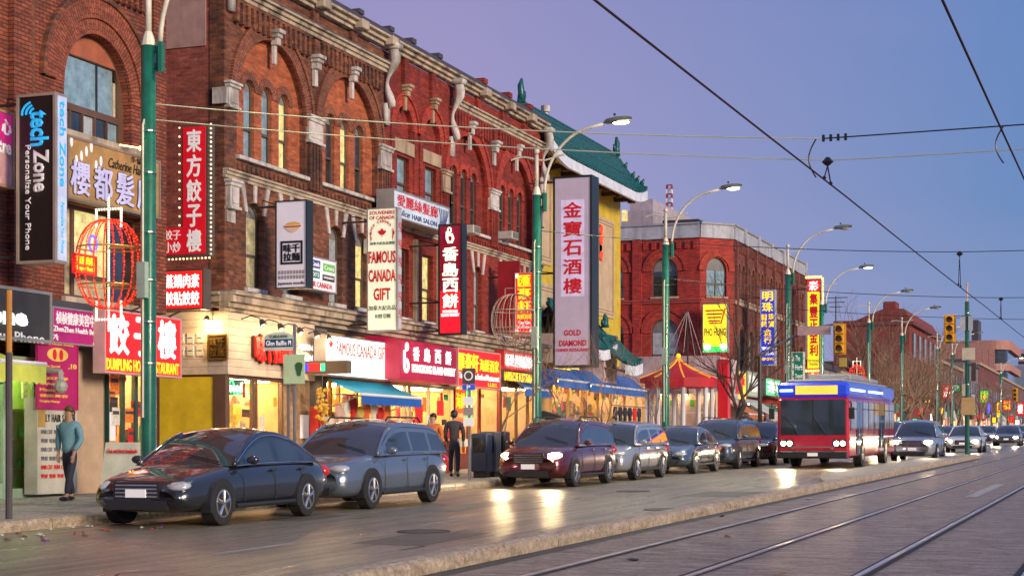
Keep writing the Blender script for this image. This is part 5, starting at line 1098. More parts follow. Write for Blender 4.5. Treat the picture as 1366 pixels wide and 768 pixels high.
# lit red menu box
s1_ = S(235, 20.3); f2 = Fr(s1_, 21.6, 0, -1); ua, ub = 21.6 - LL(207, s1_), 21.6 - LL(269, s1_)
def z2_(y): return Z(y, s1_, 20.2)
gt = thing('sign', 'lit red menu box listing dumplings in white characters, two rows', 'sign', (s1_, 20.3, z2_(412)))
fbox(f2, 'housing', SIGNFR, gt, ua, ub + .04, z2_(413), z2_(359), -.35, -.01); fbox(f2, 'face', SIGNRED, gt, ua + .03, ub, z2_(411), z2_(362), -.009, .006)
text(f2, '上蒸鍋肉素', ua + .06, ub - .06, z2_(384), z2_(366), .014, LETWHITE, gt, .02); text(f2, '水餃貼餃餃', ua + .06, ub - .06, z2_(407), z2_(389), .014, LETWHITE, gt, .02)
m = MB(); m.tube([(s1_ + .2, 23, z2_(370)), (s1_ + .2, 21, z2_(370))], .03, 5); m.build('bracket', DKSTEEL, gt)
# square gold plaque on the lane side of the noodle shop
gt = thing('plaque', 'square bronze plaque with raised characters on the white clapboard side wall', 'sign', (34.6, 20.9, 3.7)); a, b = 26 - LL(304, 34.6), 26 - LL(277, 34.6); a, b = min(a, b), max(a, b)
GLD = M('bronze_gold', (.42, .26, .07), .3, .8); z0, z1 = Z(480, 34.6, 20.5), Z(446, 34.6, 20.5)
fbox(sfr, 'board', M('bronze_dark', (.10, .06, .02), .4, .5), gt, a, b, z0, z1, .05, .10, bevel=.02)
fbox(sfr, 'rim', GLD, gt, (a, b, z0, z0 + .04, .1, .13), (a, b, z1 - .04, z1, .1, .13), (a, a + .04, z0 + .04, z1 - .04, .1, .13), (b - .04, b, z0 + .04, z1 - .04, .1, .13))
for k, ch in enumerate('味千拉麵'): w_ = (b - a - .12) / 2; x = a + .06 + (k % 2) * w_; z = z1 - .06 - (k // 2 + 1) * (z1 - z0 - .12) / 2; text(sfr, ch, x + .02, x + w_ - .02, z + .02, z + (z1 - z0 - .12) / 2 - .02, .12, GLD, gt, .02, th=.03, name='character')
def shine(par, p, e, col=(1, .66, .30)):
    ld = bpy.data.lights.new('lamp_light', 'POINT'); ld.energy = e; ld.color = col; ld.shadow_soft_size = .05; lo = bpy.data.objects.new('lamp_light', ld); COL.objects.link(lo); lo.location = p; lo.parent = par; lo.matrix_parent_inverse = PMAT.get(par.name, Matrix.Identity(4))
def gooseneck(name, label, s, L, z, dirx=0, e=True):
    t = thing(name, label, 'lamp', (s, L, z)); m = MB(); m.tube([(s, L, z), (s, L - .25, z + .08), (s + dirx, L - .48, z + .02), (s + dirx, L - .55, z - .08)], .015, 5); m.build('arm', DKSTEEL, t)
    m = MB(); m.tube([(s + dirx, L - .53, z - .03), (s + dirx, L - .60, z - .16)], [.05, .10], 8); m.build('lamp_shade', DKSTEEL, t); m = MB(); m.ball((s + dirx, L - .58, z - .15), .045, 6, 4); m.build('bulb', M('bulb_spot', (1, .8, .5), em=40, emc=(1, .62, .24), var=0), t); shine(t, (s + dirx, L - .62, z - .26), 28)
# noodle shop front lettering (cartoon figure left out)
gt = thing('sign', 'red channel characters with dark outline over the corner noodle shop windows', 'sign', (35.5, 19.88, 3.6)); ff = Fr(0, 19.88, 1, 0)
for k, ch in enumerate('味千拉麵'):
    xa = 336 + k * 12.2; a, b = S(xa, 19.9), S(xa + 12.8, 19.9); z0, z1 = Z(481 + k * 1.2, a, 19.9), Z(447 + k * 1.6, a, 19.9)
    text(ff, ch, a - .03, b + .03, z0 - .03, z1 + .03, .03, M('letter_dark_brown', (.06, .02, .01), .4), gt, .075, th=.06, name='character'); text(ff, ch, a, b, z0, z1, .09, M('letter_red_bright', (.75, .015, .01), .35, em=.35, emc=(.9, .02, .01)), gt, .045, th=.05, name='character')
for k, tx in enumerate(('AJISEN', 'RAMEN')): a, b = S(394, 19.9), S(414, 19.9); text(ff, tx, a, b, Z(468 + k * 13, a, 19.9), Z(458 + k * 13, a, 19.9), .05, LETWHITE, gt, .02)
for k in range(5):
    s = (35.3, 36.2, 37.2, 38.1, 38.75)[k]; gooseneck('gooseneck_lamp', ['first', 'second', 'third', 'fourth', 'fifth'][k] + ' gooseneck lamp from the corner over the noodle shop lettering', s, 19.9, 4.50 - .03 * k)
tw = gooseneck; t = thing('wall_lamp', 'bright lamp washing the white clapboard corner above the plaque', 'lamp', (34.5, 20.25, 4.3)); m = MB(); m.tube([(34.66, 20.3, 4.45), (34.4, 20.3, 4.5)], .015, 5); m.build('arm', DKSTEEL, t); m = MB(); m.tube([(34.42, 20.3, 4.52), (34.36, 20.3, 4.40)], [.04, .09], 8); m.build('lamp_shade', DKSTEEL, t); m = MB(); m.ball((34.38, 20.3, 4.41), .05, 6, 4); m.build('bulb', MAT['bulb_spot'], t); shine(t, (34.36, 20.3, 4.28), 45)
# noodle blade sign (upper cartoon reduced to its bowl)
FW = M('face_lilac_white', (.66, .62, .70), .4, em=.22, emc=(.8, .75, .9), var=.06)
g = blade_sign('blade_sign', 'white noodle shop blade sign with a bowl and a black square of four characters', 368, 410, 418, 266, 384, 19.3, FW, frame=M('frame_near_black', (.02, .025, .025), .4), ft=.03, brackets=(.95,))
H = g.z1 - g.z0; f = g.fr; W = g.u1; c = W * .55; zc = g.z0 + H * .72
plate(f, 'bowl', [(c - W * .28, zc), (c + W * .28, zc)] + [(c + W * .28 * cos(a) * (.98 - .25 * sin(a)), zc - H * .085 * sin(a)) for a in [k * pi / 12 for k in range(1, 12)]], [], .012, .025, M('bowl_cream', (.75, .62, .42), .4), g.t)
fbox(f, 'bowl_band', LETRED, g.t, c - W * .265, c + W * .265, zc - H * .026, zc - H * .012, .026, .03); plate(f, 'noodles', disc_pts(c, zc + .01, W * .24, 16, H * .03), [], .008, .011, M('noodle_yellow', (.75, .5, .12), .5), g.t)
a, b, z0, z1 = W * .16, W * .86, g.z0 + H * .275, g.z0 + H * .54
plate(f, 'square_mark', rect(a, b, z0, z1), [rect(a + .05, b - .05, z0 + .05, z1 - .05)], .010, .022, LETBLK, g.t)
for k, ch in enumerate('味千拉麵'): w_ = (b - a - .14) / 2; h_ = (z1 - z0 - .14) / 2; x = a + .07 + (k % 2) * w_; z = z1 - .07 - (k // 2 + 1) * h_; text(f, ch, x + .01, x + w_ - .01, z + .01, z + h_ - .01, .014, LETBLK, g.t, .045, name='character')
for r_ in range(2):
    for k in range(9): fbox(f, 'small_mark', M('mark_grey', (.35, .33, .38), .5), g.t, W * (.08 + .094 * k), W * (.155 + .094 * k), g.z0 + H * (.165 - r_ * .055), g.z0 + H * (.205 - r_ * .055), .010, .014)
text(f, 'japanese noodle', W * .08, W * .92, g.z0 + H * .035, g.z0 + H * .08, .014, LETBLK, g.t, .005)
# small store list board
g = flat_sign('sign', 'small white board with coloured store names on the second storey sill', 411, 448, 340, 385, 19.5, .35, M('face_white_blue', (.72, .74, .78), .4, em=.3, emc=(.8, .85, 1)), ft=.03)
W = g.u1 - g.u0; H = g.z1 - g.z0
for (a, b, c_, d, mt, tx) in ((.08, .42, .66, .9, M('tag_blue', (.05, .08, .35), .5), 'Canada'), (.52, .95, .62, .86, M('tag_green', (.15, .55, .10), .5), 'Crocs'), (.05, .40, .36, .58, M('tag_teal', (.02, .22, .20), .5), 'ROOTS'), (.50, .94, .34, .52, LETBLK, 'DSQUARED')):
    fbox(g.fr, 'name_tag', mt, g.t, g.u0 + W * a, g.u0 + W * b, g.z0 + H * c_, g.z0 + H * d, .007, .012); text(g.fr, tx, g.u0 + W * (a + .04), g.u0 + W * (b - .04), g.z0 + H * (c_ + .05), g.z0 + H * (d - .05), .016, LETWHT, g.t, .01)
text(g.fr, 'AIR CANADA', g.u0 + W * .05, g.u0 + W * .85, g.z0 + H * .10, g.z0 + H * .26, .012, LETRED, g.t, .01)
# gift shop blade
LEAF = [(0, 1), (.14, .74), (.30, .82), (.24, .42), (.46, .62), (.52, .50), (.84, .54), (.72, .28), (.82, .20), (.42, -.12), (.46, -.26), (.06, -.20), (.05, -.62), (-.05, -.62), (-.06, -.20), (-.46, -.26), (-.42, -.12), (-.82, .20), (-.72, .28), (-.84, .54), (-.52, .50), (-.46, .62), (-.24, .42), (-.30, .82), (-.14, .74)]
def leaf(fr, uc, zc, r, mat, par, o): plate(fr, 'maple_leaf', [(uc + r * a, zc + r * b) for a, b in LEAF], [], o, o + .01, mat, par)
FC = M('face_pale_yellow_white', (.72, .74, .60), .4, em=.5, emc=(.82, .86, .62), var=.15)
g = blade_sign('blade_sign', 'tall cream gift shop blade sign with maple leaf and big red English words', 490, 530, 536, 276, 441, 19.2, FC, frame=SIGNGR, ft=.03, brackets=(.9, .06), sideface=M('face_lilac_grey', (.5, .48, .55), .5))
H = g.z1 - g.z0; f = g.fr; W = g.u1
def tl(tx, a, b, z0, z1, mt=LETRED, bold=.03): return text(f, tx, W * a, W * b, g.z0 + H * z0, g.z0 + H * z1, .014, mt, g.t, bold)
tl('SOUVENIRS', .08, .92, .945, .975, LETRED, .02); tl('OF CANADA', .08, .92, .905, .935, LETRED, .02)
leaf(f, W * .5, g.z0 + H * .79, W * .17, LETRED, g.t, .010)
for k, ch in enumerate('FAMOUS CANADA GIFT'):
    if ch == ' ': continue
    a = pi * 1.12 - (pi * 1.24) * k / 17; x, z = W * .5 + W * .38 * cos(a), g.z0 + H * .785 + W * .40 * sin(a); text(f, ch, x - .028, x + .028, z - .04, z + .04, .014, LETRED, g.t, .02, name='letter')
tl('加拿大紀念品禮匯', .1, .92, .70, .725, LETBLK, .0)
tl('FAMOUS', .05, .95, .55, .65); tl('CANADA', .05, .95, .40, .50); tl('GIFT', .22, .78, .25, .35)
tl('加拿大紀念品', .05, .95, .17, .21, LETBLK, .0); tl('總匯', .25, .8, .105, .14, LETBLK, .0)
for k in range(6): text(g.side, 'GIFT', .05, g.th - .05, g.z0 + H * (.1 + .14 * k), g.z0 + H * (.18 + .14 * k), .014, LETRED, g.t, .01, rot=1)
# Alice hair salon board
g = flat_sign('sign', 'pale blue hair salon board with red characters on the red centre bay', 524, 599, 251, 289, 19.3, .5, M('face_ice_blue', (.55, .62, .70), .4, em=.25, emc=(.6, .75, .95)), ft=.04)
W = g.u1 - g.u0; H = g.z1 - g.z0
text(g.fr, '愛麗絲髮廊', g.u0 + W * .07, g.u0 + W * .78, g.z0 + H * .44, g.z0 + H * .86, .014, LETRED, g.t, .01)
text(g.fr, 'Alice', g.u0 + W * .06, g.u0 + W * .28, g.z0 + H * .12, g.z0 + H * .34, .014, M('letter_navy', (.03, .06, .2), .5), g.t, .01, shear=.4); text(g.fr, 'HAIR SALON', g.u0 + W * .32, g.u0 + W * .76, g.z0 + H * .12, g.z0 + H * .30, .014, MAT['letter_navy'], g.t, .01)
for k in range(6): m = MB(); m.tube([g.fr.p(g.u0 + W * (.80 + .028 * k) + .12 * sin(j * .5 + k * .3), g.z1 - .12 - j * .09, .014) for j in range(8)], .018, 4); m.build('hair_mark', MAT['letter_navy'], g.t)
# bakery blade
FR_ = M('face_dark_red', (.20, .005, .03), .35, em=.35, emc=(.45, .004, .03), var=.2)
g = blade_sign('blade_sign', 'narrow dark red bakery blade sign with glowing white characters and a dark frame', 585, 617, 623, 298, 446, 19.0, FR_, frame=M('frame_near_black'), ft=.05, brackets=(.82, .30, .04))
H = g.z1 - g.z0; f = g.fr; W = g.u1; LG = lit('letter_glow_cream', (.95, 1.0, .72), 1.25, .03)
m = MB(); m.tube([f.p(W * .46 + W * .07 * cos(a), g.z0 + H * .945 + H * .022 * sin(a), .02) for a in [k * pi / 7 for k in range(15)]], .022, 5)
m.tube([f.p(W * .36, g.z0 + H * .93, .02), f.p(W * .36, g.z0 + H * .87, .02), f.p(W * .42, g.z0 + H * .835, .02), f.p(W * .56, g.z0 + H * .835, .02), f.p(W * .62, g.z0 + H * .87, .02), f.p(W * .56, g.z0 + H * .905, .02), f.p(W * .42, g.z0 + H * .90, .02)], .038, 6); m.build('loop_emblem', LG, g.t)
fbox(f, 'lit_lower_face', M('face_red_glow', (.8, .01, .03), .4, em=.75, emc=(.9, .01, .03)), g.t, .055, W - .055, g.z0 + .055, g.z0 + H * .40, .0065, .010)
vtext(f, '香島西餅', W * .5, W * .62, g.z0 + H * .235, g.z0 + H * .80, .016, LG, g.t, .03); text(f, 'HONGKONG\nISLAND BAKERY', W * .12, W * .88, g.z0 + H * .165, g.z0 + H * .225, .016, LETWHITE, g.t, .03)
# gift shop lit fascia
g = flat_sign('fascia_sign', 'glaring white lit gift shop fascia with red English lettering above the teal awning', 433, 518, 445, 500, 19.35, .3, M('face_glare_white', (.9, .92, .86), .4, em=1.35, emc=(.98, 1.0, .9), var=.05), ft=.03)
W = g.u1 - g.u0; H = g.z1 - g.z0
text(g.fr, 'FAMOUS CANADA GIFT', g.u0 + W * .17, g.u0 + W * .97, g.z0 + H * .53, g.z0 + H * .86, .014, M('letter_red_lit', (.8, .03, .03), .4, em=.5, emc=(1, .1, .08)), g.t, .0); leaf(g.fr, g.u0 + W * .08, g.z0 + H * .74, .16, LETRED, g.t, .012)
text(g.fr, '加拿大紀念品禮匯', g.u0 + W * .35, g.u0 + W * .75, g.z0 + H * .2, g.z0 + H * .34, .014, M('letter_faint', (.75, .75, .7), .5, em=.9), g.t, .0)
# bakery canopy sign
def canopy(name, label, xl, xr, yt, yb, L0, L1, mat, rows):
    u0, u1 = S(xl, L1), S(xr, L1); zt, zb = Z(yt, u0, L1), Z(yb, u0, L1); t = thing(name, label, 'awning sign', (u0, L0, zb)); pr_ = [(L0, zb), (L1, zb), (L1, lerp(zb, zt, .82))] + [(L1 + (L0 - L1) * .8 * (1 - cos(a)), lerp(zb, zt, .82) + (zt - zb) * .18 * sin(a)) for a in [k * pi / 12 for k in range(1, 7)]] + [(L0, zt)]
    m = MB(); k = len(pr_); m.v = [(u0, a, b) for a, b in pr_] + [(u1, a, b) for a, b in pr_]; m.f = [tuple(range(k))[::-1], tuple(range(k, 2 * k))] + [(i, (i + 1) % k, k + (i + 1) % k, k + i) for i in range(k)]
    m.build('canopy_box', mat, t); return t, Fr(0, L1, 1, 0), u0, u1, zb, zt
t, ff, u0, u1, zb, zt = canopy('awning_sign', 'rounded magenta bakery canopy with white characters and English name', 533, 609, 447, 505, 19.95, 18.9, M('canopy_magenta', (.36, .008, .045), .45, em=.28, emc=(.6, .01, .07), var=.2), 0)
W, H = u1 - u0, zt - zb
for k, ch in enumerate('香島西餅'): a = u0 + W * (.22 + .19 * k); text(ff, ch, a, a + W * .10, zb + H * .46, zb + H * .78, .012, LETWHITE, t, .03, name='character')
text(ff, 'HONGKONG ISLAND BAKERY', u0 + W * .2, u0 + W * .97, zb + H * .18, zb + H * .38, .012, LETWHITE, t, .03)
m = MB(); c = (u0 + W * .10, zb + H * .32); m.tube([ff.p(c[0] + .13 * cos(a), c[1] + .17 * sin(a), .02) for a in [k * pi / 7 for k in range(15)]], .04, 6); m.tube([ff.p(c[0] - .13, c[1] + .05, .02), ff.p(c[0] - .13, c[1] + .42, .02)], .04, 6); m.tube([ff.p(c[0] + .04 + .08 * cos(a), c[1] + .52 + .1 * sin(a), .02) for a in [k * pi / 6 for k in range(13)]], .025, 6); m.build('loop_emblem', LETWHITE, t)
fbox(Fr(0, 19.9, 1, 0), 'soffit_panel', M('soffit_cream', (.6, .55, .4), .6), b3, S(524, 20), S(606, 20), 3.36, zb - .02, -.3, .0)
# seafood board
g = flat_sign('fascia_sign', 'lit red seafood restaurant fascia with yellow characters and small white words', 610, 667, 463, 515, 19.3, .25, SIGNRED, frame=M('frame_pale_pink'), ft=.04)
W = g.u1 - g.u0; H = g.z1 - g.z0
text(g.fr, '匯豪軒', g.u0 + W * .02, g.u0 + W * .47, g.z0 + H * .42, g.z0 + H * .88, .014, LETYEL, g.t, .03); text(g.fr, '海鮮酒家', g.u0 + W * .5, g.u0 + W * .96, g.z0 + H * .46, g.z0 + H * .78, .014, LETYEL, g.t, .02)
text(g.fr, 'Taste of China Seafood Restaurant', g.u0 + W * .03, g.u0 + W * .97, g.z0 + H * .22, g.z0 + H * .38, .014, LETWHITE, g.t, .015); text(g.fr, 'L.L.B.O.', g.u0 + W * .7, g.u0 + W * .92, g.z0 + H * .07, g.z0 + H * .17, .014, LETYEL, g.t, .01)
g = blade_sign('blade_sign', 'glowing red seafood restaurant blade sign with gold characters behind the unlit birdcage', 687, 712, 717, 363, 447, 19.0, SIGNRED, frame=M('frame_pale_pink'), ft=.03, brackets=(.95,))
H = g.z1 - g.z0; f = g.fr; W = g.u1
vtext(f, '匯豪軒', W * .5, W * .66, g.z0 + H * .36, g.z0 + H * .97, .014, LETYEL, g.t, .035); text(f, '海鮮酒家', W * .1, W * .9, g.z0 + H * .26, g.z0 + H * .34, .014, LETYEL, g.t, .01); text(f, 'Taste of China\nSeafood Restaurant', W * .08, W * .92, g.z0 + H * .12, g.z0 + H * .23, .014, LETWHITE, g.t, .01)
for (a, b) in ((.12, .95), (.88, .06), (.12, .06)): plate(f, 'corner_flourish', disc_pts(W * a, g.z0 + H * b, .06, 5, .1), [], .010, .016, LETWHITE, g.t)
fbox(Fr(S(664, 19.6), 19.6, 0, -1), 'blank_red_board', M('board_crimson', (.30, .01, .02), .5), thing('sign', 'dull crimson blank board on the wall beside the glowing seafood blade sign', 'sign', (S(664, 19.6), 19.3, 6)), 0, .75, Z(440, 52.5, 19.5), Z(352, 52.5, 19.5), -.12, 0)
g = flat_sign('fascia_sign', 'small red and white shop fascia with yellow lettering under it beside the green post', 671, 716, 466, 492, 19.2, .3, M('face_red_white', (.65, .10, .10), .4, em=.7, emc=(.8, .1, .1), var=.6, sc_=5), frame=M('frame_red', (.5, .02, .02), .4))
W = g.u1 - g.u0; text(g.fr, '新世界燒臘飯店', g.u0 + W * .06, g.u1 - W * .06, g.z0 + .12, g.z1 - .12, .014, LETWHITE, g.t, .02); text(g.fr, 'BARBECUE RESTAURANT', g.u0 + W * .02, g.u1 - W * .02, g.z0 - .36, g.z0 - .06, .014, LETYEL, g.t, .03)
# gold diamond blade
FL = M('face_lavender', (.44, .38, .47), .4, em=.18, emc=(.62, .52, .72), var=.08)
g = blade_sign('blade_sign', 'huge lavender restaurant blade sign with red vertical characters and serif name below', 738, 790, 799, 233, 489, 18.9, FL, frame=M('frame_near_black'), ft=.07, brackets=(.98, .5, .28), Lwall=20.7)
H = g.z1 - g.z0; f = g.fr; W = g.u1
fbox(f, 'pale_panel', M('face_lilac_pale', (.60, .52, .72), .4, em=.28, emc=(.8, .68, .98)), g.t, W * .20, W * .80, g.z0 + H * .37, g.z0 + H * .875, .0065, .010)
vtext(f, '金寶石酒樓', W * .5, W * .46, g.z0 + H * .375, g.z0 + H * .872, .016, LETRED, g.t, .025, gap=.22)
for tx, a, b, z0, z1 in (('GOLD', .28, .72, .165, .195), ('DIAMOND', .16, .86, .11, .142), ('CHINESE RESTAURANT', .07, .94, .082, .098)): text(f, tx, W * a, W * b, g.z0 + H * z0, g.z0 + H * z1, .016, LETRED, g.t, .03)
# noodle house sign on the chamfer
g = blade_sign('blade_sign', 'square yellow lit noodle house sign with red bowl mark on the corner building', 937, 971, 973, 404, 470, LL(937, K0 - cc - .9), M('face_yellow_glow', (.95, .80, .02), .4, em=.95, emc=(1, .80, .03), var=.12), frame=SIGNGR, ft=.05)
H = g.z1 - g.z0; f = g.fr; W = g.u1
for k in range(4): a = .12 + .04 * k; fbox(f, 'basket_mark', LETRED, g.t, W * a, W * (.82 - .04 * k), g.z0 + H * (.84 - .07 * k), g.z0 + H * (.87 - .07 * k), .010, .016)
m = MB(); m.tube([f.p(W * .90, g.z0 + H * .90, .015), f.p(W * .74, g.z0 + H * .6, .015), f.p(W * .28, g.z0 + H * .6, .015)], .04, 5); m.build('basket_mark', LETRED, g.t)
text(f, 'PHO HUNG', W * .08, W * .92, g.z0 + H * .34, g.z0 + H * .50, .014, M('letter_brown', (.28, .12, .02), .5), g.t, .02)
fbox(f, 'green_strip', lit('strip_green_glow', (.05, .85, .12), 1.4), g.t, .05, W - .05, g.z0 + .05, g.z0 + H * .13, .007, .02); bulbs(g.t, [f.p(W * .2, g.z0 + .3, .1), f.p(W * .82, g.z0 + .3, .1)], .2, lit('lamp_green_white', (.75, 1, .7), 3, 0), 'flood_lamp')
# blue jeweller's blade
FB = M('face_royal_blue', (.02, .04, .55), .35, em=.5, emc=(.02, .05, .8), var=.12)
g = blade_sign('blade_sign', 'tall royal blue jewellery blade sign with yellow characters', 1014, 1034, 1036, 386, 487, 18.9, FB, frame=M('frame_pale_blue', (.4, .45, .6), .4), ft=.06, brackets=(.9, .1))
H = g.z1 - g.z0; f = g.fr; W = g.u1
vtext(f, '明珠', W * .5, W * .7, g.z0 + H * .70, g.z0 + H * .985, .02, LETYEL, g.t, .03); vtext(f, '鐘錶', W * .27, W * .36, g.z0 + H * .50, g.z0 + H * .69, .02, LETYEL, g.t, .03); vtext(f, '珠寶', W * .75, W * .36, g.z0 + H * .50, g.z0 + H * .69, .02, LETYEL, g.t, .03); vtext(f, '金行', W * .5, W * .5, g.z0 + H * .28, g.z0 + H * .49, .02, LETYEL, g.t, .03)
for k, tx in enumerate(('TIEN VANG', 'DONG HO', 'KIM CHAU')): text(f, tx, W * .1, W * .9, g.z0 + H * (.205 - .07 * k), g.z0 + H * (.245 - .07 * k), .02, LETWHITE if k < 2 else LETYEL, g.t, .03)
# yellow blade with bulb border
FY = M('face_golden', (.95, .70, .02), .4, em=1.0, emc=(1, .66, .02), var=.1)
g = blade_sign('blade_sign', 'tall golden blade sign with red characters inside a border of glowing bulbs', 1076, 1095, 1098, 372, 492, 18.9, FY, frame=M('frame_dark_red', (.2, .02, .01), .4), ft=.06, brackets=(.9, .1))
H = g.z1 - g.z0; f = g.fr; W = g.u1
fbox(f, 'red_crest', SIGNRED, g.t, .06, W - .06, g.z0 + H * .86, g.z1 - .06, .007, .012); text(f, '彩', W * .2, W * .8, g.z0 + H * .875, g.z0 + H * .975, .02, LETWHITE, g.t, .04)
vtext(f, '集豐正金利', W * .5, W * .55, g.z0 + H * .14, g.z0 + H * .85, .02, LETRED, g.t, .04); text(f, 'TAP PHONG\nTRADING', W * .1, W * .9, g.z0 + H * .04, g.z0 + H * .11, .02, M('letter_green', (.02, .25, .06), .5), g.t, .02)
bulbs(g.t, ptsline(f.p(W + .12, g.z0, .1), f.p(W + .12, g.z1, .1), 34) + ptsline(f.p(0, g.z1 + .12, .1), f.p(W, g.z1 + .12, .1), 7) + ptsline(f.p(0, g.z0 - .1, .1), f.p(W, g.z0 - .1, .1), 7), .085, M('bulb_orange', (1, .6, .2), em=5, emc=(1, .35, .06), var=.3))
GS = M('face_forest_green', (.004, .12, .075), .4, em=.3, emc=(.0, .18, .11))
g = blade_sign('blade_sign', 'dark green herb shop blade sign with white words stacked', 1056, 1072, 1074, 469, 516, 17.6, GS, frame=M('frame_pale', (.5, .55, .5), .4), ft=.04)
H = g.z1 - g.z0; f = g.fr; W = g.u1
for k, tx in enumerate(('The', 'Herb', 'Depot')): text(f, tx, W * .3, W * (.3 + .2 * (2 + (k > 0) * 1)), g.z0 + H * (.74 - .26 * k), g.z0 + H * (.90 - .26 * k), .02, LETWHT, g.t, .01)
text(f, '百草堂藥', W * .06, W * .2, g.z0 + H * .1, g.z0 + H * .9, .02, LETWHT, g.t, .0, rot=1)
# fascias of the corner building
for (nm, lab, xl, xr, yt, yb, mt, tx, lm) in (('fascia_sign', 'orange yellow lit fascia with red characters on the corner building', 976, 995, 492, 532, M('face_orange_yellow', (1, .55, .03), .4, em=1.0, emc=(1, .5, .02)), '粥麵飯\n燒臘', LETRED),
                                  ('fascia_sign', 'grey green fascia panel with faint characters beside the orange yellow one', 996.5, 1016, 494, 528, M('face_grey_green', (.32, .38, .26), .4, em=.3, emc=(.5, .6, .35)), '珠寶金行\n鐘錶', LETWHT),
                                  ('fascia_sign', 'green edged lit picture sign with dark centre past the jewellery blade', 1021, 1041, 503, 527, lit('face_green_glow', (.05, .75, .25), 1.0), '茶', LETWHITE),
                                  ('fascia_sign', 'red lit fascia with yellow band behind the golden blade sign', 1077, 1100, 490, 516, M('face_red_b', (.7, .03, .03), .4, em=.9), '金利', LETYEL)):
    g = flat_sign(nm, lab, xl, xr, yt, yb, 19.4, .3, mt, ft=.06); W = g.u1 - g.u0; H = g.z1 - g.z0; text(g.fr, tx, g.u0 + W * .1, g.u1 - W * .1, g.z0 + H * .2, g.z1 - H * .15, .02, lm, g.t, .03)
# far signs
def far_sign(label, x, y, w, h, L, mt, tx=None, lm=LETWHITE, cat='sign'):
    s = S(x, L); d = D(s, L); hw = w / 2 * d / FP; zz = Z(y, s, L); hh = h / 2 * d / FP; f = Fr(s, L + hw, 0, -1); t = thing('sign', label, cat, (s, L, zz - hh))
    fbox(f, 'face', mt, t, 0, 2 * hw, zz - hh, zz + hh, -.3, 0); m = MB(); f.box(m, -.08, 2 * hw + .08, zz - hh - .08, zz + hh + .08, -.4, -.305); m.build('housing', SIGNFR, t)
    if tx: text(f, tx, hw * .2, hw * 1.8, zz - hh * .75, zz + hh * .75, .02, lm, t, .03)
far_sign('red lit sign with white characters below the bare trees', 1263, 522, 10, 18, 19, SIGNRED, '大\n酒家'); far_sign('dull crimson narrow sign left of the red lit sign', 1252, 519, 6, 16, 19, M('board_crimson'))
far_sign('green lit sign with pale yellow mark far along the street', 1313, 529, 10, 16, 18.5, lit('face_bright_green', (.03, .8, .10), 1.0), '龍', LETYEL); far_sign('thin blue neon upright sign next to the green lit sign', 1319, 541, 3, 20, 18.2, lit('neon_blue_b', (.08, .08, 1), 2.0))
far_sign('round red lit lantern sign near the right edge', 1343, 540, 10, 14, 18, SIGNRED, '福', LETYEL); far_sign('yellow and red lit sign far along the street', 1333, 546, 6, 20, 18.6, FY, '金\n行', LETRED); far_sign('small red sign at the right edge over the distant cars', 1361, 545, 8, 16, 17, SIGNRED, '樓')
far_sign('white and blue paper notices on the far pavement post', 1298, 530, 5, 9, 17, M('face_ice_blue')); far_sign('dark sign board with pale rim among the bare trees', 1246, 537, 7, 10, 18, BLKF)
far_sign('pale yellow board hanging before the white shop building', 1140, 522, 12, 22, 19.2, M('board_dull_yellow', (.5, .36, .08), .6), None); far_sign('yellow bracket board left of the lit far birdcage', 1124, 483, 9, 12, 19, M('board_dull_yellow'))

for i, (x, y, w, h, L, k) in enumerate(((1228, 548, 6, 10, 18.5, 0), (1237, 530, 5, 12, 18, 1), (1243, 556, 4, 9, 17.5, 2), (1256, 548, 5, 8, 18.8, 1), (1299, 548, 4, 10, 18.5, 3), (1307, 556, 5, 7, 18, 0), (1325, 560, 6, 7, 18, 1), (1349, 559, 7, 8, 17.5, 0), (1357, 563, 5, 6, 17.5, 2), (1220, 562, 5, 7, 18, 3))):  # little signs added to give the far end of the street more glow
    far_sign('small %s sign added for far glow, %s' % (('red', 'golden', 'white', 'green')[k], ('left of the median post, beside the gable', 'below the tall bare trees', 'low over the distant cars, left', 'beside the dark board in the far row', 'just right of the median post', 'low and right of the median post', 'under the green lit sign', 'low by the round red sign', 'low by the right edge', 'lowest, in front of the gabled building')[i]), x, y, w, h, L, (SIGNRED, FY, lit('face_far_white', (1, .9, .7), 1.4), lit('face_far_green', (.05, .8, .3), 1.1))[k])
# ================================================================ AWNINGS
def awning(name, label, s0, s1, L0, L1, zt, zf, mat, val=.28, trim=WHITE, scal=True, under=None, closed=False):
    t = thing(name, label, 'awning', (s0, L0, zt)); n = max(3, int((s1 - s0) / .5)); m = MB()
    for i in range(n + 1):
        s = lerp(s0, s1, i / n)
        for k in range(5): q = k / 4; m.v.append((s, lerp(L0, L1, q), lerp(zt, zf, q) - .05 * sin(pi * q) + .012 * (i % 2)))
    for i in range(n):
        for k in range(4): o = i * 5 + k; m.f.append((o, o + 5, o + 6, o + 1))
    m.build('canopy', mat, t, smooth=True)
    m = MB(); c = int((s1 - s0) / .18)
    for i in range(c):
        a, b = lerp(s0, s1, i / c), lerp(s0, s1, (i + 1) / c); z = zf - .04; m.quad((a, L1 - .01, z), (b, L1 - .01, z), (b, L1 - .012, z - val), ((a + b) / 2, L1 - .012, z - val - (.05 if scal else 0)), (a, L1 - .012, z - val))
    m.build('valance', mat, t)
    m = MB(); m.tube([(s0, L1, zf - .01), (s1, L1, zf - .01)], .04, 6); m.build('front_bar', trim, t)
    for s in (s0, s1):
        m = MB(); m.tube([(s, L1, zf - .03), (s, L0, zf - .35)], .018, 5); m.build('awning_arm', STEEL, t)
    if closed:
        for s in (s0, s1): m = MB(); m.quad((s, L0, zt), (s, L1, zf), (s, L1, zf - val), (s, L0, zf - val)); m.build('end_panel', mat, t)
    return t
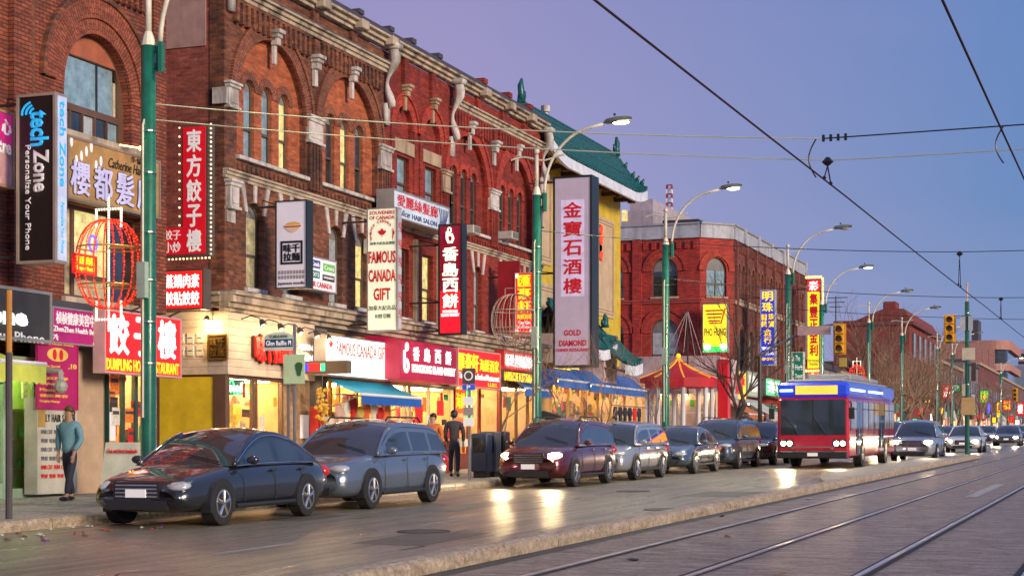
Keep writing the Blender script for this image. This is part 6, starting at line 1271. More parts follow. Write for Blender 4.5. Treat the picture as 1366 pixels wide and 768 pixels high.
def awn_at(label, xt, yt, L0, xf, yf, xr, mat, **k):
    """near end: wall point (xt, yt) at L0, front corner (xf, yf); xr = far front corner"""
    s0 = S(xt, L0); L1 = LL(xf, s0); return awning('awning', label, s0, S(xr, L1), L0, L1, Z(yt, s0, L0), Z(yf, s0, L1), mat, **k)
t = awn_at('teal striped awning with scalloped blue valance over the gift shop', 438, 505, 19.6, 482, 525, 562, TEAL, val=.20)
VB = M('valance_blue', (.01, .10, .42), .6)
for c in bpy.data.objects:
    if c.parent == t and c.name.startswith('valance'): c.data.materials[0] = VB
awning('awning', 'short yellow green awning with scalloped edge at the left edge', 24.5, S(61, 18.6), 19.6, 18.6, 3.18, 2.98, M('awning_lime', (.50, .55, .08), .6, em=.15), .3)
awn_at('short blue awning at the end shop, partly behind the tall green post', 671, 495, 19.9, 700, 517, 735, BLUE, val=.2)
awn_at('blue market awning with white edge, nearer of the two at the market', 722, 490, 19.5, 744, 505, 786, BLUE, val=.22, closed=True)
awn_at('long blue market awning with white edge, farther of the two at the market', 762, 492, 19.5, 788, 512, 862, BLUE, val=.22, closed=True)
awning('awning', 'small rusty orange awning under the orange yellow fascia', S(981, 19), S(1001, 19), 19.6, 18.3, 3.9, 3.2, M('awning_orange', (.5, .14, .04), .6), .2)
awning('awning', 'pale grey awning right of the rusty orange awning', S(1003, 19), S(1025, 19), 19.6, 18.0, 4.1, 3.2, M('awning_grey', (.45, .47, .48), .6), .2)
awning('awning', 'dark green awning beyond the pale grey awning', S(1027, 19), S(1048, 19), 19.6, 18.2, 3.9, 3.2, M('awning_green', (.02, .16, .09), .6), .2)
# market awning bulbs and produce stands
mk_ = thing('produce_stand', 'fruit stand with red and green boxes under the far blue awning', 'produce stand', (64, 17.6, gz(64) + .15))
def stand(t, s0, s1, L0, L1, seed):
    z = gz(s0) + .15; m = MB()
    m.box(s0, s1, L0, L1, z + .55, z + .62); m.build('table_top', SHELF, t)
    for a in (s0 + .05, s1 - .1):
        for b in (L0 + .05, L1 - .1): m = MB(); m.box(a, a + .06, b, b + .06, z, z + .549); m.build('leg', SHELF, t)
    n = int((s1 - s0) / .5)
    for k in range(n):
        a = s0 + .03 + k * (s1 - s0) / n; m = MB(); mt = GOODS[R.choice((0, 3, 5, 1))]
        m.hexa([(a, L0 + .02, z + .63), (a + .42, L0 + .02, z + .63), (a + .42, L1 - .02, z + .63), (a, L1 - .02, z + .63), (a, L0 + .02, z + .8), (a + .42, L0 + .02, z + .8), (a + .42, L1 - .02, z + .98), (a, L1 - .02, z + .98)]); m.build('produce_box', SHELF, t)
        m = MB()
        for q in range(24): m.ball((a + R.uniform(.04, .38), L0 + R.uniform(.05, L1 - L0 - .05), z + .86 + R.uniform(0, .12)), R.uniform(.035, .06), 5, 3)
        m.build('fruit', mt, t, kind='stuff')
stand(mk_, 62.6, 66.6, 17.3, 18.3, 1)
t = thing('produce_stand', 'fruit stand with orange and green boxes under the nearer blue awning', 'produce stand', (57, 17.6, gz(57) + .15)); stand(t, 57.4, 60.8, 17.3, 18.3, 2)
t = thing('hanging_clothes', 'dark shirts and a red shirt hanging from the blue market awning', 'clothes rack', (60, 18, 3))
def shirt(t, s, L, z, mt, w=.42, h=.62, name='shirt'):
    m = MB(); o = [(-.5, -1), (.5, -1), (.48, -.35), (.78, -.52), (.92, -.28), (.5, -.02), (.16, 0), (0, -.07), (-.16, 0), (-.5, -.02), (-.92, -.28), (-.78, -.52), (-.48, -.35)]
    k = len(o); m.v = [(s + a * w * .55, L - .03, z + b * h) for a, b in o] + [(s + a * w * .55, L + .03, z + b * h) for a, b in o]
    m.f = [tuple(range(k))[::-1], tuple(range(k, 2 * k))] + [(i, (i + 1) % k, k + (i + 1) % k, k + i) for i in range(k)]; m.build(name, mt, t)
NAVY = M('cloth_navy', (.02, .025, .05), .8); CR = M('cloth_red', (.55, .02, .02), .8); CW = M('cloth_white', (.65, .6, .5), .8); CP = M('cloth_pink', (.6, .35, .28), .8); CY = M('cloth_gold', (.6, .45, .1), .8); CO = M('cloth_orange', (.75, .15, .04), .8)
for k in range(6): shirt(t, 58.0 + k * .62, 17.5, 2.95, NAVY if k != 4 else CR)
m = MB(); m.tube([(57.5, 17.5, 2.99), (62, 17.5, 2.99)], .02, 5); m.build('rail', STEEL, t)
t = thing('hanging_clothes', 'red, white and pink souvenir shirts hanging under the teal awning', 'clothes rack', (42, 18.6, 2.6))
for k, c in enumerate((CP, CW, CR, CY, CO, CW, CR, CO)):
    s = S(452, 19.2) + .42 * k; shirt(t, s, 19.2, 2.55 + .12 * (k % 3), c, .4, .6 + .2 * (k % 3 == 2))
m = MB(); m.tube([(S(446, 19.2), 19.2, 2.83), (S(510, 19.2), 19.2, 2.83)], .018, 5); m.build('rail', STEEL, t)
t = thing('souvenir_rack', 'tall rack of red and white postcards by the gift shop door post', 'rack', (S(420, 19.6), 19.5, gz(39) + .15))
s = S(423, 19.5)
for k in range(2): m = MB(); m.box(s, s + .28, 19.45 - .3 * k, 19.7 - .3 * k, gz(39) + .16, 2.5 - .25 * k); m.build('display_board', (M('card_red', (.6, .03, .03), .5), M('card_pale', (.65, .55, .45), .6))[k], t)
for k in range(18): m = MB(); a = s - .01; m.box(a - .012, a, 19.19 + .13 * (k % 2), 19.29 + .13 * (k % 2), 1.0 + .13 * (k // 2), 1.1 + .13 * (k // 2)); m.build('card', GOODS[R.choice((0, 2, 0, 1))], t)
t = thing('souvenir_garland', 'hanging bunch of pale gold souvenir ornaments at the gift shop corner', 'garland', (S(428, 19.3), 19.3, 2.6)); m = MB()
for k in range(60): m.ball((S(430, 19.3) + R.gauss(0, .13), 19.3 + R.gauss(0, .08), 2.95 - R.random() * .8), R.uniform(.03, .06), 5, 3)
m.build('ornament', GOODS[1], t, kind='stuff')
m = MB(); m.tube([(S(430, 19.3), 19.3, 3.3), (S(430, 19.3), 19.3, 2.2)], .01, 4); m.build('cord', DKSTEEL, t)
# air conditioners
for (x, y, lab, z0) in ((508, 316, 'boxy window air conditioner above the warmly lit window', None), (628, 300, 'small white air conditioner beside the bakery blade sign on the upper sill', None), (680, 308, 'little white air conditioner on the last upper sill', None)):
    s = S(x - 6, 19.7); z = Z(y, s, 19.7); t = thing('air_conditioner', lab, 'air conditioner', (s, 19.8, z)); h = .45 if x == 508 else .26
    m = MB(); m.box(s, s + .62, 19.45, 20.1, z - h, z); m.build('case', M('ac_white', (.50, .48, .44), .5), t, bevel=.02)
    for k in range(6): m = MB(); m.box(s + .05, s + .57, 19.435, 19.449, z - h + .05 + k * (h - .08) / 6, z - h + .08 + k * (h - .08) / 6); m.build('grille_slat', M('ac_grey', (.18, .17, .16), .6), t)
# small LED box
sx = S(420, 18.9); ff = Fr(sx, 19.5, 0, -1); t = thing('led_box', 'small dark box with red, blue and green lights sticking out over the gift shop door', 'sign', (sx, 19.3, 3.2))
sx2 = LL(463, sx); z = Z(490, sx, 19); fbox(ff, 'case', M('box_bronze', (.16, .12, .08), .5), t, -.2, 19.5 - sx2, z - .15, z + .16, -.25, 0)
for a, b, mt in ((.05, .12, 'led_blue'), (.30, .42, 'led_blue'), (.42, .75, 'led_red'), (.76, .88, 'led_green')):
    c = {'led_blue': (.03, .05, .9), 'led_red': (.9, .02, .02), 'led_green': (.05, .7, .35)}[mt]; fbox(ff, 'led_panel', lit(mt, c, 1.3), t, a, b, z - .09, z + .1, .001, .012)

# ================================================================ STREET FURNITURE
def lamp_post():
    t = thing('lamp_post', 'x', 'lamp post', (0, 0, 0), 'green lamp posts along the pavement', local=True); h = 7.75
    m = MB(); m.tube([(0, 0, 0), (0, 0, .5), (0, 0, .52), (0, 0, h)], [.19, .17, .135, .125], 14); m.build('pole', POLEG, t, smooth=True)
    m = MB(); m.tube([(0, 0, h + .001), (0, 0, h + .14), (0, 0, h + .24)], [.13, .10, .062], 10); m.build('collar', CREAM, t)
    m = MB(); m.tube([(0, 0, h + .24), (0, 0, h + 1.12)], .055, 8); m.ball((0, 0, h + 1.22), .085, 8, 6); m.build('spire', CREAM, t, smooth=True)
    m = MB(); m.tube([(.02, -.22, h - .45), (.02, -.22, h + .05)], .075, 8); m.box(-.02, .06, -.2, -.11, h - .38, h - .30); m.box(-.02, .06, -.2, -.11, h - .1, h - .02); m.build('arm_clamp', POLEG, t)
    pts = [(.02, -.22, h + .05)] + [(.02, -.22 - 1.55 * (1 - cos(a)), h + .05 + 1.75 * sin(a)) for a in [k * (pi / 2) / 12 for k in range(1, 12)]] + [(.02, -1.95, h + 1.86)]
    m = MB(); m.tube(pts, .042, 8); m.build('lamp_arm', CREAM, t, smooth=True)
    m = MB(); m.tube([(0, .75 - 1.55 * k / 14, h + .98 + .06 * sin(k * .55) + .04) for k in range(15)], .026, 6); m.build('ornamental_arm', CREAM, t)
    e = Vector((.02, -1.95, h + 1.86))
    m = MB(); sec = [(0, .05, .05), (.08, .10, .09), (.35, .15, .11), (.62, .14, .09), (.78, .05, .04)]
    for (y, w, hh) in sec:
        for j in range(8): a = 2 * pi * j / 8; m.v.append((e.x + w * cos(a), e.y - y, e.z + .04 + .07 * y + hh * max(sin(a), -.55)))
    for k in range(4):
        for j in range(8): m.f.append((k * 8 + j, k * 8 + (j + 1) % 8, (k + 1) * 8 + (j + 1) % 8, (k + 1) * 8 + j))
    m.f += [tuple(range(8)), tuple(range(32, 40))[::-1]]; m.build('lamp_head', M('lamp_head_grey', (.16, .18, .15), .5), t, smooth=True)
    m = MB(); m.tube([(e.x, e.y - .3, e.z + .2), (e.x, e.y - .3, e.z + .26)], .035, 6); m.build('photo_cell', DKSTEEL, t)
    m = MB(); m.ball((0, 0, 0), .125, 10, 6, .45); m.map(lambda x, y, z: (e.x + x, e.y - .48 + y * 1.9, e.z + z - .0)); m.build('lens', M('lens_grey', (.4, .42, .4), .2), t, smooth=True)
    for z in (2.4, 3.1, 3.8, 4.6, 5.6, 6.3): m = MB(); m.tube([(0, 0, z), (0, 0, z + .025)], .138, 12); m.build('strap', STEEL, t)
    m = MB(); m.tube([(-.14, .02, 1.5), (-.14, .02, 6.4), (-.12, .0, 6.5)], .018, 5); m.build('conduit', CREAM, t)
    m = MB(); m.box(-.24, -.12, -.08, .08, 3.5, 4.1); m.build('junction_box', M('box_pale_green', (.35, .45, .38), .5), t)
    return t
lp = lamp_post()
LENS_ON = M('lens_lit', (1, 1, .7), em=9, emc=(.95, 1, .52), var=0)
posts = [(198, 15.6, 1, 1, 'tall green lamp post with cream arms between the lit birdcage and the red boards'), (716, 15.6, 1, 1, 'green lamp post with lit cobra lamp before the end of the red block'), (888, 15.6, 1, 1, 'green lamp post with lit lamp in front of the red corner building side'),
         (1051, 15.0, 0, 1.07, 'green lamp post with unlit lamp left of the herb shop sign'), (1096, 15.6, 1, 1, 'lamp post with lit lamp in front of the golden blade sign'), (1159, 15.6, 0, 1, 'lamp post with unlit lamp at the left of the gabled brick building'),
         (1203, 15.6, 0, 1, 'lamp post with forked cream top in front of the gabled brick building'), (1270, 15.6, 0, 1, 'slim far lamp post left of the median signal post'), (1335, 15.6, 1, 1, 'distant lamp post with lit lamp near the right edge'), (1250, 15.6, 0, 1, 'slim distant lamp post rising from the bare trees')]
first = True; LPO = []
for (x, L, on, sc__, lab) in posts:
    s = S(x, L); loc = (s, L, gz(s) + .14)
    if first: o = lp; o.location = loc; o['label'] = lab; first = False; bpy.context.view_layer.update()
    else: o = copytree(lp, lab, loc)
    o.scale = (sc__,) * 3; LPO.append(o)
    for c in bpy.data.objects:
        if c.parent == o and c.name.startswith('lens'): me = c.data.copy(); me.materials.clear(); me.materials.append(LENS_ON if on else MAT['lens_grey']); c.data = me
    if on:
        ld = bpy.data.lights.new('street_light', 'SPOT'); ld.energy = 900; ld.spot_size = radians(150); ld.spot_blend = .8; ld.color = (1, .92, .55); ld.shadow_soft_size = .15
        lo = bpy.data.objects.new('lamp_light', ld); COL.objects.link(lo); lo.parent = o; lo.location = (.02, -2.45, 9.45); lo.rotation_euler = (radians(-12), 0, 0)
# birdcage decorations hung on posts
def birdcage(name, label, s, L, z0, z1, w, lit_=True, post=None):
    t = thing(name, label, 'light decoration', (s, L, z0)); h = z1 - z0; zc = (z0 + z1) / 2; n = 10
    mt = RED_TUBE if lit_ else M('cage_rust_white', (.42, .30, .24), .6)
    pts_all = []
    for k in range(n):
        a = pi * k / n + .12
        for sg in (1, -1):
            P_ = []
            for j in range(15):
                ph = -pi / 2 + pi * j / 14; r = w / 2 * cos(ph) ** .75 if cos(ph) > 0 else 0; P_.append((s + sg * r * cos(a), L + sg * r * sin(a), zc + h / 2 * sin(ph)))
            m = MB(); m.tube(P_, .009 if lit_ else .010, 4); m.build('cage_rib', mt, t)
            if lit_:
                for j in range(1, 14):
                    for q in (0, 2): pts_all.append(tuple(lerp(P_[j][i], P_[j + 1][i] if j < 14 else P_[j][i], q / 3) for i in range(3)))
    if lit_: bulbs(t, pts_all, .015, RED_BULB)
    for z in (zc + h * .18, zc - h * .24):
        r = w / 2 * cos(math.asin((z - zc) / (h / 2))) ** .75; m = MB(); m.tube([(s + r * cos(a), L + r * sin(a), z) for a in [k * pi / 12 for k in range(25)]], .015, 5); m.build('cage_ring', M('ring_brass', (.55, .38, .10), .4, .4) if lit_ else mt, t)
    wm_ = WHT_BULB if lit_ else mt
    m = MB(); m.tube([(s, L, z0 - h * .24), (s, L, z1 + h * .24)], .014, 5); m.build('centre_rod', wm_ if not lit_ else STEEL, t)
    fr_ = Fr(s, L, 0, -1); loops = []
    for (zz, sg) in ((z1 - .02, 1), (z0 + .02, -1)):
        a = w * .22; b = h * .13; loops.append([(s, L + a, zz - sg * .1), (s, L + a, zz + sg * b), (s, L - a, zz + sg * b), (s, L - a, zz - sg * .1)])
    for lp_ in loops: m = MB(); m.tube(lp_, .014, 5); m.build('hanger', mt if not lit_ else STEEL, t)
    if lit_:
        pp = ptsline((s, L, z0 - h * .24), (s, L, z1 + h * .24), 54)
        for lp_ in loops:
            for a, b in zip(lp_[:-1], lp_[1:]): pp += ptsline(a, b, 10)
        bulbs(t, pp, .024, WHT_BULB)
    else:
        for k in range(9): L_ = L - w * .42 + w * .105 * k; zz = zc - h * .12; m = MB(); m.tube([(s, L_, zz - .02), (s, L_, zz + .22)], .010, 4); m.build('cage_bar', mt, t)
        m = MB(); m.tube([(s, L - w * .46, zc - h * .12), (s, L + w * .46, zc - h * .12)], .014, 4); m.build('cage_bar', mt, t)
    if post:
        for z in (zc + h * .18, zc - h * .24): m = MB(); m.tube([(s, L, z), (post[0], post[1], z)], .022, 5); m.build('bracket', M('ring_brass'), t)
    return t
s = S(198, 15.6); birdcage('birdcage_light', 'birdcage decoration outlined in glowing red rope lights on the near lamp post', s, LL(145, s), Z(412, s, 16.4), Z(293, s, 16.4), (LL(106, s) - LL(181, s)), True, (s, 15.75))
s = S(716, 15.6); birdcage('birdcage_light', 'unlit rusty birdcage frame on the lamp post by the red seafood signs', s, LL(687, s), Z(462, s, 16), Z(392, s, 16), (LL(656, s) - LL(716, s)), False, (s, 15.75))
s = S(1159, 15.6); birdcage('birdcage_light', 'small distant birdcage decoration glowing red among the bare branches', s, LL(1143, s), Z(524, s, 16), Z(486, s, 16), (LL(1132, s) - LL(1155, s)), True, (s, 15.7))
# street name sign
s = S(393, 15.9); t = thing('street_sign', 'street name sign with white words on blue and an arched top, on a grey post', 'street sign', (s, 15.9, gz(s) + .15))
m = MB(); m.tube([(s, 15.9, gz(s) + .15), (s, 15.9, Z(432, s, 15.9))], .035, 8); m.build('post', STEEL, t); m = MB(); m.tube([(s + .05, 16.07, gz(s) + .15), (s + .05, 16.07, Z(470, s, 15.9))], .03, 8); m.build('post', STEEL, t)
ff = Fr(s - .04, LL(354, s), 0, -1); W = LL(354, s) - LL(392, s); z0, z1 = Z(467, s, 16), Z(442, s, 16); H = z1 - z0
plate(ff, 'plate', [(0, z0), (W, z0), (W, z1 - H * .25), (W * .85, z1 - H * .1), (W * .5, z1), (W * .15, z1 - H * .1), (0, z1 - H * .25)], [], -.02, 0, M('sign_white_green', (.62, .70, .62), .4), t)
fbox(ff, 'blue_band', M('street_sign_blue', (.015, .06, .22), .35), t, .005, W - .005, z0 + H * .18, z0 + H * .60, .001, .006); text(ff, 'Glen Baillie Pl', .04, W - .04, z0 + H * .25, z0 + H * .52, .01, LETWHT, t, .01); text(ff, '巴連比利坊', .12, W - .12, z0 + H * .66, z0 + H * .83, .004, M('letter_green_dark', (.02, .15, .08), .5), t, .0)
z0, z1 = Z(512, s, 16), Z(473, s, 16); plate(Fr(s - .09, LL(381, s), 0, -1), 'green_picture_plate', rect(0, LL(381, s) - LL(409, s), z0, z1), [], -.02, 0, M('plate_pale_green', (.50, .66, .42), .4, var=.1), t)
ff2 = Fr(s - .095, LL(397, s), 0, -1); plate(ff2, 'picture_mark', [(.06 + .07 * cos(a) * (1 + .3 * sin(3 * a)) + .02, (z0 + z1) / 2 + .17 * sin(a) * (1 + .2 * cos(2 * a))) for a in [k * pi / 8 for k in range(16)]], [], .0, .008, M('mark_dark_green', (.03, .12, .05), .5), t)
# parking sign post with notices
s = S(626, 15.4); t = thing('parking_sign', 'grey post with a blue parking sign and pasted notices', 'sign', (s, 15.4, gz(s) + .15))
m = MB(); m.tube([(s, 15.4, gz(s) + .15), (s, 15.4, Z(492, s, 15.4))], .04, 8); m.build('post', STEEL, t)
w_ = .17; ff = Fr(s - .05, 15.4 + w_, 0, -1); fbox(ff, 'upper_plate', M('plate_dark_grey', (.10, .09, .10), .4), t, 0, 2 * w_, Z(512, s, 15.4), Z(491, s, 15.4), -.02, 0); plate(ff, 'ring_mark', disc_pts(w_, Z(501, s, 15.4), .12, 16), [disc_pts(w_, Z(501, s, 15.4), .085, 16)], .0, .006, LETWHT, t)
fbox(ff, 'parking_plate', M('plate_blue', (.02, .12, .65), .4, em=.3), t, 0, 2 * w_, Z(520, s, 15.4), Z(512.5, s, 15.4), -.02, 0); text(ff, 'P', w_ - .05, w_ + .05, Z(519, s, 15.4), Z(513.5, s, 15.4), .006, LETWHT, t, .02)
for k in range(3): fbox(ff, 'notice', (LETWHT, M('paper_grey', (.35, .33, .33), .7), LETWHT)[k], t, .03, .30, Z(540 + k * 14, s, 15.4) + 0, Z(529 + k * 14, s, 15.4), -.01 - .002 * k, .002)
# newspaper boxes / bins on the pavement
for k, (x, h, lab) in enumerate(((640, 1.15, 'dark blue newspaper box right of the parking sign'), (652, 1.2, 'grey newspaper box between two others by the kerb'), (664, 1.2, 'dark newspaper box farthest from the parking sign'))):
    s = S(x, 16.0); z = gz(s) + .15; t = thing('newspaper_box', lab, 'newspaper box', (s, 16, z)); m = MB(); m.box(s, s + .42, 15.8, 16.25, z + .15, z + h); m.build('case', (M('box_navy', (.04, .06, .12), .4), M('box_grey', (.14, .14, .16), .4), M('box_dark', (.05, .05, .06), .4))[k], t, bevel=.03)
    m = MB(); m.box(s - .012, s - .001, 15.86, 16.19, z + .65, z + h - .12); m.build('window', G_DARK, t); m = MB(); m.box(s + .05, s + .37, 15.85, 16.2, z, z + .149); m.build('base', DKSTEEL, t)
# metered pay box, market meter, post at the left edge, shop board
s = S(735, 15.3); z = gz(s) + .15; t = thing('parking_meter', 'green parking pay machine with a peaked top beside the lamp post', 'parking meter', (s, 15.3, z)); m = MB(); m.box(s, s + .3, 15.1, 15.5, z, z + 1.55); m.build('case', M('meter_green', (.12, .17, .12), .4), t, bevel=.03)
m = MB(); m.hexa([(s - .08, 14.95, z + 1.552), (s + .38, 14.95, z + 1.552), (s + .38, 15.65, z + 1.552), (s - .08, 15.65, z + 1.552), (s - .08, 15.0, z + 1.62), (s + .38, 15.0, z + 1.62), (s + .38, 15.6, z + 1.78), (s - .08, 15.6, z + 1.78)]); m.build('solar_top', DKSTEEL, t); m = MB(); m.tube([(s - .012, 15.3, z + 1.25), (s, 15.3, z + 1.25)], .06, 10); m.build('display', LETWHT, t)
s = S(12, 15.4); t = thing('sign_post', 'thin street post, upper half coloured as if lit orange, at the left edge', 'post', (s, 15.4, gz(s) + .15)); m = MB(); m.tube([(s, 15.4, gz(s) + .15), (s, 15.4, Z(470, s, 15.4))], .05, 8); m.build('post', M('post_dark_grey', (.07, .06, .06), .5), t); m = MB(); m.tube([(s, 15.4, Z(470, s, 15.4)), (s, 15.4, Z(387, s, 15.4))], .045, 8); m.build('upper_post', M('post_orange_lit', (.5, .22, .04), .5), t)  # the orange light on the upper half is put into its colour
s = S(150, 18.2); z = gz(s) + .15; t = thing('sandwich_board', 'white folding sandwich board on the pavement before the dumpling restaurant', 'sandwich board', (s, 18.2, z))
for sg in (0, 1): m = MB(); m.hexa([(s + sg * .5, 17.7, z), (s + sg * .5 + .03, 17.7, z), (s + sg * .5 + .03, 18.5, z), (s + sg * .5, 18.5, z), (s + .22 + sg * .06, 17.7, z + 1.05), (s + .25 + sg * .06, 17.7, z + 1.05), (s + .25 + sg * .06, 18.5, z + 1.05), (s + .22 + sg * .06, 18.5, z + 1.05)]); m.build('board', M('board_white', (.6, .6, .55), .5), t)
text(Fr(s + .15, 18.45, 0, -1), 'Hot and New Handmade', .05, .7, z + .85, z + .93, .0, LETRED, t)
s = S(75, 19.4); t = thing('wall_camera', 'round grey wall lamp housing under the yellow green awning', 'lamp', (s, 19.3, 2.4)); m = MB(); m.tube([(s, 19.7, 2.95), (s, 19.3, 2.9), (s, 19.3, 2.75)], .06, 8); m.ball((s, 19.3, 2.62), .14, 10, 6); m.build('housing', M('housing_grey', (.3, .3, .28), .4), t)
# table with tablecloth outside the seafood restaurant
s = S(596, 18.2); z = gz(s) + .15; t = thing('sale_table', 'small table under a white cloth outside the bakery', 'table', (s, 18.2, z)); m = MB(); m.box(s, s + 1.3, 17.9, 18.5, z + .95, z + .99); m.build('table_top', CW, t)
m = MB(); n = 24
for k in range(n + 1): u = s - .02 + 1.34 * k / n; m.v += [(u, 17.88 - .02 * (k % 2), z + .985), (u, 17.86 - .03 * (k % 2), z + .80 - .02 * (k % 3))]
m.f = [(2 * k, 2 * k + 2, 2 * k + 3, 2 * k + 1) for k in range(n)]; m.build('cloth_edge', CW, t)
for a in (.05, 1.2):
    for b in (17.95, 18.4): m = MB(); m.box(s + a, s + a + .04, b, b + .04, z, z + .949); m.build('leg', STEEL, t)
for k, (x, mt) in enumerate(((575, GOODS[5]), (585, GOODS[0]), (556, lit('crate_lime', (.35, .7, .08), .4)))):
    s = S(x, 18.9); z = gz(s) + .15; m = MB(); m.box(s, s + .5, 18.7, 19.1, z, z + 1.15 + .1 * k); tag(m.build('display_stand', mt, bevel=.03), ['orange display stand on the pavement before the bakery', 'red display stand beside the white clothed table', 'bright lime green display stand near the teal awning'][k], 'display stand')
# median signal post
s = S(1290, 7.3); z = gz(s) + .14; t = thing('signal_post', 'green post on the median island with white top and signal brackets', 'post', (s, 7.3, z)); zt = Z(402, s, 7.3)
m = MB(); m.tube([(s, 7.3, z), (s, 7.3, zt)], .105, 12); m.build('pole', POLEG, t); m = MB(); m.tube([(s, 7.3, zt), (s, 7.3, zt + .75)], .045, 8); m.ball((s, 7.3, zt + .8), .07, 8, 4); m.build('spire', M('spire_pink', (.6, .42, .38), .5), t)
for y in (418, 540, 470, 513): m = MB(); m.tube([(s, 7.3, Z(y, s, 7.3)), (s, 7.3, Z(y, s, 7.3) + .04)], .118, 10); m.build('strap', STEEL, t)
m = MB(); m.tube([(s, LL(1262, s), Z(421, s, 7.3)), (s, LL(1296, s), Z(421, s, 7.3))], .025, 6); m.build('signal_arm', STEEL, t); m = MB(); m.tube([(s, LL(1262, s), Z(457, s, 7.3)), (s, LL(1303, s), Z(456, s, 7.3))], .025, 6); m.build('signal_arm', STEEL, t)
for (xa, xb, ya, yb, mt, nm) in ((1281, 1288, 422, 441, M('back_plate_grey', (.40, .42, .50), .5), 'grey_back_plate'), (1292, 1298, 422, 441, M('back_plate_grey'), 'grey_back_plate'), (1284, 1301, 464, 480, M('plate_cream', (.55, .50, .38), .5), 'cream_plate'), (1283, 1301, 530, 553, M('box_ochre', (.50, .33, .14), .5), 'control_box'), (1284, 1288, 512, 528, M('plate_cream'), 'cream_plate'), (1296, 1302, 484, 508, M('box_dark_brown', (.06, .04, .03), .5), 'signal_back')):
    a, b = LL(xb, s), LL(xa, s); m = MB(); m.box(s - .14, s - .06, a, b, Z(yb, s, 7.3), Z(ya, s, 7.3)); m.build(nm, mt, t)
YLS = M('signal_yellow', (.72, .36, .02), .45)
def signal(label, x, y0, y1, s, L, back=False):
    z0, z1 = Z(y1, s, L), Z(y0, s, L); t = thing('traffic_signal', label, 'traffic light', (s, L, z0)); h = z1 - z0; w = h * .36
    m = MB(); m.box(s + .02, s + .045, L - w * .62, L + w * .62, z0 - h * .04, z1 + h * .04); m.build('back_board', YLS, t)
    for k in range(3):
        zc = z0 + h * (k + .5) / 3; m = MB(); m.box(s - .16, s + .019, L - w * .42, L + w * .42, zc - h * .155, zc + h * .155); m.build('signal_section', YLS, t, bevel=.02)
        m = MB(); m.tube([(s - .165, L, zc), (s - .161, L, zc)], w * .33, 12); m.build('lens', M('signal_lens_dark', (.12, .07, .02), .3), t)
        m = MB(); q = [(L + w * .36 * cos(a), zc + w * .36 * sin(a)) for a in [k2 * pi / 8 for k2 in range(9)]]; 
        for (a, b) in zip(q[:-1], q[1:]): m.quad((s - .16, a[0], a[1]), (s - .16, b[0], b[1]), (s - .36, b[0], b[1]), (s - .36, a[0], a[1]))
        m.build('visor', YLS, t)
    return t
s = S(1290, 7.3); signal('yellow traffic signal hanging left of the median post', 1267, 421, 456, s, LL(1267, s))
s2 = S(1120, 11.5); signal('yellow traffic signal hanging from the curved arm before the golden blade sign', 1120, 433, 471, s2, 11.5)
s3 = S(1342, 12); signal('small distant yellow traffic signal near the right edge', 1354, 518, 535, s3, LL(1354, s3))
pL = LL(1040, s2 + 1); t = thing('signal_mast', 'grey post and long curved signal arm with a blank pinkish street plate', 'signal mast', (s2 + .3, 14.9, gz(s2) + .15)); L0_ = 14.9
m = MB(); m.tube([(s2 + .3, L0_, gz(s2) + .15), (s2 + .3, L0_, Z(475, s2, L0_))], .09, 10); m.build('mast', DKSTEEL, t)
m = MB(); m.tube([(s2 + .2, lerp(L0_, 11.4, k / 10), lerp(Z(475, s2, L0_), Z(431, s2, 11.4), 1 - (1 - k / 10) ** 1.8)) for k in range(11)], .05, 8); m.build('arm', STEEL, t)
a, b = LL(1064, s2), LL(1108, s2); m = MB(); m.box(s2 - .02, s2 + .02, b, a, Z(447, s2, 13), Z(435, s2, 13)); m.build('street_plate', M('plate_pink_white', (.50, .34, .34), .5), t); m = MB(); m.tube([(s2 + .1, a, Z(435, s2, 13) - .05), (s2 + .1, b, Z(435, s2, 13) - .05)], .02, 5); m.build('plate_hanger', STEEL, t)
s = S(1312, 15); far_sign('round green parking sign with white letter beside the median post', 1276, 517, 8, 9, 16.5, M('plate_park_green', (.02, .35, .12), .5, em=.3), 'P', LETWHT, 'street sign')

# ================================================================ OVERHEAD WIRES
WIRE = M('wire_black', (.012, .012, .015), .5); WIREL = M('wire_pale', (.40, .42, .32), .8); WIREC = M('contact_wire', (.05, .028, .03), .9, spec=0)
def wire(label, pts, r, mat, sag=0, name='overhead_wire', n=20, cat='wire'):
    P_ = []
    for a, b in zip(pts[:-1], pts[1:]):
        for k in range(n): q = k / n; P_.append((lerp(a[0], b[0], q), lerp(a[1], b[1], q), lerp(a[2], b[2], q) - 4 * sag * q * (1 - q)))
    P_.append(tuple(pts[-1])); m = MB(); m.tube(P_, r, 5)
    return tag(m.build(name, mat), label, cat)
def px(x, y, L): s = S(x, L); return (s, L, Z(y, s, L))
for L, h, lab in ((4.78, 5.48, 'long dark streetcar contact wire running over the nearer tracks'), (1.74, 5.54, 'second streetcar contact wire crossing the upper right corner')):
    wire(lab, [(s, L, h + gz(s)) for s in (2, 30, 60, 90, 130, 400)], .014, WIREC, .02, n=4, name='contact_wire')
def ext(a, b, L):       # carry the line a->b on to distance L
    q = (L - a[1]) / (b[1] - a[1]); return tuple(lerp(a[i], b[i], q) for i in range(3))
A1, B1_ = px(207, 139, 15.5), px(1125, 185, 4.78); B1_ = (A1[0] + 3.0, 4.78, Z(185, A1[0] + 3.0, 4.78)); wire('upper pale to dark span wire from the near lamp post across the tracks', [A1, B1_, ext(A1, B1_, -6)][:2], .011, WIREL, .12)
C1 = (B1_[0] + .2, -8, B1_[2] + .12); wire('thick black insulated span wire over the tracks at the right', [B1_, C1], .012, WIRE, .0)
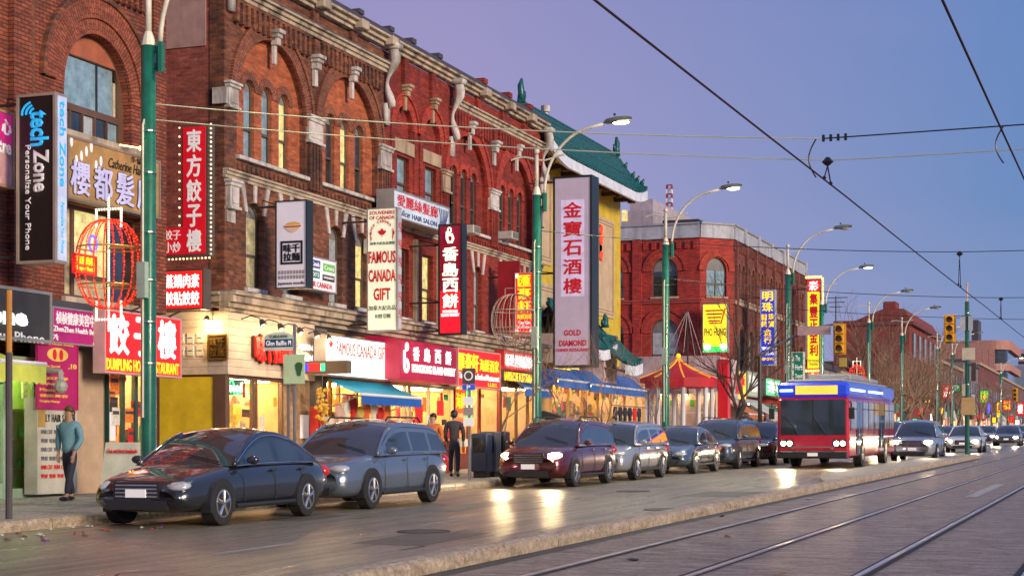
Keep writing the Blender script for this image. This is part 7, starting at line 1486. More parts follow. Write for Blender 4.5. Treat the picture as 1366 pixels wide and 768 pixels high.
A2 = px(207, 160, 15.5); B2_ = (A2[0] + 3.6, 4.78, Z(214, A2[0] + 3.6, 4.78)); wire('lower span wire from the near lamp post across the tracks', [A2, B2_, (B2_[0] + .3, -8, B2_[2] + .35)], .010, WIREL, .10)
s = S(716, 15.6); A3 = px(722, 308, 15.5); B3_ = (A3[0] + 6, 4.78, Z(336, A3[0] + 6, 4.78)); wire('span wire from the second lamp post to the far tracks', [A3, B3_, (B3_[0] + 2, -9, B3_[2] + .5)], .012, WIRE, .15)
A4 = px(895, 372, 15.5); B4_ = (A4[0] + 8, 4.78, Z(397, A4[0] + 8, 4.78)); wire('thin span wire from the third lamp post', [A4, B4_, (B4_[0] + 3, -9, B4_[2] + .5)], .013, WIRE, .15)
A5 = px(1057, 412, 15.5); B5_ = (A5[0] + 6, 4.78, Z(426, A5[0] + 6, 4.78)); wire('thin far span wire over the intersection', [A5, B5_, (B5_[0] + 3, -9, B5_[2] + .5)], .014, WIRE, .1)
def hanger(label, sx, L, ztop, hc):
    zc = hc + gz(sx); t = thing('wire_hanger', label, 'wire hanger', (sx, L, ztop)); m = MB(); m.tube([(sx, L, ztop + .02), (sx, L, ztop - .06), (sx, L, ztop - .12)], [.03, .10, .03], 8); m.build('insulator', BLACK, t)
    for d in (-.32, .30): m = MB(); m.tube([(sx, L, ztop - .12), (sx + d, L, zc + .02)], .012, 5); m.ball((sx + d, L, zc + .02), .035, 5, 4); m.build('drop_wire', BLACK, t)
hanger('insulated hanger holding the contact wire with two drop wires at the upper right', B2_[0] - .2, 4.78, B2_[2] - .0, 5.48)
hanger('farther hanger under the second span wire, small against the sky', B3_[0], 4.78, B3_[2], 5.48); hanger('small distant hanger under the third span wire', B4_[0], 4.78, B4_[2], 5.48)
t = thing('feeder_cable', 'curved black feeder cable looping from the thick span wire down to the contact wire', 'cable', (B1_[0], 4.78, B1_[2])); m = MB(); m.tube([(B1_[0] - .0, 4.9 + .12 * sin(k * pi / 10), lerp(B1_[2], 5.5 + gz(28), k / 10)) for k in range(11)], .013, 6); m.build('cable', BLACK, t)
for k in range(4): m = MB(); m.tube([(B1_[0], 4.78 - .12 * k, B1_[2] - .05), (B1_[0], 4.78 - .12 * k, B1_[2] + .06)], .024, 6); m.build('clamp', BLACK, t)
t = thing('feeder_cable', 'short black feeder cable loop at the right edge below the thick span wire', 'cable', (B1_[0], 1.8, B1_[2])); m = MB(); m.tube([(B1_[0], 1.95 + .12 * sin(k * pi / 10), lerp(B1_[2] + .02, 5.56 + gz(28), k / 10)) for k in range(11)], .013, 6); m.build('cable', BLACK, t)

# ================================================================ VEHICLES (built with the nose towards -X, the way they face on this side)
TYRE = M('tyre_rubber', (.018, .018, .018), .8); RIM = M('alloy_rim', (.55, .56, .58), .25, .9); CHROME = M('chrome', (.7, .7, .72), .12, 1.0)
LAMPC = M('headlamp_clear', (.55, .58, .6), .08, .3, coat=1); TAIL = M('tail_lamp_red', (.35, .01, .01), .2, em=.25, emc=(1, .02, .01), coat=1); HEADON = M('headlamp_lit', (1, 1, .8), em=22, emc=(1, .82, .5), var=0)
PLAST = M('black_plastic', (.02, .02, .022), .55); CGL = M('car_glass', (.03, .04, .05), .03, var=.2, coat=1)
def beam(par, x, y, z, e=260, col=(1, .72, .38)):
    ld = bpy.data.lights.new('headlight_beam', 'SPOT'); ld.energy = e; ld.spot_size = radians(70); ld.spot_blend = 1; ld.color = col; ld.shadow_soft_size = .06
    lo = bpy.data.objects.new('headlight_beam', ld); COL.objects.link(lo); lo.parent = par; lo.location = (x, y, z); lo.rotation_euler = (0, radians(80), 0)
def paint(n, c=(.2, .2, .2), met=.5): return M('car_paint_' + n, c, .22, met, coat=1, var=.06)
def car(name, label, pm, loc, l=4.7, w=1.86, h=1.5, kind='sedan', lights=False, yaw=0, rails=False, cat='car', group='cars parked along the kerb', simple=False):
    t = thing(name, label, cat, loc, group, local=True); t.rotation_euler = (0, -math.atan(G), yaw) if abs(yaw) < .1 else (0, math.atan(G), yaw)
    hw = w / 2; suv = kind in ('suv', 'van'); belt = h * (.60 if suv else .615); hood = belt - (.04 if suv else .10); wb0 = l * (.20 if kind == 'van' else .265 if suv else .29); r0 = l * (.36 if kind == 'van' else .42 if suv else .45); r1 = l * (.93 if kind == 'van' else .84 if suv else .70); rb = l * (.985 if kind == 'van' else .965 if suv else .885); gc = .19 if suv else .15
    deck = belt if suv else belt - .03
    st = [(0.0, .70, .34, hood - .30), (.02 * l, .86, .24, hood - .20), (.07 * l, .95, .20, hood - .10), (.17 * l, 1, .19, hood - .02), (wb0, 1, .19, belt - .02), (.45 * l, 1, .19, belt), (.62 * l, 1, .19, belt + .01), (.80 * l, 1, .19, belt + .01), (.93 * l, .96, .22, deck), (.985 * l, .88, .28, deck - .06), (l, .80, .38, deck - .16)]
    m = MB(); n = 14
    for (x, wf, zb, zt) in st:
        W = hw * wf; c = .05 if x < wb0 or x > rb else .0
        half = [(0, zb), (W * .80, zb), (W * .97, zb + .10), (W * 1.0, lerp(zb, zt, .45)), (W * .99, lerp(zb, zt, .66)), (W * .93, zt - .03), (W * .80, zt + .02), (0, zt + .02 + c)]
        ring_ = half + [(-a, b) for a, b in half[-2:0:-1]]
        m.v += [(x, a, b) for a, b in ring_]
    n = 14
    for k in range(len(st) - 1):
        for j in range(n): m.f.append((k * n + j, k * n + (j + 1) % n, (k + 1) * n + (j + 1) % n, (k + 1) * n + j))
    m.f += [tuple(range(n)), tuple(range((len(st) - 1) * n, len(st) * n))[::-1]]
    m.build('body', pm, t, smooth=True, sub=1)
    # greenhouse: one curved shell, cut into glass and painted metal
    bw, rw = hw * .925, hw * .70; zb = belt - .03
    ctl = [(0, 0), (.10, .36), (.20, .70), (.30, .92), (.42, 1), (.60, .985), (.80, .93), (.92, .80), (.97, .45), (1, .0)] if suv else [(0, 0), (.12, .36), (.24, .70), (.36, .93), (.48, 1), (.60, .97), (.74, .82), (.88, .45), (1, 0)]
    if kind == 'van': ctl = [(0, 0), (.08, .38), (.17, .74), (.27, .94), (.40, 1), (.65, 1), (.86, .97), (.95, .88), (.985, .5), (1, 0)]
    def fu(u):
        for (a, fa), (b, fb) in zip(ctl[:-1], ctl[1:]):
            if u <= b: return fa + (fb - fa) * (u - a) / (b - a)
        return 0
    NU = 30; vs = [-1, -.97, -.80, -.72, -.5, -.25, 0, .25, .5, .72, .80, .97, 1]
    ws, rs = (ctl[3][0], ctl[7][0] if suv else ctl[5][0]); cut = (.47, .74) if suv else (.50, .80); e_w, e_r = ctl[1][0] * .9, (ctl[8][0] if suv else ctl[7][0])
    def gp(u, v):
        f_ = fu(u); x = lerp(wb0 - .02, rb, u); a = abs(v); sg = 1 if v > 0 else -1; r_ = lerp(bw, rw, f_ ** .9); zr_ = zb + (h - .07 - zb) * f_
        if a >= .72: q = (1 - a) / .28; return (x, sg * (lerp(bw, r_, q) + .035 * sin(pi * q)), lerp(zb, zr_, q))
        return (x, r_ * v / .72, zr_ + .07 * (1 - (v / .72) ** 2) * min(1, f_ * 2) )
    parts_ = {}
    for k in range(NU):
        u0_, u1_ = k / NU, (k + 1) / NU; um = (u0_ + u1_) / 2
        for j_ in range(len(vs) - 1):
            v0, v1 = vs[j_], vs[j_ + 1]; am = abs(v0 + v1) / 2
            if am > .72:
                glass = .80 <= am <= .97 and e_w + .03 < um < e_r - .01 and all(abs(um - c_) > .018 for c_ in cut) and fu(um) > .25
                nm = ('side_window', sum(um > c_ for c_ in cut), v0 > 0) if glass else ('cabin_frame', 0, 0)
            elif um < ws - .02: nm = ('windscreen', 0, 0) if am < .68 or True else None
            elif um > rs + (.0 if suv else .02): nm = ('rear_window', 0, 0)
            else: nm = ('roof', 0, 0)
            parts_.setdefault(nm, MB()).quad(gp(u0_, v0), gp(u1_, v0), gp(u1_, v1), gp(u0_, v1))
    for nm, mb in parts_.items():
        o_ = mb.build(nm[0], pm if nm[0] in ('roof', 'cabin_frame') else CGL, t, smooth=True)
        bm = bmesh.new(); bm.from_mesh(o_.data); bmesh.ops.remove_doubles(bm, verts=bm.verts, dist=.0005); bmesh.ops.recalc_face_normals(bm, faces=bm.faces); bm.to_mesh(o_.data); bm.free()
    for sg in (1, -1):
        m = MB(); m.tube([Vector(gp(lerp(.03, .97, k / 16), sg * .76)) + Vector((0, sg * .012, .012)) for k in range(17)], .011, 5); m.tube([Vector(gp(lerp(.03, .97, k / 16), sg * .985)) + Vector((0, sg * .01, 0)) for k in range(17)], .010, 5); m.build('window_trim', CHROME, t)
        m = MB(); m.tube([Vector(gp(lerp(.01, ws, k / 8), sg * .72)) + Vector((-.004, 0, .004)) for k in range(9)], .03, 6); m.build('front_pillar', pm, t, smooth=True)
    m = MB(); m.tube([Vector(gp(.03, -.5)) + Vector((-.03, 0, .012)), Vector(gp(.08, .05)) + Vector((-.03, 0, .012))], .010, 4); m.build('wiper', PLAST, t)
    zr = h - .07
    if rails:
        for sg in (1, -1): m = MB(); m.tube([(r0 + .2, sg * rw * .92, zr + .03), (r0 + .3, sg * rw * .92, zr + .10), (r1 - .3, sg * rw * .92, zr + .09), (r1 - .15, sg * rw * .92, zr + .0)], .018, 5); m.build('roof_rail', PLAST, t, smooth=True)
    wr = .34 if suv else .325; xs = (l * .19, l * .19 + l * .585)
    for x in xs:
        for sg in (1, -1):
            m = MB(); n = 18; m.tube([(x, sg * (hw - .16), wr), (x, sg * (hw + .004), wr)], wr + .055, n); m.map(lambda a, b, c: (a, b, max(c, .19))); m.build('wheel_arch', PLAST, t)
            m = MB(); m.tube([(x, sg * (hw - .20), wr), (x, sg * (hw - .0), wr), (x, sg * (hw + .012), wr)], [wr, wr, wr * .93], 22); wl_ = m.build('wheel', TYRE, t, smooth=False)
            m = MB(); q = []; n = 22; rr = wr * .66
            for k in range(n): a = 2 * pi * k / n; q += [(x + rr * cos(a), sg * (hw + .014), wr + rr * sin(a)), (x + rr * .86 * cos(a), sg * (hw + .018), wr + rr * .86 * sin(a))]
            m.v = q; m.f = [(2 * k, 2 * k + 1, (2 * k + 3) % (2 * n), (2 * k + 2) % (2 * n)) for k in range(n)]
            for k in range(5):
                a = 2 * pi * k / 5 + .3
                for d in (-.10, .10): m.tube([(x + rr * .12 * cos(a + d * 2), sg * (hw + .020), wr + rr * .12 * sin(a + d * 2)), (x + rr * .9 * cos(a + d), sg * (hw + .018), wr + rr * .9 * sin(a + d))], .016, 4)
            m.tube([(x, sg * (hw + .015), wr), (x, sg * (hw + .03), wr)], rr * .22, 10); m.build('rim', RIM, wl_)
    for sg in (1, -1):
        m = MB(); m.ball((0, 0, 0), 1, 10, 6); m.map(lambda a, b, c: (wb0 + .28 + a * .08, sg * (hw + .10) + b * .11, belt + .06 + c * .07)); m.build('mirror', pm, t, smooth=True)
        zc = hood - .20; m = MB(); m.ball((0, 0, 0), 1, 12, 6); m.map(lambda a, b, c: (.16 + a * .15 + abs(b * .10 + sg * b * .10), sg * hw * .67 + b * .20, zc + c * .065 + a * .03)); m.build('headlight', HEADON if lights else LAMPC, t, smooth=True)
        m = MB(); m.ball((0, 0, 0), 1, 10, 6); m.map(lambda a, b, c: (l - .12 + a * .13, sg * hw * .78 + b * .14, deck - .16 + c * .11)); m.build('tail_light', TAIL, t, smooth=True)
        if not simple:
            for x in ((wb0 + l * .16), (wb0 + l * .37)): m = MB(); m.box(x + .3, x + .47, sg * (hw * .985) - .012, sg * (hw * .985) + .012, belt - .13, belt - .10); m.build('door_handle', CHROME if suv else pm, t)
            for x in (wb0 + .18, wb0 + .18 + l * .215, wb0 + .18 + l * .42): m = MB(); m.tube([(x, sg * (hw * .995), belt - .06), (x + .02, sg * (hw + .0), .45), (x + .05, sg * (hw * .985), .32)], .006, 4); m.build('door_gap', PLAST, t)
            m = MB(); m.tube([(xs[0] + .42, sg * (hw * .985), .27), (xs[1] - .42, sg * (hw * .985), .27)], .035, 5); m.build('side_skirt', PLAST, t)
    if lights:
        for sg in (1, -1): beam(t, -.12, sg * hw * .67, hood - .22)
    for k in range(4): zz = hood - .36 + k * .055; m = MB(); m.box(-.012, .06, -hw * .38, hw * .38, zz, zz + .022); m.build('grille_bar', CHROME, t)
    m = MB(); m.box(-.003, .06, -hw * .42, hw * .42, hood - .39, hood - .14); m.build('grille', PLAST, t); m = MB(); m.box(-.02, .06, -hw * .55, hw * .55, .26, .40); m.build('bumper_intake', PLAST, t)
    m = MB(); m.box(-.03, -.008, -.17, .17, .44, .56); m.build('number_plate', LETWHT, t); m = MB(); m.box(l - .01, l + .01, -.17, .17, .55, .67); m.build('number_plate', LETWHT, t)
    return t
def put(kind, label, pm, s, L, **k): return car('parked_car', label, pm, (s, L, gz(s) + .005), kind=kind, **k)
put('sedan', 'dark charcoal sedan parked first, nose past the near lamp post', paint('charcoal', (.035, .04, .05)), 21.3, 13.75, h=1.47)
put('suv', 'silver blue wagon with roof rails parked second, behind the charcoal sedan', paint('silver_blue', (.16, .20, .26)), 26.6, 13.75, l=4.7, h=1.62, rails=True)
put('suv', 'dark red suv parked beside the tall green post', paint('dark_red', (.13, .02, .03)), 38.3, 13.75, l=4.7, h=1.68, rails=True, lights=True)
put('van', 'silver boxy van parked right behind the dark red suv', paint('silver', (.38, .40, .43)), 43.7, 13.75, l=4.6, h=1.62)
put('sedan', 'blue grey sedan parked before the market awnings', paint('blue_grey', (.10, .14, .20)), 50.3, 13.75, h=1.5)
put('van', 'slate blue minivan parked in front of the red pavilion', paint('slate', (.08, .11, .16)), 56.4, 13.75, l=5.0, h=1.75, rails=True)
put('suv', 'dark grey suv parked behind the slate blue minivan', paint('dark_grey', (.05, .05, .055)), 62.6, 13.75, l=4.7, h=1.66)
MV = 'cars driving towards the camera'
car('moving_car', 'pale silver suv with blazing headlights just right of the bus', paint('silver'), (70.5, 8.6, gz(70.5) + .005), h=1.72, kind='suv', lights=True, group=MV)
car('moving_car', 'white sedan with headlights on, left of the median signal post', paint('white', (.6, .6, .62), .1), (93, 8.7, gz(93) + .005), lights=True, group=MV, simple=True)
car('moving_car', 'grey sedan with headlights on beyond the median signal post', paint('grey_b', (.2, .2, .22)), (124, 8.6, gz(124) + .005), lights=True, group=MV, simple=True)
car('moving_car', 'dark suv with headlights on in the kerb lane behind the bus', paint('dark_grey'), (84, 11.4, gz(84) + .005), h=1.7, kind='suv', lights=True, group=MV, simple=True)
car('moving_car', 'tan suv with headlights on in the distance near the right edge', paint('tan', (.3, .24, .16)), (165, 9.2, gz(165) + .005), h=1.7, kind='suv', lights=True, group=MV, simple=True)
car('moving_car', 'dark blue sedan with headlights on farthest along the lane', paint('dark_blue', (.03, .05, .12)), (215, 9.2, gz(215) + .005), lights=True, group=MV, simple=True)
car('moving_car', 'red hatchback driving in the kerb lane beyond the bus', paint('red', (.35, .02, .02)), (108, 11.6, gz(108) + .005), lights=True, group=MV, simple=True)
for (s_, L_, pn, lab) in ((140, 11.4, 'silver', 'silver sedan with headlights on, kerb lane, before the terrace houses'), (148, 8.4, 'charcoal', 'charcoal sedan with headlights on between the median post and the right edge'), (188, 11.6, 'white', 'white sedan far off in the kerb lane with headlights on'), (250, 8.8, 'silver', 'tiny silver car with headlights near the vanishing point'), (290, 11.6, 'red', 'tiny red car with headlights near the vanishing point'), (340, 9.0, 'charcoal', 'farthest dark car with headlights near the vanishing point')):
    car('moving_car', lab, paint(pn), (s_, L_, gz(s_) + .005), lights=True, group=MV, simple=True)
# bus
bs_ = 58.5; t = thing('bus', 'red city bus with bright blue roof band and lit amber destination board', 'bus', (bs_, 10.5, gz(bs_)), local=True); t.rotation_euler = (0, -math.atan(G), 0)
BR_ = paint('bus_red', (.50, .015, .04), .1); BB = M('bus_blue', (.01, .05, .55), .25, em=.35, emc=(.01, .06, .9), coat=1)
def bbox(n, m_, *a, bevel=0): m = MB(); m.box(*a); return m.build(n, m_, t, bevel=bevel)
bbox('body', BR_, 0, 11.6, -1.25, 1.25, .34, 2.45, bevel=.09); bbox('roof_band', BB, .02, 11.58, -1.24, 1.24, 2.46, 2.98, bevel=.10); bbox('roof', M('bus_roof', (.3, .3, .33), .5), .5, 11, -1.0, 1.0, 2.98, 3.1, bevel=.05)
bbox('windscreen', CGL, -.012, .0, -1.12, 1.12, 1.15, 2.38); bbox('windscreen_divider', PLAST, -.016, -.0125, -.02, .02, 1.15, 2.38); bbox('destination_board', lit('board_amber', (1, .32, .04), 2.0), -.014, .018, -.85, .60, 2.56, 2.86)
BGL = M('bus_window_lit', (.10, .12, .13), .06, em=.30, emc=(1, .80, .50), var=.9, sc_=2.2, coat=1)
for k in range(8):
    bbox('side_window', BGL if k not in (1, 5) else CGL, .38 + k * 1.38, 1.60 + k * 1.38, -1.262, -1.251, 1.35, 2.3); bbox('window_rubber', PLAST, .345 + k * 1.38, .375 + k * 1.38, -1.264, -1.251, 1.30, 2.34); bbox('top_slider', PLAST, .38 + k * 1.38, 1.6 + k * 1.38, -1.266, -1.263, 2.04, 2.07)
for x in (1.62, 7.14): bbox('door', CGL, x, x + 1.18, -1.268, -1.264, .45, 2.32); bbox('door_edge', STEEL, x + .57, x + .61, -1.274, -1.269, .45, 2.32)
for x in (3.1, 5.86, 10.0): bbox('panel_seam', PLAST, x, x + .015, -1.2625, -1.2505, .76, 1.30)
bbox('belt_stripe', LETWHT, .3, 11.3, -1.2605, -1.2505, 1.02, 1.07); bbox('engine_grille', PLAST, 9.9, 11.1, -1.268, -1.263, .62, .98); bbox('roof_unit', M('bus_roof'), 3.2, 6.4, -.8, .8, 3.11, 3.36, bevel=.06); bbox('roof_unit', M('bus_roof'), 8.2, 10.2, -.8, .8, 3.11, 3.30, bevel=.06)
for a, b in ((.4, 3.6), (4.6, 8.2)): bbox('light_strip', M('strip_blue_white', (.6, .75, 1), em=4, emc=(.35, .55, 1), var=0), a, b, -1.262, -1.245, 2.68, 2.76)
bbox('light_strip', MAT['strip_blue_white'], -.008, .018, .7, 1.15, 2.66, 2.74)
bbox('bumper', PLAST, -.09, .0, -1.2, 1.2, .34, .60, bevel=.04); bbox('number_plate', LETWHT, -.10, -.091, -.18, .18, .42, .54); bbox('bike_rack', STEEL, -.34, -.30, -.8, .8, .72, .76); bbox('bike_rack_stay', STEEL, -.31, .0, -.7, -.66, .66, .70); bbox('bike_rack_stay', STEEL, -.31, .0, .66, .70, .66, .70)
for y in (-.5, .45): m = MB(); m.tube([(-.03, y, 1.12), (-.035, y + .45, 1.75)], .014, 4); m.build('wiper', PLAST, t)
for y in (-.92, .92):
    bbox('headlight_housing', PLAST, -.012, .0, y - .24, y + .24, .72, 1.0)
    for d in (-.11, .11): m = MB(); m.tube([(-.03, y + d, .86), (-.013, y + d, .86)], .085, 12); m.build('headlight', HEADON, t)
    m = MB(); m.tube([(-.05, y * 1.36, 2.3), (-.28, y * 1.5, 2.25), (-.28, y * 1.5, 2.1)], .02, 5); m.build('mirror_arm', PLAST, t); m = MB(); m.box(-.31, -.25, y * 1.5 - .1, y * 1.5 + .1, 1.7, 2.1); m.build('mirror', PLAST, t, bevel=.02)
    beam(t, -.15, y, .86, 550)
for x in (2.9, 8.9):
    for sg in (-1, 1):
        m = MB(); m.tube([(x, sg * 1.0, .5), (x, sg * 1.256, .5)], .60, 20); m.map(lambda a, b, c: (a, b, max(c, .345))); m.build('wheel_arch', PLAST, t)
        m = MB(); m.tube([(x, sg * 1.0, .5), (x, sg * 1.275, .5)], .5, 22); w_ = m.build('wheel', TYRE, t); m = MB(); m.tube([(x, sg * 1.2, .5), (x, sg * 1.285, .5), (x, sg * 1.27, .5)], [.27, .27, .1], 14); m.build('rim', STEEL, w_)

# ================================================================ TREES
BARK = M('bark_grey_brown', (.16, .115, .08), .9, bump=.6, var=.4); TWIG = M('twig_tan', (.26, .17, .11), .9, var=.4)
def tree(name, label, s, L, h, r, seed, trunkh=.25, spread=.75, depth=5, up=.35, mat=BARK, tm=TWIG, group='bare street trees', stems=1, kids=3, z0=None):
    rr = random.Random(seed); z0 = gz(s) + .15 if z0 is None else z0; t = thing(name, label, 'tree', (s, L, z0), group)
    T = MB(); C = MB()
    def grow(p, d, ln, r, lv, mb):
        n = 4 if lv < 3 else 3; pts = [p]; rad = [r]
        for k in range(n):
            d = (d + Vector((rr.gauss(0, .13), rr.gauss(0, .13), rr.gauss(.03, .08)))).normalized(); p = p + d * ln / n; pts.append(p); rad.append(r * (1 - .42 * (k + 1) / n))
        mb.tube(pts, rad, 6 if lv == 0 else 5 if lv == 1 else 4 if lv == 2 else 3, cap=False)
        if lv >= depth: return
        for k in range(kids + (lv > 0 and rr.random() < .5)):
            f = rr.uniform(.45, 1) if k else 1; i = min(n, max(1, round(f * n))); q = pts[i]
            a = rr.uniform(0, 2 * pi); side = Vector((cos(a), sin(a), 0)); side = (side - d * side.dot(d)).normalized(); sp = rr.uniform(.35, spread) if k else rr.uniform(.1, .35)
            nd = (d * cos(sp) + side * sin(sp) + Vector((0, 0, up * .3))).normalized(); grow(q, nd, ln * rr.uniform(.62, .86), rad[i] * (.72 if k else .85), lv + 1, C)
    for q in range(stems):
        a = rr.uniform(0, 6.28); d = Vector((cos(a) * .18 * (stems > 1), sin(a) * .18 * (stems > 1), 1)).normalized(); grow(Vector((s, L, z0)), d, h * trunkh, r, 0, T)
    T.build('trunk', mat, t, smooth=True); C.build('crown', tm, t, kind='stuff')
tree('street_tree', 'thin bare street tree beside the parking sign and the unlit birdcage', S(668, 16.2), 16.2, 4.9, .05, 3, .32, .8, 4)
tree('street_tree', 'slender bare street tree between the green post and the market awning', S(748, 16.4), 16.4, 5.0, .055, 5, .3, .8, 5)
tree('street_tree', 'thin bare sapling in front of the far blue awning', S(805, 16.4), 16.4, 5.6, .055, 8, .3, .7, 5)
tree('street_tree', 'bare sapling between the market and the pavilion', S(868, 16.6), 16.6, 5.0, .05, 9, .3, .7, 4)
tree('street_tree', 'sturdy bare tree with dark trunk in front of the yellow noodle house sign', S(962, 16.8), 16.8, 6.4, .19, 17, .40, .75, 5, mat=M('bark_dark', (.05, .04, .035), .9, bump=.5), tm=M('twig_dark', (.09, .07, .055), .9))
tree('street_tree', 'small bare tree among the lit shops of the corner building', S(1042, 16.8), 16.8, 5.5, .1, 21, .3, .8, 4)
for i, (x, h, lab) in enumerate(((1180, 9, 'bare tree before the gabled brick building, leftmost of the thick row'), (1199, 12, 'tall bare tree with pale trunk before the chimney'), (1217, 13, 'tallest bare tree in front of the gable end'), (1236, 12, 'spreading bare tree right of the gable'), (1252, 10.5, 'bare tree left of the median signal post'), (1280, 11, 'bare tree behind the median signal post'), (1304, 10, 'bare tree right of the median signal post'), (1326, 12, 'far bare tree before the terrace houses'), (1345, 12, 'farthest bare tree near the right edge'))):
    tree('street_tree', lab, S(x, 16.4), 16.4 + .3 * (i % 2), h, .2, 30 + i, .22, .85, 5, stems=2 if i < 5 else 1, tm=M('twig_warm', (.30, .19, .12), .9, var=.4))
tree('bare_tree', 'bare tree behind the roofs left of the chimney', 150, LL(1146, 150), 15, .3, 51, .3, .8, 5, group='bare trees behind the buildings'); tree('bare_tree', 'bare tree crown showing right of the gabled roof', 260, LL(1246, 260), 21, .4, 53, .3, .8, 5, group='bare trees behind the buildings')
t = thing('rooftop_antenna', 'thin tv antenna on the roof before the gabled brick building', 'antenna', (130, 28, 8)); Lx = LL(1115, 130); m = MB(); m.tube([(130, Lx, 6), (130, Lx, Z(395, 130, Lx))], .05, 5); m.build('mast', DKSTEEL, t)
for k in range(3): m = MB(); zz = Z(397, 130, Lx) - .35 * k; m.tube([(130, Lx - .9 + .2 * k, zz), (130, Lx + .9 - .2 * k, zz)], .03, 4); m.build('antenna_rod', DKSTEEL, t)
t = thing('bare_wire_frame', 'pale guy wires fanning from a pole above the pavilion', 'wires', (80, 21, 5)); ap = (80.5, LL(917, 80.5), Z(414, 80.5, LL(917, 80.5)))
for x, y in ((884, 480), (895, 490), (914, 470), (931, 485), (948, 505)):
    L = LL(x, 80.5); m = MB(); m.tube([ap, (80.2, L, Z(y, 80.5, L))], .02, 4); m.build('guy_wire', M('guy_pale', (.5, .36, .34), .6), t)
m = MB(); m.tube([(80.6, ap[1], 4), ap], .04, 5); m.build('pole', DKSTEEL, t)

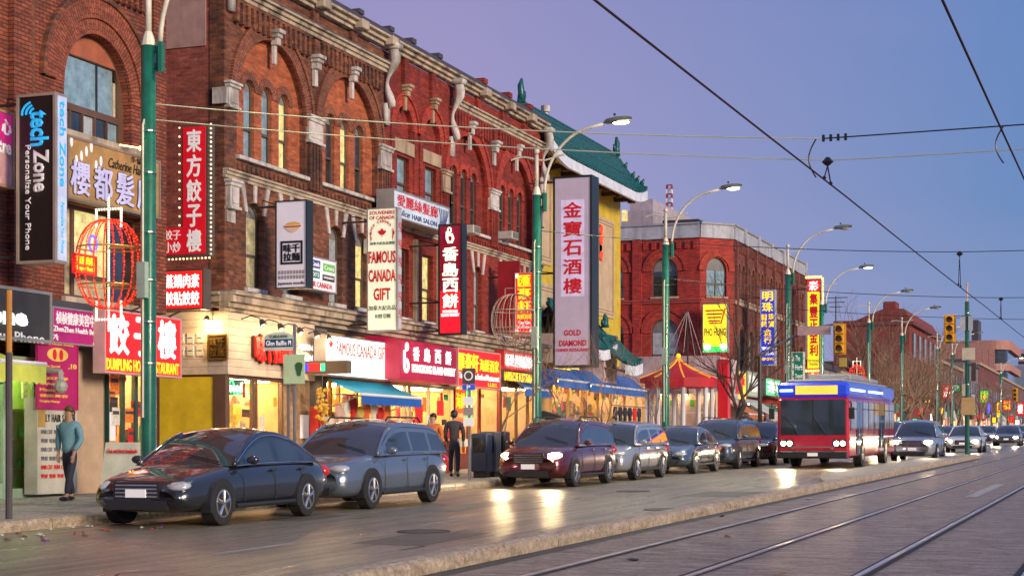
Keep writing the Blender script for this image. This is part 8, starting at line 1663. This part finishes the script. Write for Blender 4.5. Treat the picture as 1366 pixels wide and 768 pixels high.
# ================================================================ PEOPLE
SKIN = M('skin', (.48, .27, .18), .55, var=.1)
def skinmesh(name, V_, E_, rad, mat, par, root=0, sub=1):
    me = bpy.data.meshes.new(name); me.from_pydata([tuple(v) for v in V_], E_, []); me.materials.append(mat); o = link(name, me, par)
    md = o.modifiers.new('skin', 'SKIN'); md.use_smooth_shade = True
    for i, v in enumerate(me.skin_vertices[0].data if me.skin_vertices else []): pass
    if not me.skin_vertices:
        bm = bmesh.new(); bm.from_mesh(me); bm.verts.layers.skin.verify(); bm.to_mesh(me); bm.free()
    for i, v in enumerate(me.skin_vertices[0].data): v.radius = rad[i] if isinstance(rad[i], tuple) else (rad[i], rad[i]); v.use_root = (i == root)
    if sub: s_ = o.modifiers.new('sub', 'SUBSURF'); s_.levels = sub; s_.render_levels = sub
    return o
def person(label, s, L, yaw, h, jacket, trous, hairm, step=.15, armb=.2):
    t = thing('person', label, 'person', (s, L, gz(s) + .155), local=True); t.rotation_euler = (0, 0, yaw); k = h / 1.72
    hip = Vector((0, 0, .92)); ch = Vector((.01, 0, 1.25)); nk = Vector((.02, 0, 1.47)); hd = Vector((.03, 0, 1.60)); tp = Vector((.03, 0, 1.70))
    V_ = [hip, ch, nk, hd, tp, Vector((.01, 0, 1.38))]; E_ = [(0, 1), (1, 5), (5, 2), (2, 3), (3, 4)]; rd = [.10, .11, .055, .088, .06, .085]
    J = [hip + Vector((0, 0, -.10)), Vector((0, 0, 1.06)), ch, Vector((.01, 0, 1.38)), nk]; JE = [(0, 1), (1, 2), (2, 3), (3, 4)]; JR = [(.165, .145), (.16, .135), (.175, .14), (.13, .11), (.072, .072)]
    TV = [Vector((0, 0, 1.02)), Vector((0, 0, .93))]; TE = [(0, 1)]; TR = [(.13, .115), (.115, .105)]
    for sg in (1, -1):
        sh = Vector((0, sg * .19, 1.39)); el = Vector((-.04 * sg * step * 4, sg * .25, 1.11)); wr_ = Vector((.10 + sg * armb * .3, sg * .23, .87)); hn = wr_ + Vector((.02, 0, -.08))
        i = len(V_); V_ += [sh, el, wr_, hn]; E_ += [(5, i), (i, i + 1), (i + 1, i + 2), (i + 2, i + 3)]; rd += [.045, .038, .028, (.020, .038)]
        for q in range(5):
            a = len(V_); d = Vector((.018 * (q - 1.6), 0, -.035)) if q < 4 else Vector((.04, -.0, .02)); ln = (.075, .085, .08, .062, .05)[q]
            b = hn + Vector((.018 * (q - 1.5), 0, -.02)) if q < 4 else hn + Vector((.03, 0, .03)); V_ += [b, b + Vector((d.x * .3, -sg * .012, -ln * .55)), b + Vector((d.x * .2 + .004, -sg * .028, -ln))]; E_ += [(i + 3, a), (a, a + 1), (a + 1, a + 2)]; rd += [.010, .009, .007]
        j = len(J); J += [sh, el, wr_ + Vector((0, 0, .04))]; JE += [(3, j), (j, j + 1), (j + 1, j + 2)]; JR += [(.078, .078), (.062, .06), (.045, .045)]
        hp = Vector((0, sg * .09, .86)); kn = Vector((.02 + sg * step * .6, sg * .10, .49)); an_ = Vector((sg * step * 1.3, sg * .10, .09)); to = an_ + Vector((.16, 0, -.05))
        i = len(V_); V_ += [hp, kn, an_, to]; E_ += [(0, i), (i, i + 1), (i + 1, i + 2), (i + 2, i + 3)]; rd += [.07, .05, .04, .03]
        j = len(TV); TV += [hp + Vector((0, -sg * .012, -.08)), kn, an_ + Vector((0, 0, .02))]; TE += [(1, j), (j, j + 1), (j + 1, j + 2)]; TR += [(.092, .09), (.074, .072), (.06, .058)]
        m = MB(); m.ball((0, 0, 0), 1, 8, 5); m.map(lambda a, b, c: ((an_.x + .07 + a * .145) * k, (an_.y + b * .05) * k, (.045 + c * .045) * k)); m.build('shoe', BLACK, t, smooth=True)
    sc_l = lambda vs: [v * k for v in vs]; scr = lambda r: [(a[0] * k, a[1] * k) if isinstance(a, tuple) else a * k for a in r]
    skinmesh('body', sc_l(V_), E_, scr(rd), SKIN, t); skinmesh('jacket', sc_l(J), JE, scr(JR), jacket, t); skinmesh('trousers', sc_l(TV), TE, scr(TR), trous, t)
    m = MB(); m.ball((0, 0, 0), 1, 12, 8); m.map(lambda a, b, c: ((-.004 + a * .108) * k, b * .098 * k, (1.675 + c * .085 - (.06 if a < -.1 else 0)) * k)); m.build('hair', hairm, t, smooth=True)
    for sg in (1, -1):
        m = MB(); m.ball((.116 * k, sg * .034 * k, 1.615 * k), .011 * k, 6, 4); m.build('eye', BLACK, t); m = MB(); m.ball((.02 * k, sg * .092 * k, 1.60 * k), .022 * k, 6, 4); m.build('ear', SKIN, t)
    m = MB(); m.ball((.125 * k, 0, 1.59 * k), .016 * k, 6, 4); m.build('nose', SKIN, t); m = MB(); m.box(.108 * k, .116 * k, -.022 * k, .022 * k, 1.555 * k, 1.562 * k); m.build('mouth', M('lips', (.3, .08, .07), .5), t)
JB = M('jacket_pale_blue', (.16, .34, .40), .8); JO = M('jacket_dark', (.04, .04, .05), .8); JR_ = M('jacket_orange', (.55, .16, .04), .8); TRD = M('trousers_dark', (.03, .035, .06), .8); HB = M('hair_black', (.012, .01, .01), .5); HBR = M('hair_brown', (.12, .06, .02), .5)
person('person in a pale blue jacket walking past the magenta banner at the left', S(93, 18.2), 18.2, pi * .97, 1.70, JB, TRD, HBR)
person('person in an orange jacket walking outside the bakery', S(578, 17.2), 17.2, pi, 1.66, JR_, TRD, HB)
person('person in a dark jacket standing by the parking sign', S(606, 17.0), 17.0, .2, 1.74, JO, TRD, HB, .05)
person('person in a dark coat at the produce stand', S(820, 17.0), 17.0, 1.6, 1.70, JO, TRD, HB, .05)
